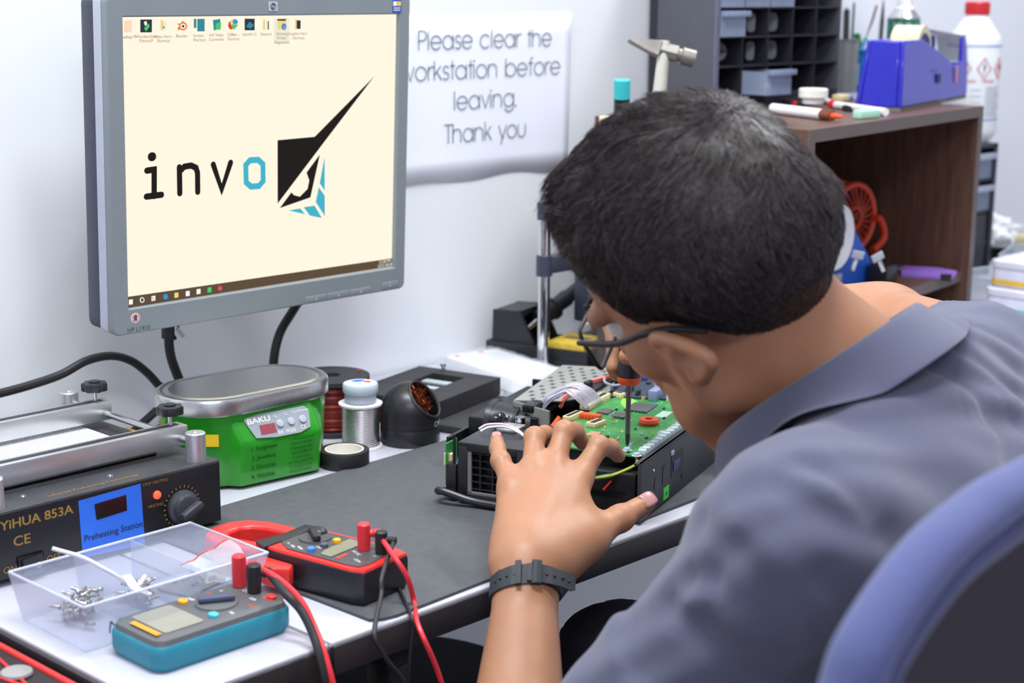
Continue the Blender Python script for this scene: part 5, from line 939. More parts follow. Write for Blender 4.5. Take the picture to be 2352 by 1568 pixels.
# cup of tools between cabinet and spray can, and the blue basket
c0 = atz(1942, 214, ZS); t = thing('tool_cup', 'metal cup holding brushes and pens right of the drawer cabinet', 'cup', (c0[0]+0.012, c0[1]+0.01, ZS+0.0004))
b = MB(); b.lathe([(0, 0.0), (0.021, 0.0), (0.021, 0.088), (0.0225, 0.089), (0.0225, 0.091), (0.0195, 0.091), (0.0195, 0.002), (0, 0.002)], mk('cup_metal', srgb(150, 152, 150), 0.4, metal=0.4), n=36); b.build('cup', t)
cupc = Vector(t.location)
for name, lab, cat, tip_px, mt, r, mt2 in (('marker_pen', 'thick black pen leaning in the metal cup', 'pen', (1945, 18), 'black_plastic', 0.006, 'black_plastic'), ('wire_brush', 'blue-handled brush leaning right out of the metal cup', 'brush', (2018, 14), mk('brush_blue', srgb(60, 140, 180), 0.4), 0.004, 'blade_steel'), ('thin_probe', 'thin dark probe standing at the back of metal cup', 'probe', (1962, 4), 'black_steel', 0.0022, 'black_steel')):
    p = Vector(at(*tip_px, (cupc-Vector(EYE)).dot(Vector(AX[2])))); e = cupc+Vector((-0.006 if 'blue' in lab else 0.006, 0.004 if 'thick' in lab else -0.006, 0.004))
    t2 = thing(name, lab, cat, tuple(e)); b = MB(); v = p-e; b.cyl((0, 0, 0), v*(0.62 if r == 0.004 else 0.97), r, mt, r*0.9, 14); b.build('shaft', t2)
    b = MB()
    if r == 0.004:
        for k in range(7): b.tube([v*0.62, v*0.8+Vector((0.0015*(k-3), 0, 0.0008*k)), v+Vector((0.003*(k-3), 0.001*k, 0.001*(k % 3)))], 0.0008, mt2, 5, 3)
    else: b.cyl(v*0.97, v, r*0.8, mt2, r*0.3, 12)
    b.build('tip', t2)
c0 = atz(1998, 214, ZS); t = thing('plastic_basket', 'light blue slotted plastic basket behind the tape dispenser', 'basket', (c0[0]+0.03, c0[1]+0.022, ZS+0.0004), rz=-0.6)
mk('basket_blue', srgb(40, 140, 225), 0.35); b = MB()
for k in range(4):
    rz_ = k*PI/2; T = Matrix.Rotation(rz_, 4, 'Z')
    b.box(-0.026, 0.026, -0.026, -0.0245, 0.0, 0.010, 'basket_blue', T=T); b.box(-0.026, 0.026, -0.026, -0.0245, 0.060, 0.070, 'basket_blue', T=T); b.box(-0.029, 0.029, -0.029, -0.0245, 0.070, 0.073, 'basket_blue', T=T)
    for i in range(6): b.box(-0.026+i*0.0096, -0.0225+i*0.0096, -0.026, -0.0245, 0.010, 0.060, 'basket_blue', T=T)
b.box(-0.0245, 0.0245, -0.0245, 0.0245, 0.0, 0.0015, 'basket_blue'); b.build('basket', t)
bp = Vector(t.location)
b = MB(); e = bp+Vector((0.0, 0.0, 0.003)); p = e+Vector((-0.028, 0.012, 0.098)); b.box(-0.006, 0.006, -0.004, 0.004, 0, (p-e).length, mk('tool_green', srgb(36, 120, 60), 0.5), 0.002, T=TM(e) @ (p-e).to_track_quat('Z', 'Y').to_matrix().to_4x4()); tag(b.build('green_tool'), 'green plastic handle sticking out of the blue basket', 'tool')
b = MB(); e = bp+Vector((0.012, -0.01, 0.003)); p = e+Vector((0.055, 0.03, 0.155)); b.tube([e, e*0.5+p*0.5, p], 0.004, 'black_steel', 10, 4, rr=lambda u: 0.004 if u < 0.8 else 0.004*(1.05-u)/0.25); tag(b.build('pointed_tool'), 'dark pointed tool sticking up behind the masking tape roll', 'tool')
# bottle behind the shelf on the black drawer tower
YB = 1.50; bc = Vector(aty(2225, 323, YB)); 
t = thing('drawer_tower', 'black plastic drawer tower with clear drawers right of the shelf unit', 'drawer cabinet', (bc.x+0.015, YB+0.02, ZD))
tz = bc.z-ZD
mk('tower_black', srgb(34, 36, 46), 0.4); x1_ = Vector(aty(2293, 335, YB-0.06)).x-t.location.x; TWY = -0.08
b = MB(); b.box(x1_-0.13, x1_-0.124, TWY, 0.10, 0.0003, tz, 'tower_black'); b.box(x1_-0.012, x1_, TWY, 0.10, 0.0003, tz, 'tower_black'); b.box(x1_-0.13, x1_, TWY, 0.10, tz-0.006, tz, 'tower_black'); b.box(x1_-0.13, x1_, 0.094, 0.10, 0.0003, tz-0.006, 'tower_black')
for k in range(4): b.box(x1_-0.124, x1_-0.012, TWY+0.002, 0.094, 0.002+k*0.058, 0.006+k*0.058, 'tower_black')
b.box(x1_-0.124, x1_-0.012, TWY+0.004, TWY+0.008, 0.006, 0.115, 'tower_black'); b.build('housing', t)
for k in (2, 3):
    b = MB(); z = 0.0065+k*0.058; b.box(x1_-0.122, x1_-0.016, TWY+0.001, 0.085, z, z+0.045, 'drawer_clear', 0.002); d = b.build('drawer', t); b = MB(); b.box(x1_-0.122, x1_-0.016, TWY-0.010, TWY+0.0009, z+0.036, z+0.046, 'smoke_plastic', 0.002); b.build('lip', d)
t = thing('solvent_bottle', 'white plastic solvent bottle with red cap and hazard label behind dispenser', 'bottle', (bc.x, YB, bc.z+0.0004))
bw = Vector(aty(2278, 200, YB)).x-bc.x; S_ = (Vector(aty(2218, 4, YB)).z-bc.z); R_ = 0.047
mk('bottle_white', srgb(226, 230, 232), 0.35, var=0.02)
b = MB(); b.lathe([(0, 0), (R_*0.8, 0.0), (R_*0.95, 0.012), (R_, 0.022), (R_, S_*0.72), (R_*0.93, S_*0.76), (R_*0.48, S_*0.88), (R_*0.42, S_*0.90), (R_*0.42, S_*0.92)], 'bottle_white', n=48); b.build('body', t)
b = MB(); b.lathe([(R_*0.44, S_*0.905), (R_*0.46, S_*0.912), (R_*0.46, S_*0.99), (R_*0.42, S_), (0, S_)], mk('cap_red', srgb(204, 44, 48), 0.4), n=40)
for k in range(30): a = 2*PI*k/30; b.box(R_*0.455, R_*0.472, -0.0012, 0.0012, S_*0.915, S_*0.985, 'cap_red', T=Matrix.Rotation(a, 4, 'Z'))
b.build('cap', t)
mk('label_white', srgb(222, 228, 230), 0.5); mk('label_blue', srgb(70, 96, 180), 0.5); mk('label_red', srgb(200, 70, 74), 0.5)
vd = Vector((-bc.x, -YB, 0)).normalized(); vx = Vector((0, 0, 1)).cross(vd)
def onb(a, z, k=1.0): d = vd*math.cos(a)+vx*math.sin(a); return d*(R_+0.0005*k)+Vector((0, 0, z))
def wrapstroke(b, pts, w, mt):   # small stroke on the round wall (a = angle, z = height)
    b.tube([onb(a, z) for a, z in pts], w, mt, 5, 1)
b = MB()
for z in (S_*0.165, S_*0.69): b.torus((0, 0, z), R_+0.0002, 0.0010, 'label_blue', 56, 6)
for a0, zc in ((0.42, S_*0.53), (1.15, S_*0.53), (-0.35, S_*0.53)):
    da, dz = 0.27, 0.0185; wrapstroke(b, [(a0-da, zc), (a0, zc+dz), (a0+da, zc), (a0, zc-dz), (a0-da, zc)], 0.0012, 'label_red'); wrapstroke(b, [(a0, zc+0.008), (a0, zc-0.003)], 0.0017, 'ink'); wrapstroke(b, [(a0, zc-0.007), (a0, zc-0.0085)], 0.0014, 'ink')
for k, chh in enumerate('VAARA / DANGER'):
    a = -0.25+k*0.085; d = vd*math.cos(a)+vx*math.sin(a); b.text(chh, 0.0075, 'label_red', FR(d*(R_+0.0006)+Vector((0, 0, S_*0.43)), Vector((0, 0, 1)).cross(d), (0, 0, 1)))
for k in range(14): wrapstroke(b, [(0.52+0.9*j/8*(0.8+0.2*math.sin(k*5)), S_*(0.40-0.016*k)) for j in range(9)], 0.00045, mk('label_grey', srgb(150, 152, 154), 0.6) if k == 0 else 'label_grey')
for k in range(5): wrapstroke(b, [(-0.05+0.4*j/6, S_*(0.38-0.045*k)) for j in range(7)], 0.00045, 'label_grey')
b.build('label', t)
# small things on the shelf top
p = sl(1866, 262, HS_); t = thing('small_jar', 'small white screw-top jar standing on the tubes on the shelf top', 'jar', sw_(*p, HS_+0.0145))
b = MB(); b.lathe([(0, 0), (0.014, 0.0), (0.0155, 0.002), (0.0155, 0.009)], 'white_plastic', n=32); b.build('body', t); b = MB(); b.lathe([(0.0195, 0.0091), (0.021, 0.010), (0.021, 0.021), (0.0195, 0.0225), (0, 0.0225)], mk('lid_white', srgb(228, 226, 214), 0.45), n=36); b.build('lid', t)
def lying(name, lab, cat, pa, pb, r, segs, h=None):
    A = Vector(sw_(*sl(*pa, HS_), HS_+r+0.0004)); B = Vector(sw_(*sl(*pb, HS_), HS_+r+0.0004)); t = thing(name, lab, cat, tuple(A)); v = B-A; b = None
    for (u0_, u1_, k0, k1, mt, pn) in segs: b = MB(); b.cyl(v*u0_, v*u1_, r*k0, mt, r*k1, 20); b.build(pn, t)
    return t
lying('glue_syringe', 'white and amber labelled tube lying at the left shelf-top edge', 'tube', (1775, 262), (1935, 282), 0.0075, [(0, 0.72, 1, 1, 'white_plastic', 'label'), (0.72, 0.86, 1, 0.9, mk('amber_tube', srgb(120, 60, 40), 0.3), 'barrel'), (0.86, 0.90, 0.55, 0.5, 'orange', 'nozzle'), (0.90, 1.0, 0.5, 0.25, 'orange', 'tip')])
lying('marker_pen', 'white marker pen lying toward the blue dispenser on the shelf top', 'pen', (1905, 248), (2034, 267), 0.0055, [(0, 0.12, 0.8, 1, 'red', 'end_cap'), (0.12, 0.88, 1, 1, 'white_plastic', 'barrel'), (0.88, 1.0, 1.05, 1.0, 'white_plastic', 'cap')])
lying('marker_pen', 'red and white marker pen lying behind the mint eraser', 'pen', (1890, 236), (1950, 257), 0.0045, [(0, 0.35, 1, 1, 'white_plastic', 'barrel'), (0.35, 0.45, 1.02, 1.02, 'red', 'band'), (0.45, 0.75, 1, 1, 'red', 'cap'), (0.75, 1.0, 1.0, 0.9, 'black_plastic', 'tip')])
p = sl(1990, 272, HS_); b = MB(); b.box(-0.021, 0.021, -0.008, 0.008, 0.0, 0.012, mk('mint', srgb(172, 220, 196), 0.6), 0.002); o = b.build('eraser'); o.location = sw_(*p, HS_+0.0004); o.rotation_euler.z = SA-0.25; tag(o, 'mint green eraser lying on the shelf-top front edge', 'eraser')
p = sl(1925, 243, HS_); b = MB(); b.prism(rrect(-0.045, 0.05, -0.02, 0.02, 0.008), 0.0, 0.010, 'black_plastic', b=0.003); o = b.build('black_remote'); o.location = sw_(p[0]-0.02, p[1]+0.05, HS_+0.0004); o.rotation_euler.z = 0.2; tag(o, 'flat black device lying behind the small white jar', 'device')
p = sl(1958, 236, HS_); b = MB(); b.box(-0.013, 0.013, -0.01, 0.01, 0, 0.012, 'cream', 0.003); b.cyl((0.008, -0.003, 0.006), (0.022, -0.003, 0.006), 0.005, 'blue', n=12); o = b.build('cream_plug'); o.location = sw_(p[0], p[1]+0.02, HS_+0.0004); tag(o, 'cream and blue plug lying left of the tape dispenser', 'plug')
b = MB(); p = sl(1838, 246, HS_); b.cyl((0, 0, 0.004), (0.05, -0.006, 0.004), 0.004, 'red', n=12); o = b.build('red_pen'); o.location = sw_(p[0], p[1]+0.012, HS_+0.0006); tag(o, 'thin red pen lying behind the small white jar', 'pen')
# inside the shelf
zs = 0.058+th_
p = sl(1995, 610, zs); fc = Vector(sw_(SL*0.27, 0.20, zs)); fc = Vector(aty(1945, 498, 1.395)); 
t = thing('desk_fan', 'small orange fan with wire guard inside the shelf unit', 'fan', tuple(fc))
FX = FR((0, 0, 0), (Vector(AX[0])*0.75+Vector(AX[2])*0.66), (0, 0, 1)); mk('fan_orange', srgb(190, 58, 26), 0.4)
b = MB(); RF = 0.052
b.torus((0, 0, 0.012), RF, 0.005, 'fan_orange', 48, 10, FX); b.torus((0, 0, -0.02), RF*1.02, 0.004, 'fan_orange', 48, 10, FX); b.torus((0, 0, 0.016), RF*0.3, 0.002, 'fan_orange', 30, 8, FX)
for k in range(22): a = 2*PI*k/22; b.tube([tuple(FX @ Vector((RF*0.3*math.cos(a), RF*0.3*math.sin(a), 0.017))), tuple(FX @ Vector((RF*0.7*math.cos(a+0.2), RF*0.7*math.sin(a+0.2), 0.016))), tuple(FX @ Vector((RF*math.cos(a+0.25), RF*math.sin(a+0.25), 0.012)))], 0.0011, 'fan_orange', 5, 3)
for k in range(22): a = 2*PI*k/22; b.cyl(FX @ Vector((RF*math.cos(a), RF*math.sin(a), 0.012)), FX @ Vector((RF*math.cos(a), RF*math.sin(a), -0.02)), 0.0011, 'fan_orange', n=5)
b.build('guard', t)
b = MB(); b.cyl(FX @ Vector((0, 0, -0.03)), FX @ Vector((0, 0, 0.002)), 0.015, mk('fan_motor', srgb(70, 50, 44), 0.5)); b.build('motor', t)
for k in range(3):
    b = MB(); a = 2*PI*k/3; b.add([tuple(FX @ Vector((r_*math.cos(a+w_), r_*math.sin(a+w_), z_))) for r_, w_, z_ in ((0.012, -0.3, -0.004), (0.052, -0.1, -0.008), (0.055, 0.55, 0.004), (0.012, 0.5, 0.002))]+[tuple(FX @ Vector((r_*math.cos(a+w_), r_*math.sin(a+w_), z_+0.0015))) for r_, w_, z_ in ((0.012, -0.3, -0.004), (0.052, -0.1, -0.008), (0.055, 0.55, 0.004), (0.012, 0.5, 0.002))], [(3, 2, 1, 0), (4, 5, 6, 7), (0, 1, 5, 4), (1, 2, 6, 5), (2, 3, 7, 6), (3, 0, 4, 7)], mk('blade_orange', srgb(150, 70, 50), 0.5) if k == 0 else 'blade_orange'); b.build('blade', t)
b = MB(); q0 = [Vector(aty(x, y, 1.37))-fc for x, y in ((2012, 500), (2022, 505), (2030, 530), (2028, 550), (2012, 568), (2004, 575))]; b.tube(q0, 0.0062, 'fan_orange', 12, 6); b.build('stand_bracket', t)
zf = Vector(sw_(0, 0, zs)).z; b = MB(); b.box(-0.05, 0.05, -0.03, 0.03, zf+0.0004-fc.z, zf+0.012-fc.z, 'fan_orange', 0.004, T=TM((-0.01, 0.0, 0))); b.cyl((0, 0, zf+0.01-fc.z), (0, 0, -0.05), 0.006, 'fan_orange'); b.build('base', t)
zfl = ZD+zs+0.0004; fp1 = aty(1893, 412, 1.335); fp2 = aty(1993, 600, 1.335)
t = thing('blue_folder', 'blue box file leaning inside the shelf unit in front of orange fan', 'folder', (2.02, 1.335, zfl))
fx0 = -0.13; pf = [(fx0, 0.0), (fp2[0]-2.02+0.012, 0.0), (fp2[0]-2.02, fp2[2]-zfl), (fp1[0]-2.02, fp1[2]-zfl), (fx0, fp1[2]-zfl)]
b = MB(); b.prism(pf, -0.008, 0.008, mk('folder_blue', srgb(34, 92, 190), 0.45), Matrix.Rotation(PI/2, 4, 'X')); b.build('panel', t, bevel=0.0012)
b = MB(); b.box(0.060, 0.080, -0.0105, -0.0082, 0.012, 0.024, 'silver_light', 0.0005); b.build('clip', t)
rc_ = Vector(aty(1920, 545, 1.308)); t = thing('cable_coil', 'white coil of cable leaning beside the blue folder in the shelf', 'cable coil', tuple(rc_))
b = MB(); CX = FR((0, 0, 0), (Vector(AX[0])*0.8+Vector(AX[2])*0.6), (0, 0, 1))
for k in range(7): b.torus((0, 0, 0), 0.010+k*0.0036, 0.0019, 'white_plastic', 44, 8, CX @ TM((0, 0, 0.0)), sy=1.45)
for k in range(7): b.torus((0, 0, 0), 0.010+k*0.0036, 0.0019, 'white_plastic', 44, 8, CX @ TM((0, 0, 0.0036)), sy=1.45)
b.build('coil', t)
t = thing('zip_pouch', 'black zipped pouch lying on the inner board of the shelf unit', 'pouch', sw_(0.155, 0.042, zs+0.0004), rz=SA-0.05)
b = MB(); b.prism(rrect(-0.10, 0.072, -0.035, 0.030, 0.018), 0.0, 0.026, mk('pouch_black', srgb(28, 28, 34), 0.35, bump=0.4, bscale=60), b=0.010); b.build('body', t); b = MB(); b.tube([(-0.095, -0.0365, 0.014), (0.0, -0.0368, 0.015), (0.05, -0.0365, 0.014), (0.063, -0.015, 0.014)], 0.0016, 'silver_light', 6, 6); b.build('zip', t)
for (px, py, lab) in ((1970, 585, 'grey spring clip leaning against the blue folder'), (2016, 590, 'grey spring clip right of the blue folder in shelf')):
    p = Vector(at(px, py, 2.33)); b = MB(); b.box(-0.009, 0.009, -0.0015, 0.0015, -0.006, 0.006, 'silver_light', 0.001); b.box(-0.003, 0.003, -0.002, 0.002, -0.026, -0.006, 'steel', 0.001); o = b.build('spring_clip'); o.location = p; o.rotation_euler = (0.3, 0.2 if px < 2000 else -0.5, -0.7); tag(o, lab, 'clip')
t = thing('black_adapter', 'black adapter block lying behind the pouch in the shelf unit', 'adapter', sw_(0.385, 0.060, zs+0.0004), rz=SA)
b = MB(); b.box(-0.02, 0.02, -0.015, 0.02, 0.0, 0.03, 'black_plastic', 0.004); b.build('body', t); b = MB(); b.tube([(0.02, 0, 0.015), (0.06, 0.01, 0.006), (0.08, 0.02, 0.004), (0.10, 0.04, 0.004), (0.12, 0.02, 0.004), (0.14, 0.05, 0.005)], 0.0032, mk('cord_grey', srgb(90, 84, 84), 0.5), 8, 6); b.build('cord', t)
p0_ = sl(2065, 640, zs); p1_ = sl(2195, 635, zs); b = MB(); q_ = [sl(2068, 618, zs), sl(2150, 622, zs), sl(2197, 630, zs), sl(2188, 642, zs), sl(2120, 640, zs), sl(2070, 636, zs)]; b.prism([(x, y) for x, y in q_], zs+0.0006, zs+0.006, mk('violet', srgb(150, 110, 205), 0.5), SM); b.prism([sl(2160, 640, zs), sl(2186, 641, zs), sl(2184, 648, zs), sl(2160, 646, zs)], zs+0.0006, zs+0.008, 'black_plastic', SM); tag(b.build('violet_card'), 'violet plastic card lying at the front of the shelf unit', 'card')

# ------------------------------------------------------------------ clutter at the right end of the desk
def spread(px, py, z=ZD): return Vector(atz(px, py, z))
mk('box_lilac', srgb(226, 226, 240), 0.4)
for nm, lab, px, py, s in (('clear_box', 'clear lidless plastic box right of the shelf unit, nearest the wall', 2320, 612, 1.0), ('clear_box', 'clear plastic tray of bits right of the shelf unit, in front', 2290, 660, 0.9)):
    p = spread(px, py+20); t = thing(nm, lab, 'box', (p.x+(0.03 if s == 1 else 0), p.y-(0.035 if s == 1 else 0), ZD+0.0004), rz=0.3 if s == 1 else -0.2); b = MB(); X, Y_, Z = 0.075*s, 0.055*s, 0.045*s; w = 0.002
    for a in ((-X, X, -Y_, -Y_+w, 0, Z), (-X, X, Y_-w, Y_, 0, Z), (-X, -X+w, -Y_+w, Y_-w, 0, Z), (X-w, X, -Y_+w, Y_-w, 0, Z), (-X+w, X-w, -Y_+w, Y_-w, 0, w)): b.box(*a, 'clear_plastic')
    b.build('tray', t); b = MB(); b.torus((0, 0, 0), 0.01, 0.001, 'clear_plastic') if False else b.tube([(-X, -Y_, Z), (X, -Y_, Z), (X, Y_, Z), (-X, Y_, Z), (-X, -Y_, Z)], 0.0014, 'box_rim', 6, 1); b.build('rim', t)
for k in range(2):
    p = spread(2372, 715); t = thing('food_box', ('upper' if k else 'lower')+' white lunch box with yellow band at the right picture edge', 'box', (p.x+0.012*k, p.y, ZD+0.0004+0.044*k), group=None)
    b = MB(); b.prism(rrect(-0.07, 0.07, -0.05, 0.05, 0.012), 0.0, 0.030, 'box_lilac', b=0.003); b.build('tub', t); b = MB(); b.prism(rrect(-0.073, 0.073, -0.053, 0.053, 0.014), 0.0301, 0.043, 'box_lilac', b=0.003); b.build('lid', t)
    b = MB(); b.prism(rrect(-0.0712, 0.0712, -0.0512, 0.0512, 0.0125), 0.004 if k else 0.003, 0.012, mk('band_yellow', srgb(236, 190, 60), 0.5) if k else mk('band_teal', srgb(110, 190, 210), 0.5)); b.build('band', t)
q = random.Random(9); p = spread(2262, 590); b = MB(); bm = bmesh.new(); bmesh.ops.create_icosphere(bm, subdivisions=4, radius=1)
from mathutils import noise
for v in bm.verts:
    n_ = noise.noise(v.co*1.8)*0.35+noise.noise(v.co*4.5)*0.18; v.co = Vector((v.co.x*0.042, v.co.y*0.05, v.co.z*0.045))*(1+n_); v.co.z = max(0, v.co.z+0.04)
b.bm(bm, mk('bag_white', srgb(236, 240, 244), 0.35, alpha=0.92, bump=0.2)); o = b.build('plastic_bag', angle=18); o.location = (p.x-0.012, p.y-0.01, ZD+0.0004); tag(o, 'crumpled white plastic bag on desk right of the shelf unit', 'bag')
p = spread(2372, 596); b = MB(); b.prism(rrect(-0.13, 0.10, -0.06, 0.08, 0.02), 0, 0.03, 'black_gloss', b=0.008); o = b.build('black_tray'); o.location = (p.x+0.03, p.y+0.0, ZD+0.0004); o.rotation_euler.z = -0.15; tag(o, 'glossy black device at the right edge behind the clear boxes', 'device')
tz2 = ZD+0.0308
for nm, lab, dx, dy, s, mt in (('cream_block', 'cream plastic part lying on the glossy black device', -0.055, 0.0, (0.022, 0.015, 0.022), 'cream'), ('white_box', 'white plastic housing behind the cream part', -0.03, 0.065, (0.04, 0.02, 0.03), 'white_plastic'), ('red_clip', 'small red clip beside the white plastic housing', -0.095, 0.05, (0.015, 0.006, 0.01), 'ferrite_red'), ('grey_part', 'grey metal part at the left end of the black device', -0.115, 0.03, (0.02, 0.015, 0.006), 'silver_plastic')):
    b = MB(); b.box(-s[0], s[0], -s[1], s[1], 0, s[2], mt, 0.003); b.box(-s[0]*0.5, s[0]*0.3, -s[1]*0.6, s[1]*0.5, s[2], s[2]*1.25, mt, 0.001); o = b.build(nm); o.location = (p.x+0.03+dx, p.y+dy, tz2); o.rotation_euler.z = q.uniform(-0.6, 0.6); tag(o, lab, 'part')
p = spread(2268, 690); b = MB(); b.box(-0.07, 0.06, -0.035, 0.035, 0, 0.006, mk('pale_teal', srgb(150, 205, 215), 0.4, alpha=0.9), 0.002); o = b.build('blue_card'); o.location = (p.x, p.y-0.06, ZD+0.0004); o.rotation_euler.z = 0.4; tag(o, 'pale blue plastic card on the desk before the clear tray', 'card')
# ------------------------------------------------------------------ distance-field modelling for the body
V3 = lambda *a: np.array(a, float)
def cone(a, b, ra, rb, k=0.02): return ('cone', np.array(a, float), np.array(b, float), ra, rb, k)
def ell(c, r, Rm=None, k=0.02): return ('ell', np.array(c, float), np.array(r, float), np.eye(3) if Rm is None else Rm, k)
def fcone(a, b, ra, rb, k=0.01): return ('fcone', np.array(a, float), np.array(b, float), ra, rb, k)
def cut(c, r, k=0.01, Rm=None): return ('cut', np.array(c, float), np.array(r, float), np.eye(3) if Rm is None else Rm, k)
def groove(a, b, r, k=0.012): return ('groove', np.array(a, float), np.array(b, float), r, k)
def pd(p, P):
    t = p[0]
    if t in ('cone', 'fcone', 'groove'):
        a, b = p[1], p[2]; ra = p[3]; rb = p[4] if t != 'groove' else p[3]
        ab = b-a; L2 = ab@ab; u = ((P-a)@ab)/L2
        if t == 'fcone':
            uc = u; d = P-a-uc[:, None]*ab; rad = np.sqrt((d*d).sum(1))-(ra+(rb-ra)*np.clip(u, 0, 1)); L = math.sqrt(L2); ax = np.maximum(-u, u-1)*L
            return np.maximum(rad, ax)
        u = np.clip(u, 0, 1); d = P-a-u[:, None]*ab; return np.sqrt((d*d).sum(1))-(ra+(rb-ra)*u)
    q = (P-p[1])@p[3]; r = p[2]; k0 = np.sqrt(((q/r)**2).sum(1)); k1 = np.sqrt(((q/(r*r))**2).sum(1))+1e-9
    return k0*(k0-1)/k1
def combine(f, d, p):
    k = p[-1]
    if p[0] in ('cut', 'groove'):
        h = np.maximum(k-np.abs(f+d), 0)/k; return np.maximum(f, -d)+h*h*k/4
    h = np.maximum(k-np.abs(f-d), 0)/k; return np.minimum(f, d)-h*h*k/4
def field(prims, P):
    f = np.full(len(P), 9.0)
    for p in prims: f = combine(f, pd(p, P), p)
    return f
def pbound(p):
    if p[0] in ('cone', 'fcone'): r = max(p[3], p[4]); return np.minimum(p[1], p[2])-r, np.maximum(p[1], p[2])+r
    if p[0] == 'ell': r = p[2].max(); return p[1]-r, p[1]+r
    return None
def sdf_mesh(prims, h, post=None, pad=0.02):
    lo = np.min([pbound(p)[0] for p in prims if pbound(p)], axis=0)-pad; hi = np.max([pbound(p)[1] for p in prims if pbound(p)], axis=0)+pad
    B = 8; nb = np.ceil((hi-lo)/(B*h)).astype(int); N = nb*B+1
    I = np.stack(np.meshgrid(*[np.arange(n) for n in nb], indexing='ij'), -1).reshape(-1, 3); Cn = lo+(I+0.5)*B*h
    fc = field(prims, Cn); rad = B*h*0.87; act = np.abs(fc) < rad+pad
    val = np.repeat(np.repeat(np.repeat(np.where(fc < 0, -1.0, 1.0).reshape(nb).astype(np.float32), B, 0), B, 1), B, 2)
    val = np.pad(val, ((0, 1), (0, 1), (0, 1)), mode='edge')
    Ia = I[act]; Ca = Cn[act]; off = np.stack(np.meshgrid(*[np.arange(B)]*3, indexing='ij'), -1).reshape(-1, 3)
    G = (Ia[:, None, :]*B+off[None]).reshape(-1, 3); P = lo+G*h; f = np.full((len(Ia), B**3), 9.0); P3 = P.reshape(len(Ia), -1, 3)
    for p in prims:
        m = np.abs(pd(p, Ca)) < 1e9; m = pd(p, Ca) < rad+p[-1]+pad
        if not m.any(): continue
        sub = P3[m].reshape(-1, 3); f[m] = combine(f[m].reshape(-1), pd(p, sub), p).reshape(-1, B**3)
    f = f.reshape(-1)
    if post: f = post(P, f)
    val[G[:, 0], G[:, 1], G[:, 2]] = f
    s = val < 0; cnt = sum(s[i:s.shape[0]-1+i, j:s.shape[1]-1+j, k:s.shape[2]-1+k].astype(np.uint8) for i in (0, 1) for j in (0, 1) for k in (0, 1))
    mix = (cnt > 0) & (cnt < 8); idx = np.full(mix.shape, -1, np.int32); cells = np.argwhere(mix); idx[mix] = np.arange(len(cells))
    cor = np.array([(i, j, k) for i in (0, 1) for j in (0, 1) for k in (0, 1)])
    vals = np.stack([val[cells[:, 0]+c[0], cells[:, 1]+c[1], cells[:, 2]+c[2]] for c in cor], 1)
    acc = np.zeros((len(cells), 3)); n = np.zeros(len(cells))
    for a in range(8):
        for b2 in range(a+1, 8):
            if np.abs(cor[a]-cor[b2]).sum() != 1: continue
            va, vb = vals[:, a], vals[:, b2]; m = (va < 0) != (vb < 0); t = np.where(m, va/(va-vb+1e-12), 0)
            acc[m] += (cor[a]+(cor[b2]-cor[a])*t[:, None])[m]; n[m] += 1
    vert = lo+(cells+acc/n[:, None])*h; faces = []
    for ax in range(3):
        o = [0, 0, 0]; o[ax] = 1; sl = [slice(0, d) for d in mix.shape]
        s0 = s[:mix.shape[0], :mix.shape[1], :mix.shape[2]]; s1 = s[o[0]:mix.shape[0]+o[0], o[1]:mix.shape[1]+o[1], o[2]:mix.shape[2]+o[2]]
        e = np.argwhere(s0 != s1); u, w = [(1, 2), (2, 0), (0, 1)][ax]; e = e[(e[:, u] > 0) & (e[:, w] > 0)]
        du = np.zeros(3, int); du[u] = 1; dw = np.zeros(3, int); dw[w] = 1; g = lambda q: idx[q[:, 0], q[:, 1], q[:, 2]]
        quad = np.stack([g(e-du-dw), g(e-dw), g(e), g(e-du)], 1); flip = s0[e[:, 0], e[:, 1], e[:, 2]]; quad[~flip] = quad[~flip][:, ::-1]; faces.append(quad[(quad >= 0).all(1)])
    return vert, np.concatenate(faces)
def np_mesh(name, V, F, mts, parent=None, smooth_it=0, mi=None):
    me = bpy.data.meshes.new(name); me.vertices.add(len(V)); me.vertices.foreach_set('co', np.asarray(V, np.float32).ravel())
    F = np.asarray(F); k = F.shape[1]; me.loops.add(F.size); me.loops.foreach_set('vertex_index', F.ravel().astype(np.int32)); me.polygons.add(len(F)); me.polygons.foreach_set('loop_start', np.arange(len(F), dtype=np.int32)*k)
    for mt in mts: me.materials.append(M[mt] if isinstance(mt, str) else mt)
    if mi is not None: me.polygons.foreach_set('material_index', mi)
    me.update(calc_edges=True); me.validate(); me.polygons.foreach_set('use_smooth', [True]*len(me.polygons)); me.update()
    o = bpy.data.objects.new(name, me); COL.objects.link(o)
    if parent: o.parent = parent
    return o
def relax(V, F, it=2, lam=0.5):
    V = V.copy(); E = np.concatenate([F[:, [0, 1]], F[:, [1, 2]], F[:, [2, 3]], F[:, [3, 0]]]); deg = np.bincount(E[:, 0], minlength=len(V))+np.bincount(E[:, 1], minlength=len(V))
    for q in range(it):
        A = np.zeros_like(V)
        for c in range(3): A[:, c] = np.bincount(E[:, 0], V[E[:, 1], c], len(V))+np.bincount(E[:, 1], V[E[:, 0], c], len(V))
        V += (A/np.maximum(deg, 1)[:, None]-V)*(lam if q % 2 == 0 else -lam*0.95)
    return V
def nz(v): v = np.array(v, float); return v/np.linalg.norm(v)

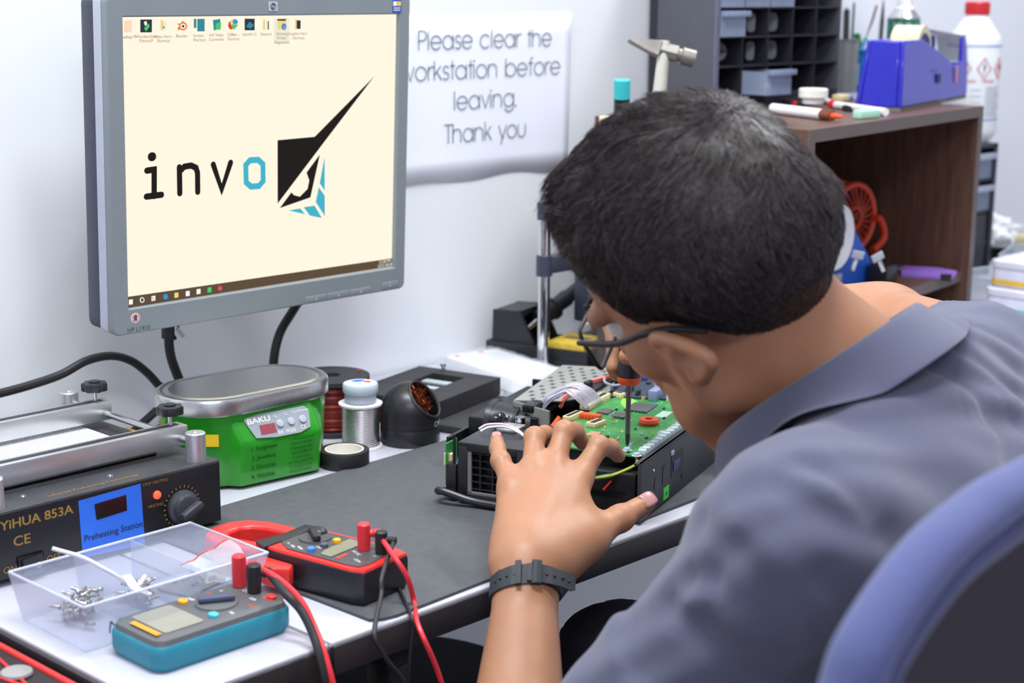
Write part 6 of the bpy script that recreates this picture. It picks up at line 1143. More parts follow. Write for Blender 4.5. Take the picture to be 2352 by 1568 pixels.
# ------------------------------------------------------------------ the seated man
mk('skin', srgb(170, 121, 91), 0.45, var=0.05, scale=30, bump=0.06, bscale=350, sss=0.12, spec=0.4)
mk('nail', srgb(176, 128, 124), 0.3, spec=0.6)
mk('shirt_knit', srgb(90, 92, 112), 0.92, var=0.05, scale=500, bump=0.25, bscale=1400, sheen=0.25, spec=0.15)
mk('trouser', srgb(36, 34, 44), 0.9, var=0.1, scale=300, spec=0.2)
mk('hair_dark', srgb(26, 22, 24), 0.34, scale=260, spec=0.6, col2=srgb(74, 62, 62))
mk('frame_black', srgb(16, 16, 20), 0.4)
mk('lens', (0.98, 0.98, 0.98), 0.02, alpha=0.13, spec=0.8, var=0.0)
man = thing('person', 'man in grey polo shirt and glasses bending over the projector, seen from behind', 'person', (1.05, 0.45, 0.0))
def pbase(ya, pi, ro):
    f = np.array([math.cos(ya)*math.cos(pi), math.sin(ya)*math.cos(pi), -math.sin(pi)]); r = np.array([math.sin(ya), -math.cos(ya), 0]); u = np.cross(r, f)
    c, s = math.cos(ro), math.sin(ro); return np.array([c*r+s*u, f, -s*r+c*u]).T
HB = pbase(*[math.radians(a) for a in (88.58, 16.4, 28.4)]); HO = at(1656, 662, 1.2675)
hd = lambda x, y, z: HO+HB@np.array([x, y, z])
hell = lambda c, r, k=0.015: ell(hd(*c), r, HB, k)
hcone = lambda a, b, ra, rb, k=0.012: cone(hd(*a), hd(*b), ra, rb, k)
SKULL = [((0, -0.008, 0.052), (0.0735, 0.094, 0.082)), ((0, -0.045, 0.035), (0.062, 0.055, 0.060)), ((0, 0.045, 0.05), (0.062, 0.048, 0.058))]
body = [hell(c, r, 0.02) for c, r in SKULL]
body += [hell((0, 0.043, -0.012), (0.055, 0.042, 0.056)), hell((0, 0.062, -0.066), (0.032, 0.029, 0.034))]
for s in (-1, 1):
    body += [hcone((0.052*s, 0.004, -0.052), (0.018*s, 0.072, -0.098), 0.017, 0.015, 0.03), hcone((0.062*s, 0.012, 0.0), (0.052*s, 0.002, -0.055), 0.012, 0.014, 0.03), hell((0.044*s, 0.052, -0.020), (0.021, 0.022, 0.020), 0.02),
             hcone((0.048*s, 0.083, 0.022), (0.012*s, 0.094, 0.018), 0.009, 0.010, 0.014), cut(hd(0.031*s, 0.104, 0.003), (0.017, 0.016, 0.011), 0.012, HB)]
body += [hell((0, 0.082, -0.100), (0.018, 0.014, 0.013), 0.02), hcone((0, 0.092, 0.010), (0, 0.114, -0.032), 0.007, 0.0105, 0.012), hell((0, 0.114, -0.037), (0.0115, 0.011, 0.010), 0.008),
         hell((-0.012, 0.103, -0.039), (0.008, 0.010, 0.007), 0.007), hell((0.012, 0.103, -0.039), (0.008, 0.010, 0.007), 0.007),
         hcone((-0.018, 0.092, -0.062), (0.018, 0.092, -0.062), 0.0055, 0.0055, 0.006), hcone((-0.015, 0.091, -0.072), (0.015, 0.091, -0.072), 0.006, 0.006, 0.006), ('groove', hd(-0.022, 0.099, -0.0665), hd(0.022, 0.099, -0.0665), 0.0018, 0.004)]
# ears: helix rim, bowl, lobe
for s in (-1, 1):
    hp = [(0.070, 0.006, -0.008), (0.077, 0.010, 0.005), (0.084, 0.005, 0.0145), (0.089, -0.008, 0.017), (0.096, -0.030, 0.0125), (0.0995, -0.045, 0.005), (0.0990, -0.0475, -0.003), (0.094, -0.037, -0.012), (0.087, -0.024, -0.020), (0.082, -0.014, -0.023)]
    sp_ = [tuple(v) for v in spline(hp, 3)]
    for a, c in zip(sp_[:-1], sp_[1:]): body.append(hcone((a[0]*s, a[1], a[2]), (c[0]*s, c[1], c[2]), 0.0042, 0.0042, 0.004))
    Re = HB@np.array([[0.80*s, 0.60*s*0, 0.0], [0, 0, 0], [0, 0, 0]])*0
    nx = nz((0.37*s, -0.93, 0.0)); ny = np.array([0, 0, 1.0]); nw = np.cross(nx, ny)
    body += [ell(hd(0.086*s, -0.018, -0.003), (0.028, 0.0165, 0.0045), HB@np.array([nx, ny, nw]).T, 0.007), hell((0.081*s, -0.013, -0.025), (0.006, 0.0085, 0.0085), 0.008), hcone((0.07*s, -0.002, 0.0), (0.082*s, -0.012, -0.002), 0.013, 0.010, 0.010)]
    body.append(cut(hd(0.096*s, -0.014, -0.003), (0.009, 0.012, 0.009), 0.005, HB))
# joints
C7 = at(2025, 815, 1.245); LS = at(1842, 1262, 1.125); LE = at(1170, 1990, 1.25); LW = at(1208, 1350, 1.415)
RS = np.array([1.282, 0.66, 0.930]); RE = np.array([1.455, 0.865, 0.926]); RW = np.array([1.322, 1.062, 0.952])
PEL = V3(1.05, 0.47, 0.56); BEL = V3(1.055, 0.525, 0.665); CHE = V3(1.06, 0.57, 0.82)
neck = [cone(hd(0, -0.018, -0.035), C7*0.55+hd(0, 0.02, -0.10)*0.45, 0.052, 0.054, 0.03), cone(hd(0, -0.02, -0.03), C7+V3(0, 0.022, -0.022), 0.050, 0.046, 0.03), cone(hd(0, 0.035, -0.075), V3(1.075, 0.745, 0.925), 0.036, 0.045, 0.03), cone(hd(-0.045, -0.01, -0.05), C7*0.35+V3(1.04, 0.735, 0.92)*0.65, 0.016, 0.02, 0.02)]
lat = nz(RS-LS); spn = nz(C7-PEL); frt = nz(np.cross(spn, lat)); spn = np.cross(lat, frt); TR = np.array([lat, frt, spn]).T
def torso(o=0.0):
    return [ell(CHE, (0.142+o, 0.098+o, 0.170+o), TR, 0.06), ell(BEL, (0.148+o, 0.112+o, 0.15+o), TR, 0.06), ell(PEL, (0.165+o, 0.115+o, 0.10+o), None, 0.05),
            cone(C7+V3(0, -0.005, -0.05), LS*0.86+C7*0.14+V3(0, 0, -0.008), 0.036+o, 0.048+o, 0.04), cone(C7+V3(0, -0.005, -0.045), RS*0.85+C7*0.15, 0.040+o, 0.046+o, 0.04),
            cone(LS, LS*0.35+CHE*0.65+V3(0, 0.0, -0.02), 0.056+o, 0.080+o, 0.05), cone(at(2125, 865, 1.285), RS*0.85+C7*0.15, 0.038+o, 0.045+o, 0.04), cone(RS, RS*0.4+CHE*0.6, 0.055+o, 0.09+o, 0.05)]
def torso_skin(): return torso(-0.014)
arms = [cone(LS, LE, 0.050, 0.041, 0.03), cone(LE, LE*0.62+LW*0.38, 0.040, 0.040, 0.03)]
ld = nz(LW-LE); ls_ = nz(np.cross(ld, nz(at(1290, 1075, 1.52)-LW))); hn = None
side = nz(np.cross(ld, -np.array(AX[2]))); 
for s in (-1, 1): arms.append(cone(LE*0.62+LW*0.38+side*0.006*s, LW+side*0.0095*s, 0.035, 0.0165, 0.02))
arms += [cone(RS+V3(0, 0, 0.016), RE, 0.050, 0.044, 0.03), cone(RE, RE*0.6+RW*0.4, 0.041, 0.038, 0.03), cone(RE*0.6+RW*0.4, RW, 0.038, 0.024, 0.02)]
# left hand: knuckles, joints and finger tips
PT = ZM+0.068
kd = 1.515
LH = {'pinky': [at(1176, 1118, 1.50), at(1150, 1058, 1.525), at(1143, 1030, 1.545), at(1141, 1008, 1.562)],
      'ring': [at(1223, 1085, kd), at(1228, 1004, 1.545), at(1252, 997, 1.573), at(1272, 1012, 1.588)],
      'middle': [at(1270, 1078, kd+0.01), at(1296, 990, 1.55), at(1320, 990, 1.578), at(1338, 1016, 1.592)],
      'index': [at(1330, 1095, kd+0.012), at(1376, 1024, 1.548), at(1402, 1028, 1.572), at(1420, 1046, 1.586)]}
fr_ = {'pinky': (0.0098, 0.0084, 0.0074, 0.0064), 'ring': (0.0108, 0.0092, 0.0082, 0.0072), 'middle': (0.0112, 0.0095, 0.0084, 0.0074), 'index': (0.0112, 0.0094, 0.0083, 0.0073)}
hand = []
wr = {'pinky': at(1162, 1300, 1.425), 'ring': at(1190, 1296, 1.418), 'middle': at(1222, 1292, 1.418), 'index': at(1252, 1292, 1.425)}
bk = np.array(AX[2])
for n, J in LH.items():
    r = fr_[n]
    hand.append(cone(wr[n]+bk*0.008, J[0]+bk*0.004, 0.0150, 0.0128, 0.012))
    for i in range(3): hand.append(cone(J[i], J[i+1], r[i], r[i+1], 0.0045))
    hand.append(ell(J[0]-bk*0.002, (0.0098,)*3, None, 0.012)); hand.append(ell(J[1]-bk*0.0005, (r[1]*1.05,)*3, None, 0.004))
hand += [cone(LW, at(1210, 1290, 1.43), 0.021, 0.022, 0.02), cone(at(1205, 1250, 1.45), at(1285, 1140, 1.51), 0.021, 0.019, 0.02)]
TH = [at(1268, 1290, 1.445), at(1345, 1240, 1.475), at(1425, 1190, 1.500), at(1482, 1156, 1.520)]
hand += [cone(TH[0], TH[1], 0.0200, 0.0150, 0.02), cone(TH[1], TH[2], 0.0140, 0.0112, 0.008), cone(TH[2], TH[3], 0.0108, 0.0092, 0.005), cone(TH[0], TH[1]*0.6+LH['index'][0]*0.4, 0.016, 0.011, 0.02), ell(TH[2], (0.0118,)*3, None, 0.006), cone(at(1250, 1300, 1.44), TH[1], 0.018, 0.016, 0.02)]
# tendons over the back of the hand
for n in ('ring', 'middle', 'index'): hand.append(cone(wr[n]-bk*0.0055, LH[n][0]-bk*0.0075, 0.0030, 0.0032, 0.012))
# right hand around the screwdriver
sh_ = V3(sx, sy, ZM+zb+0.0036+0.10)
palm = V3(1.292, 1.052, 0.950)
RF_ = {'index': [V3(1.282, 1.078, 0.968), V3(1.255, 1.068, 0.975), sh_+V3(0.004, 0.022, -0.008), sh_+V3(-0.004, 0.0175, -0.022)], 'middle': [V3(1.285, 1.080, 0.950), V3(1.262, 1.070, 0.952), sh_+V3(0.010, 0.022, -0.020), sh_+V3(0.002, 0.0185, -0.030)],
       'ring': [V3(1.290, 1.078, 0.934), V3(1.270, 1.072, 0.926), V3(1.268, 1.056, 0.914), V3(1.274, 1.045, 0.910)], 'pinky': [V3(1.297, 1.072, 0.920), V3(1.283, 1.068, 0.911), V3(1.282, 1.055, 0.903), V3(1.287, 1.047, 0.902)]}
for n, J in RF_.items():
    hand.append(cone(RW*0.7+palm*0.3, J[0], 0.018, 0.012, 0.014))
    for i in range(3): hand.append(cone(J[i], J[i+1], 0.0098-0.0008*i, 0.0092-0.0008*i, 0.004))
RT = [V3(1.306, 1.045, 0.944), V3(1.288, 1.024, 0.948), sh_+V3(0.010, -0.019, -0.006), at(1441, 818, 1.615)]
hand += [cone(RW, palm, 0.024, 0.020, 0.02), cone(RW, RT[0], 0.019, 0.016, 0.02), cone(RT[0], RT[1], 0.0145, 0.0125, 0.01), cone(RT[1], RT[2], 0.0115, 0.0105, 0.006), cone(RT[2], RT[3], 0.0102, 0.0088, 0.005)]
prims = body+neck+torso_skin()+arms+hand
V, F = sdf_mesh(prims, 0.0027, pad=0.012)
V = relax(V, F, 2, 0.5)
o = np_mesh('body', V-np.array(man.location), F, ['skin'], man)
def mparent(b, name, par, **k): b.T = TM(-Vector(man.location)); return b
def mb(): b = MB(); b.T = TM(-man.location); return b
# finger nails
def nail(tip, back, up, L=0.010, w=0.0052, lift=0.0070):
    d = Vector(nz(tip-back)); u = Vector(up); u = (u-d*u.dot(d)).normalized(); s_ = d.cross(u); b = mb(); V = []; c = Vector(tip)
    for i in range(6):
        for j in range(7):
            x = -0.5+i/5; a = -0.95+1.9*j/6; ww = w*(1 if i < 4 else (0.93, 0.75)[i-4]); V.append(tuple(c+d*(x*L)+s_*(ww*math.sin(a)*1.1)+u*(lift*(0.72+0.30*math.cos(a))-0.0007*(x*2)**2)))
    b.add(V, [(i*7+j, i*7+j+1, (i+1)*7+j+1, (i+1)*7+j) for i in range(5) for j in range(6)], 'nail'); o = b.build('fingernail', man); md = o.modifiers.new('t', 'SOLIDIFY'); md.thickness = 0.0006
nail(TH[3], TH[2], -bk*0.8+V3(0.1, -0.1, 0.5), 0.0155, 0.0082, 0.0096); nail(LH['pinky'][3]+V3(0, 0, 0.000), LH['pinky'][2], -bk+V3(0, 0, 0.4), 0.009, 0.005, 0.0066); nail(RT[3], RT[2], -bk+V3(0, 0, 0.0), 0.012, 0.007, 0.0092)
# eyes and brows
mk('eye_white', (0.8, 0.78, 0.76), 0.15); mk('iris', srgb(50, 34, 28), 0.15)
for s in (-1, 1):
    b = mb(); c = hd(0.031*s, 0.0815, 0.003); b.ball(tuple(c), 0.0122, 'eye_white', 24); g = nz(HB@V3(0.05*-s*0, 0.85, -0.5)); b.ball(tuple(c+g*0.0068), 0.0064, 'iris', 16); b.build('eye', man)
    b = mb()
    for k in range(60):
        x = (0.013+0.036*rng.random())*s; zz = 0.0245+0.006*math.sin((abs(x)-0.013)/0.036*2.4)+rng.normal(0, 0.0016); y = 0.1035-abs(x)*0.30
        p = hd(x, y, zz); e = hd(x+0.006*s, y-0.0008, zz+0.002); b.tube([tuple(p), tuple(e)], 0.0004, 'hair_dark', 4, 1)
    b.build('eyebrow', man)
# hair: thick cropped cap with individual strands
def zline(y): return np.interp(y, [-0.14, -0.093, -0.075, -0.058, -0.043, -0.031, -0.018, -0.005, 0.008, 0.018, 0.027, 0.036, 0.043, 0.059, 0.071, 0.085, 0.12], [-0.030, -0.031, -0.030, -0.023, -0.014, -0.003, 0.008, 0.013, 0.014, 0.010, 0.014, 0.029, 0.044, 0.059, 0.068, 0.080, 0.092])
def hoff(q):
    hz = q[:, 2]-zline(q[:, 1]); o = 0.0012+0.0225*np.clip(hz/0.085, 0, 1)**1.1
    o += 0.008*np.exp(-((q[:, 1]-0.08)/0.04)**2-((q[:, 2]-0.115)/0.04)**2-((q[:, 0]+0.038)/0.034)**2)-0.012*np.exp(-((q[:, 1]-0.06)/0.045)**2-((q[:, 2]-0.12)/0.045)**2-((q[:, 0]-0.045)/0.04)**2)
    o -= 0.013*np.exp(-((q[:, 0]-0.05)/0.05)**2-((q[:, 1]+0.085)/0.05)**2-((q[:, 2]-0.070)/0.045)**2)
    o = np.maximum(o, 0.001)
    return o
hl = [ell(c, r, None, 0.02) for c, r in SKULL]
def hpost(P, f):
    g = P[:, 2]-zline(P[:, 1]); d = f-hoff(P); k = 0.006; gg = -g*0.8; h = np.maximum(k-np.abs(d-gg), 0)/k; d = np.maximum(d, gg)+h*h*k/4
    return np.maximum(d, -(f+0.006))
class _S: pass
c7l = (C7-HO)@HB
hvert, hface = sdf_mesh([ell(c, np.array(r), None, 0.02) for c, r in SKULL]+[cone((0, -0.02, -0.03), (C7+V3(0, 0.022, -0.022)-HO)@HB, 0.049, 0.046, 0.03)], 0.0028, hpost, pad=0.045)
hvert = relax(hvert, hface, 2)
# strands
tri = hface; ctr = hvert[tri].mean(1); nrm = np.cross(hvert[tri[:, 2]]-hvert[tri[:, 0]], hvert[tri[:, 3]]-hvert[tri[:, 1]]); ar = np.linalg.norm(nrm, axis=1); nrm = nrm/(ar[:, None]+1e-12)
outw = (nrm*(ctr-np.array([0, 0, 0.04]))).sum(1) > 0.02
NS = 32000; pr = ar*outw; ii = rng.choice(len(tri), NS, p=pr/pr.sum()); wts = rng.dirichlet([1, 1, 1, 1], NS); root = (hvert[tri[ii]]*wts[:, :, None]).sum(1); nn = nrm[ii]
hz = np.clip((root[:, 2]-zline(root[:, 1]))/0.10, 0, 1)
wh = np.array([0.008, -0.062, 0.118]); rel = root-wh; flow = rel/np.linalg.norm(rel, axis=1, keepdims=True)+np.array([0, 0.30, 0.0])*np.clip((root[:, 2]-0.07)/0.05, 0, 1)[:, None]
flow += np.array([0, -0.35, -0.75])*np.clip((0.085-root[:, 2])/0.06, 0, 1)[:, None]+np.array([-0.35, 0, 0])*np.clip((root[:, 1]-0.03)/0.05, 0, 1)[:, None]*(root[:, 2] > 0.07)[:, None]
cl = np.stack([np.sin(root[:, 0]*210+4*np.sin(root[:, 1]*90+1)), np.sin(root[:, 1]*190+3*np.sin(root[:, 2]*110)), np.sin(root[:, 2]*200+root[:, 0]*150)], 1)
flow += 0.30*cl+rng.normal(0, 0.08, (NS, 3)); flow -= nn*(flow*nn).sum(1, keepdims=True); flow /= np.linalg.norm(flow, axis=1, keepdims=True)+1e-9
L = (0.006+0.025*hz)*rng.uniform(0.7, 1.25, NS)*(1-0.3*np.clip((-root[:, 1]-0.02)/0.05, 0, 1)); up = (0.12*(1-hz)+0.10*hz)*rng.uniform(0.3, 1.3, NS)
front = np.clip((root[:, 1]-0.06)/0.03, 0, 1)*np.clip((root[:, 2]-0.10)/0.02, 0, 1); up += 0.05*front
NL = 1700; lk = rng.choice(NS, NL, replace=False); own = np.empty(NS, int)
for c0 in range(0, NS, 2000): own[c0:c0+2000] = ((root[c0:c0+2000, None, :]-root[lk][None])**2).sum(-1).argmin(1)
turn = rng.normal(0, 0.24, (NL, 3)); lift = rng.uniform(-0.05, 0.09, NL)
flow += turn[own]*np.clip(hz*1.6, 0.15, 1)[:, None]; flow -= nn*(flow*nn).sum(1, keepdims=True); flow /= np.linalg.norm(flow, axis=1, keepdims=True)+1e-9
up += lift[own]*hz; gather = (root[lk][own]-root)*np.clip(hz*1.5, 0, 1)[:, None]*rng.uniform(0.2, 0.85, (NS, 1))
K = 4; T_ = np.linspace(0, 1, K); SV = []; wd = 0.0005
bin_ = np.cross(flow, nn)
for t in T_:
    p = root-nn*0.0015+gather*t**1.4+flow*(L*t)[:, None]+nn*(L*up*t-0.85*L*L/0.18*t*t+0.0022)[:, None]
    w = wd*(1-0.8*t); SV += [p+bin_*w, p-bin_*w*0.6+nn*w*0.8, p-bin_*w*0.6-nn*w*0.8]
SV = np.stack(SV, 1).reshape(-1, 3); basei = np.arange(NS)*K*3; SF = []
for k in range(K-1):
    for j in range(3): SF.append(np.stack([basei+k*3+j, basei+k*3+(j+1) % 3, basei+(k+1)*3+(j+1) % 3, basei+(k+1)*3+j], 1))
SF = np.concatenate(SF)
HV = np.concatenate([hvert, SV]); HF = np.concatenate([hface, SF+len(hvert)])
HV = HO+HV@HB.T
tag(np_mesh('hair', HV-np.array(man.location), HF, ['hair_dark'], man), 'short dark hair')
# eyeglasses
gl = bpy.data.objects.new('eyeglasses', None); COL.objects.link(gl); gl.parent = man; gl['label'] = 'black-framed eyeglasses'
def gb(): b = MB(); b.T = TM(-man.location); return b
def gp(x, y, z): return tuple(hd(x, y, z))
def lens_outline(s):
    out = []
    for x, z in rrect(0.0095, 0.064, -0.0205, 0.0165, 0.009, 5): out.append((x*s, 0.1135-0.0045*(x/0.03)**2+0.003, z+0.001*(x/0.06)))
    return out
for s in (-1, 1):
    ol = lens_outline(s); b = gb(); pts = [gp(*p) for p in ol]; b.tube(pts+[pts[0]], 0.0017, 'frame_black', 8, 1); b.build('rim', gl)
    b = gb(); b.add([gp(p[0]*0.98, p[1], p[2]*0.97) for p in ol], [tuple(range(len(ol)))], 'lens'); o = b.build('lens', gl); md = o.modifiers.new('t', 'SOLIDIFY'); md.thickness = 0.0012
    b = gb(); b.tube([gp(0.063*s, 0.0975, 0.012), gp(0.069*s, 0.094, 0.014), gp(0.0735*s, 0.086, 0.0155), gp(0.0790*s, 0.048, 0.013), gp(0.0825*s, 0.016, 0.019), gp(0.0835*s, -0.008, 0.0205), gp(0.0830*s, -0.022, 0.0185), gp(0.0800*s, -0.041, 0.011)], 0.0022, 'frame_black', 10, 8, flat=1.0, rr=lambda u: 0.0017+0.0009*math.sin(u*PI)+0.0005*u); b.build('temple', gl)
b = gb(); b.tube([gp(-0.0105, 0.1155, 0.008), gp(0, 0.1185, 0.011), gp(0.0105, 0.1155, 0.008)], 0.0017, 'frame_black', 8, 6); b.build('bridge', gl)
# wrist watch strap
wt = bpy.data.objects.new('wristwatch', None); COL.objects.link(wt); wt.parent = man; wt['label'] = 'black rubber watch strap with buckle on the inner wrist'
mk('strap_rubber', srgb(44, 48, 54), 0.6)
wa = at(1206, 1352, 1.4145); wv = nz(at(1205, 1300, 1.425)-at(1200, 1420, 1.395)); ws = nz(np.cross(wv, -bk)); wn = np.cross(ws, wv)
def strap_pt(a, off=0.0, along=0.0): 
    c = wa+wv*(along+0.003*math.cos(a)); d = ws*math.cos(a)+wn*math.sin(a)
    ts = np.linspace(0.008, 0.05, 43); f = field(arms+hand, c+ts[:, None]*d); k = np.argmax(f > 0); t = ts[k] if f[k] > 0 else 0.03
    return c+d*(t+0.0006+off)
def band(b, a0, a1, off0, th, w, mt, n=40):
    V = []; F = []
    for i in range(n+1):
        a = a0+(a1-a0)*i/n
        for o, l in ((off0, -w/2), (off0, w/2), (off0+th, w/2), (off0+th, -w/2)): V.append(tuple(strap_pt(a, o, l)))
    for i in range(n):
        for j in range(4): F.append((4*i+j, 4*i+(j+1) % 4, 4*i+4+(j+1) % 4, 4*i+4+j))
    F += [(3, 2, 1, 0), (4*n, 4*n+1, 4*n+2, 4*n+3)]; b.add(V, F, mt)
b = mb(); band(b, 0, 2*PI, -0.0012, 0.0022, 0.0185, 'strap_rubber', 64)
for k in range(4): b.ball(tuple(strap_pt(2.62-k*0.22, 0.001, 0)), 0.0013, 'black_gloss', 8)
b.build('strap', wt, fix=True)
b = mb(); V = []; n = 14
for i in range(n+1):
    u = i/n; a = 1.55-1.25*u; oo = 0.0016+0.010*max(0, u-0.35)**1.5*2
    for o, l in ((oo, -0.0075), (oo, 0.0085), (oo+0.0018, 0.0085), (oo+0.0018, -0.0075)): V.append(tuple(strap_pt(a, o, l*(1 if i < n else 0.7)-0.004*u)))
b.add(V, [(4*i+j, 4*i+(j+1) % 4, 4*i+4+(j+1) % 4, 4*i+4+j) for i in range(n) for j in range(4)]+[(3, 2, 1, 0), (4*n, 4*n+1, 4*n+2, 4*n+3)], 'strap_rubber')
for u in (0.45, 0.6, 0.75, 0.88): b.ball(tuple(strap_pt(1.55-1.25*u, 0.0036+0.010*max(0, u-0.35)**1.5*2, 0.0005-0.004*u)), 0.0013, 'black_gloss', 8)
b.build('strap_tail', wt, fix=True)
for a0, a1, nm in ((1.72, 1.88, 'buckle'), (1.16, 1.42, 'keeper')): b = mb(); band(b, a0, a1, 0.0008, 0.0042, 0.0215, 'strap_rubber', 8); b.build(nm, wt, fix=True)
# polo shirt
lsl = LS*0.22+LE*0.78
shp = torso(0.005)+[cone(LS, LS*0.5+LE*0.5, 0.064, 0.058, 0.04), fcone(LS*0.6+LE*0.4, lsl, 0.060, 0.062, 0.02), cone(RS, RS*0.85+RE*0.15, 0.053, 0.055, 0.04), fcone(RS*0.98+RE*0.02+V3(0, 0, 0.009), RS*0.76+RE*0.24+V3(0, 0, 0.013), 0.055, 0.0570, 0.015)]
def trace(px, py, prims, d0=0.7, n=60):
    r = ray(px, py); L = np.linalg.norm(r); d = d0
    for _ in range(n): 
        s = field(prims, (EYE+r*d)[None])[0]; d += 0.9*s/L
        if d > 2.2: return None
    return EYE+r*d
def fold(pix):
    pts = [trace(x, y, shp) for x, y in pix]; pts = [p for p in pts if p is not None]
    return np.array([tuple(v) for v in spline([tuple(p) for p in pts], 5)]) if len(pts) > 1 else None
FOLDS = [([(1960, 975), (2080, 960), (2200, 955), (2340, 975)], 0.006, 0.03, 0.002), ([(1800, 1120), (1860, 1150), (1950, 1200), (2050, 1230)], 0.006, 0.03, 0.003), ([(1840, 1060), (1930, 1110), (1990, 1170)], 0.004, 0.02, 0.002),
         ([(1620, 1200), (1700, 1260), (1780, 1380), (1810, 1500)], 0.006, 0.035, 0.003), ([(1440, 1380), (1540, 1400), (1640, 1460), (1720, 1560)], 0.005, 0.03, 0.002), ([(2120, 780), (2200, 800), (2280, 850), (2340, 900)], 0.005, 0.018, 0.001),
         ([(2150, 750), (2230, 770), (2300, 810), (2345, 850)], 0.004, 0.014, 0.001), ([(2200, 735), (2280, 760), (2345, 800)], 0.004, 0.014, 0.001), ([(2130, 830), (2210, 880), (2300, 980), (2330, 1080)], 0.005, 0.02, 0.002),
         ([(1900, 1330), (1960, 1400), (1990, 1500)], 0.006, 0.035, 0.002), ([(1520, 1300), (1580, 1330), (1640, 1330)], 0.005, 0.025, 0.002)]
fl = []
for pix, r, k, ins in FOLDS: fl.append((fold(pix), 0.0055, 0.30*k+0.003))
for pix, a_, w_ in (([(1980, 940), (2090, 922), (2210, 918), (2330, 935)], -0.005, 0.014), ([(1640, 1180), (1730, 1240), (1815, 1370), (1850, 1500)], -0.005, 0.016), ([(2130, 800), (2210, 830), (2290, 890)], -0.004, 0.009), ([(1830, 1092), (1900, 1135), (1990, 1185)], -0.005, 0.012), ([(1480, 1340), (1580, 1370), (1680, 1430)], -0.004, 0.014)): fl.append((fold(pix), a_, w_))
fl = [q for q in fl if q[0] is not None]
neckhole = [('groove', C7*0.3+hd(0, 0, -0.08)*0.7, C7+V3(0, 0.055, -0.005), 0.046, 0.012), ('groove', hd(0, 0.02, -0.09), V3(1.068, 0.740, 0.930), 0.050, 0.012)]
def wr_post(P, f):
    near = np.abs(f) < 0.03; idx_ = np.where(near)[0]; Q = P[idx_]; g = np.zeros(len(Q))
    for pts, a_, w_ in fl:
        d2 = np.full(len(Q), 9.0)
        for c in pts: d2 = np.minimum(d2, ((Q-c)**2).sum(1))
        g += a_*np.exp(-d2/(w_*w_))
    f = f.copy(); f[idx_] += g
    w = 0.0011*np.sin(P[:, 0]*70+P[:, 2]*55+6*np.sin(P[:, 1]*22+P[:, 2]*13))+0.0008*np.sin(P[:, 1]*90-P[:, 2]*60+5*np.sin(P[:, 0]*25)); return f+w
V, F = sdf_mesh(shp+neckhole, 0.0040, wr_post, pad=0.014); V = relax(V, F, 4)
tag(np_mesh('polo_shirt', V-np.array(man.location), F, ['shirt_knit'], man), 'grey polo shirt')
# collar: folded band swept round the neck opening
Bk = at(2078, 738, 1.215); Ft = at(1700, 972, 1.335); CC = (Bk+Ft)/2; cf = Ft-Bk; lf = nz(cf); latc = nz(lat-lf*(lat@lf)); cup = np.cross(latc, lf); cup = cup if cup[2] > 0 else -cup
def collar_ring(a, fo, up):   # a = 0 at the nape, grows over his left to the throat
    fr = np.linalg.norm(cf)/2; r = V3(-math.sin(a)*(0.083+fo), -math.cos(a)*(fr+fo), 0); return CC+latc*r[0]+lf*r[1]+cup*(up+0.006)
cv = []; NA = 72; prof = [(-0.010, -0.034, 0), (-0.006, -0.015, 0), (-0.002, -0.003, 0), (0.002, 0.0015, 0), (0.0065, 0.0, 0), (0.0105, -0.008, 1), (0.016, -0.022, 1), (0.024, -0.040, 1), (0.0225, -0.0415, 1), (0.0140, -0.024, 1), (0.008, -0.010, 1), (0.003, -0.006, 1), (-0.001, -0.010, 0), (-0.004, -0.020, 0), (-0.008, -0.035, 0)]
A0, A1 = -2.55, 2.80; tgt = at(1642, 1152, 1.262)-collar_ring(2.8, 0.024*1.25, -0.040*1.75-0.010)
for i in range(NA+1):
    a = A0+(A1-A0)*i/NA; e = max(0, (abs(a)-1.3)/1.4); drop = 1.0+0.75*e*(a > 0)+0.5*e*(a < 0)
    for fo, up, ou in prof:
        q = collar_ring(a, fo*(1+0.25*e)+0.0015*math.sin(a*5), up*(drop if ou else 1.0)-0.010*e*e)
        if ou and a > 0: q = q+tgt*e*e*(-up/0.040)
        cv.append(q)
cv = np.array(cv); ouv = np.tile(np.array([p[2] for p in prof], bool), NA+1); dep = np.tile(np.array([max(0.0, -p[1]-0.004) for p in prof]), NA+1); lay = np.tile(np.array([0.0065 if 4 <= k <= 8 else 0.0040 for k in range(len(prof))]), NA+1)
for _ in range(4):
    f0 = field(shp, cv); gr = np.stack([field(shp, cv+np.eye(3)[c]*0.002)-f0 for c in range(3)], 1)/0.002; gr /= np.linalg.norm(gr, axis=1, keepdims=True)+1e-9
    cv += gr*np.where(ouv & (f0 < lay), (lay-f0)*0.8, 0)[:, None]
m_ = len(prof); CF = np.array([(i*m_+j, i*m_+(j+1) % m_, (i+1)*m_+(j+1) % m_, (i+1)*m_+j) for i in range(NA) for j in range(m_)])
b = MB(); b.add([tuple(q-np.array(man.location)) for q in cv], [tuple(f) for f in CF]+[tuple(range(m_)), tuple(range(NA*m_+m_-1, NA*m_-1, -1))], 'shirt_knit'); o = b.build('collar', man, angle=80, fix=True); md = o.modifiers.new('s', 'SUBSURF'); md.levels = 1; md.render_levels = 2
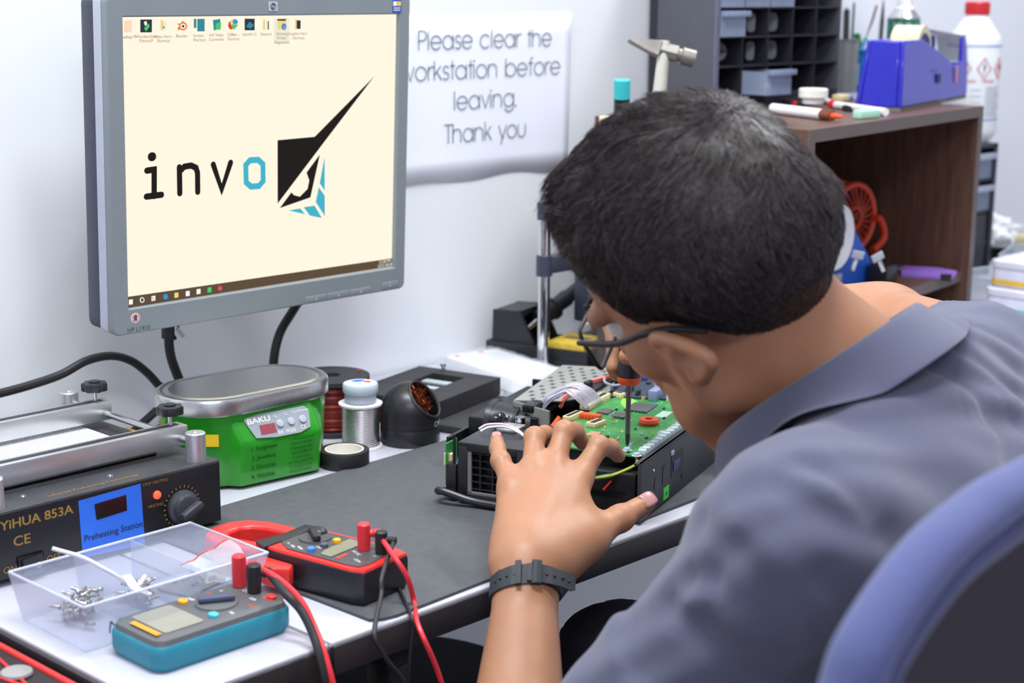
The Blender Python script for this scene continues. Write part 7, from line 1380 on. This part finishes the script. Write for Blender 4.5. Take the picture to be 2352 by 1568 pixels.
# trousers and shoes
LK = aty(1428, 1500, 0.985)+V3(0, 0, -0.02); LHp = V3(0.97, 0.53, 0.53); RHp = V3(1.13, 0.50, 0.53); RK = V3(1.47, 0.93, 0.55); LA = V3(LK[0]+0.02, LK[1]-0.02, 0.10); RA = V3(1.50, 0.95, 0.10)
tp = [ell(PEL+V3(0, 0, -0.02), (0.172, 0.125, 0.095), None, 0.05)]
for Hp, Kn, An in ((LHp, LK, LA), (RHp, RK, RA)): tp += [cone(Hp, Kn, 0.085, 0.066, 0.05), cone(Kn, An, 0.064, 0.05, 0.03)]
V, F = sdf_mesh(tp, 0.008, lambda P, f: f+0.0025*np.sin(P[:, 2]*80+5*np.sin(P[:, 0]*30+P[:, 1]*20)), pad=0.02); V = relax(V, F, 2)
tag(np_mesh('trousers', V-np.array(man.location), F, ['trouser'], man), 'black trousers')
for An in (LA, RA):
    V, F = sdf_mesh([cone(V3(An[0], An[1]-0.05, 0.04), V3(An[0]+0.01, An[1]+0.14, 0.034), 0.038, 0.034, 0.03), cone(V3(An[0], An[1]-0.02, 0.06), V3(An[0], An[1], 0.09), 0.04, 0.042, 0.03)], 0.006, lambda P, f: np.maximum(f, 0.001-P[:, 2]))
    np_mesh('shoe', V-np.array(man.location), F, ['rubber'], man)

# ------------------------------------------------------------------ office chair
ch = thing('office_chair', 'office chair with dark back and blue-lilac rim at lower right, man seated', 'chair', (0.88, 0.30, 0))
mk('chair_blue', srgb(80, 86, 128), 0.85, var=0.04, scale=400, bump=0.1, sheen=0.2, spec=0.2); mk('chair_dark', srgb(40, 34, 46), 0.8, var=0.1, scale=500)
YC = 0.365
opx = [aty(x, y, YC) for x, y in ((1885, 1700), (1897, 1640), (1920, 1568), (1960, 1450), (2050, 1300), (2150, 1170), (2250, 1080), (2352, 1005))]
lp = [(p[0], p[2]) for p in opx]; xc = 0.865; topz = lp[-1][1]+0.006
left = [(lp[0][0]-0.004, 0.62), (lp[0][0]-0.008, 0.72), (lp[0][0]-0.006, 0.84)]+lp+[(xc, topz)]
S2 = [Vector((x, 0, z)) for x, z in left]; S2 = S2+[Vector((2*xc-p.x, 0, p.z)) for p in S2[-2::-1]]
bot = [Vector((S2[-1].x-0.06, 0, 0.575)), Vector((xc, 0, 0.56)), Vector((S2[0].x+0.06, 0, 0.575))]
loop = spline(S2+bot+[S2[0]], 6)[:-1]; n = len(loop); cz = Vector((xc, 0, 0.80))
b = wb(ch); VV = []; k_ = 14
for p in loop:
    inn = (cz-p).normalized()
    for j in range(k_):
        a = 2*PI*j/k_; q = p+inn*(0.037+0.013*math.cos(a)); VV.append((q.x, YC+0.016*math.sin(a)+0.012, q.z))
b.add(VV, [(i*k_+j, ((i+1) % n)*k_+j, ((i+1) % n)*k_+(j+1) % k_, i*k_+(j+1) % k_) for i in range(n) for j in range(k_)], 'chair_blue'); tag(b.build('rim', ch, fix=True), 'blue-lilac padded rim')
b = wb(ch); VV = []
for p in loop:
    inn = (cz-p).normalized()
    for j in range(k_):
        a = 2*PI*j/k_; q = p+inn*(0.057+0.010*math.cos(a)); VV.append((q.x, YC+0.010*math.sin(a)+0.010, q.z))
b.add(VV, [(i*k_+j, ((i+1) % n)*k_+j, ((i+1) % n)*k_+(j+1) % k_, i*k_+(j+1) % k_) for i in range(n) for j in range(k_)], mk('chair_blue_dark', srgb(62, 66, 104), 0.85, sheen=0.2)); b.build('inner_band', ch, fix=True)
b = wb(ch); pan = [p+(cz-p).normalized()*0.059 for p in loop]; poly = [(p.x, p.z) for p in pan]; b.prism(poly, -YC-0.020, -YC-0.004, 'chair_dark', Matrix.Rotation(PI/2, 4, 'X')); b.build('back_panel', ch, fix=True)
b = wb(ch); b.prism(rrect(0.66, 1.20, 0.31, 0.76, 0.10), 0.40, 0.445, 'chair_dark', b=0.018); b.build('seat', ch)
b = wb(ch); b.box(0.84, 0.90, 0.325, 0.345, 0.36, 0.66, 'black_steel', 0.004); b.box(0.84, 0.90, 0.325, 0.55, 0.36, 0.40, 'black_steel', 0.004); b.build('back_bracket', ch)
b = wb(ch); b.cyl((0.92, 0.53, 0.10), (0.92, 0.53, 0.40), 0.028, 'black_steel'); b.build('column', ch)
for k in range(5):
    a = 2*PI*k/5+0.3; e = Vector((0.92+0.27*math.cos(a), 0.53+0.27*math.sin(a), 0.075)); b = wb(ch); b.cyl((0.92, 0.53, 0.11), e, 0.022, 'black_plastic', 0.014, 12); b.build('base_arm', ch)
    b = wb(ch); tv = Vector((-math.sin(a), math.cos(a), 0)); w = e+Vector((0, 0, -0.047)); b.cyl(w-tv*0.02, w+tv*0.02, 0.027, 'black_plastic', n=20); b.cyl(w+Vector((0, 0, 0.02)), e, 0.007, 'black_steel', n=10); b.build('caster', ch)
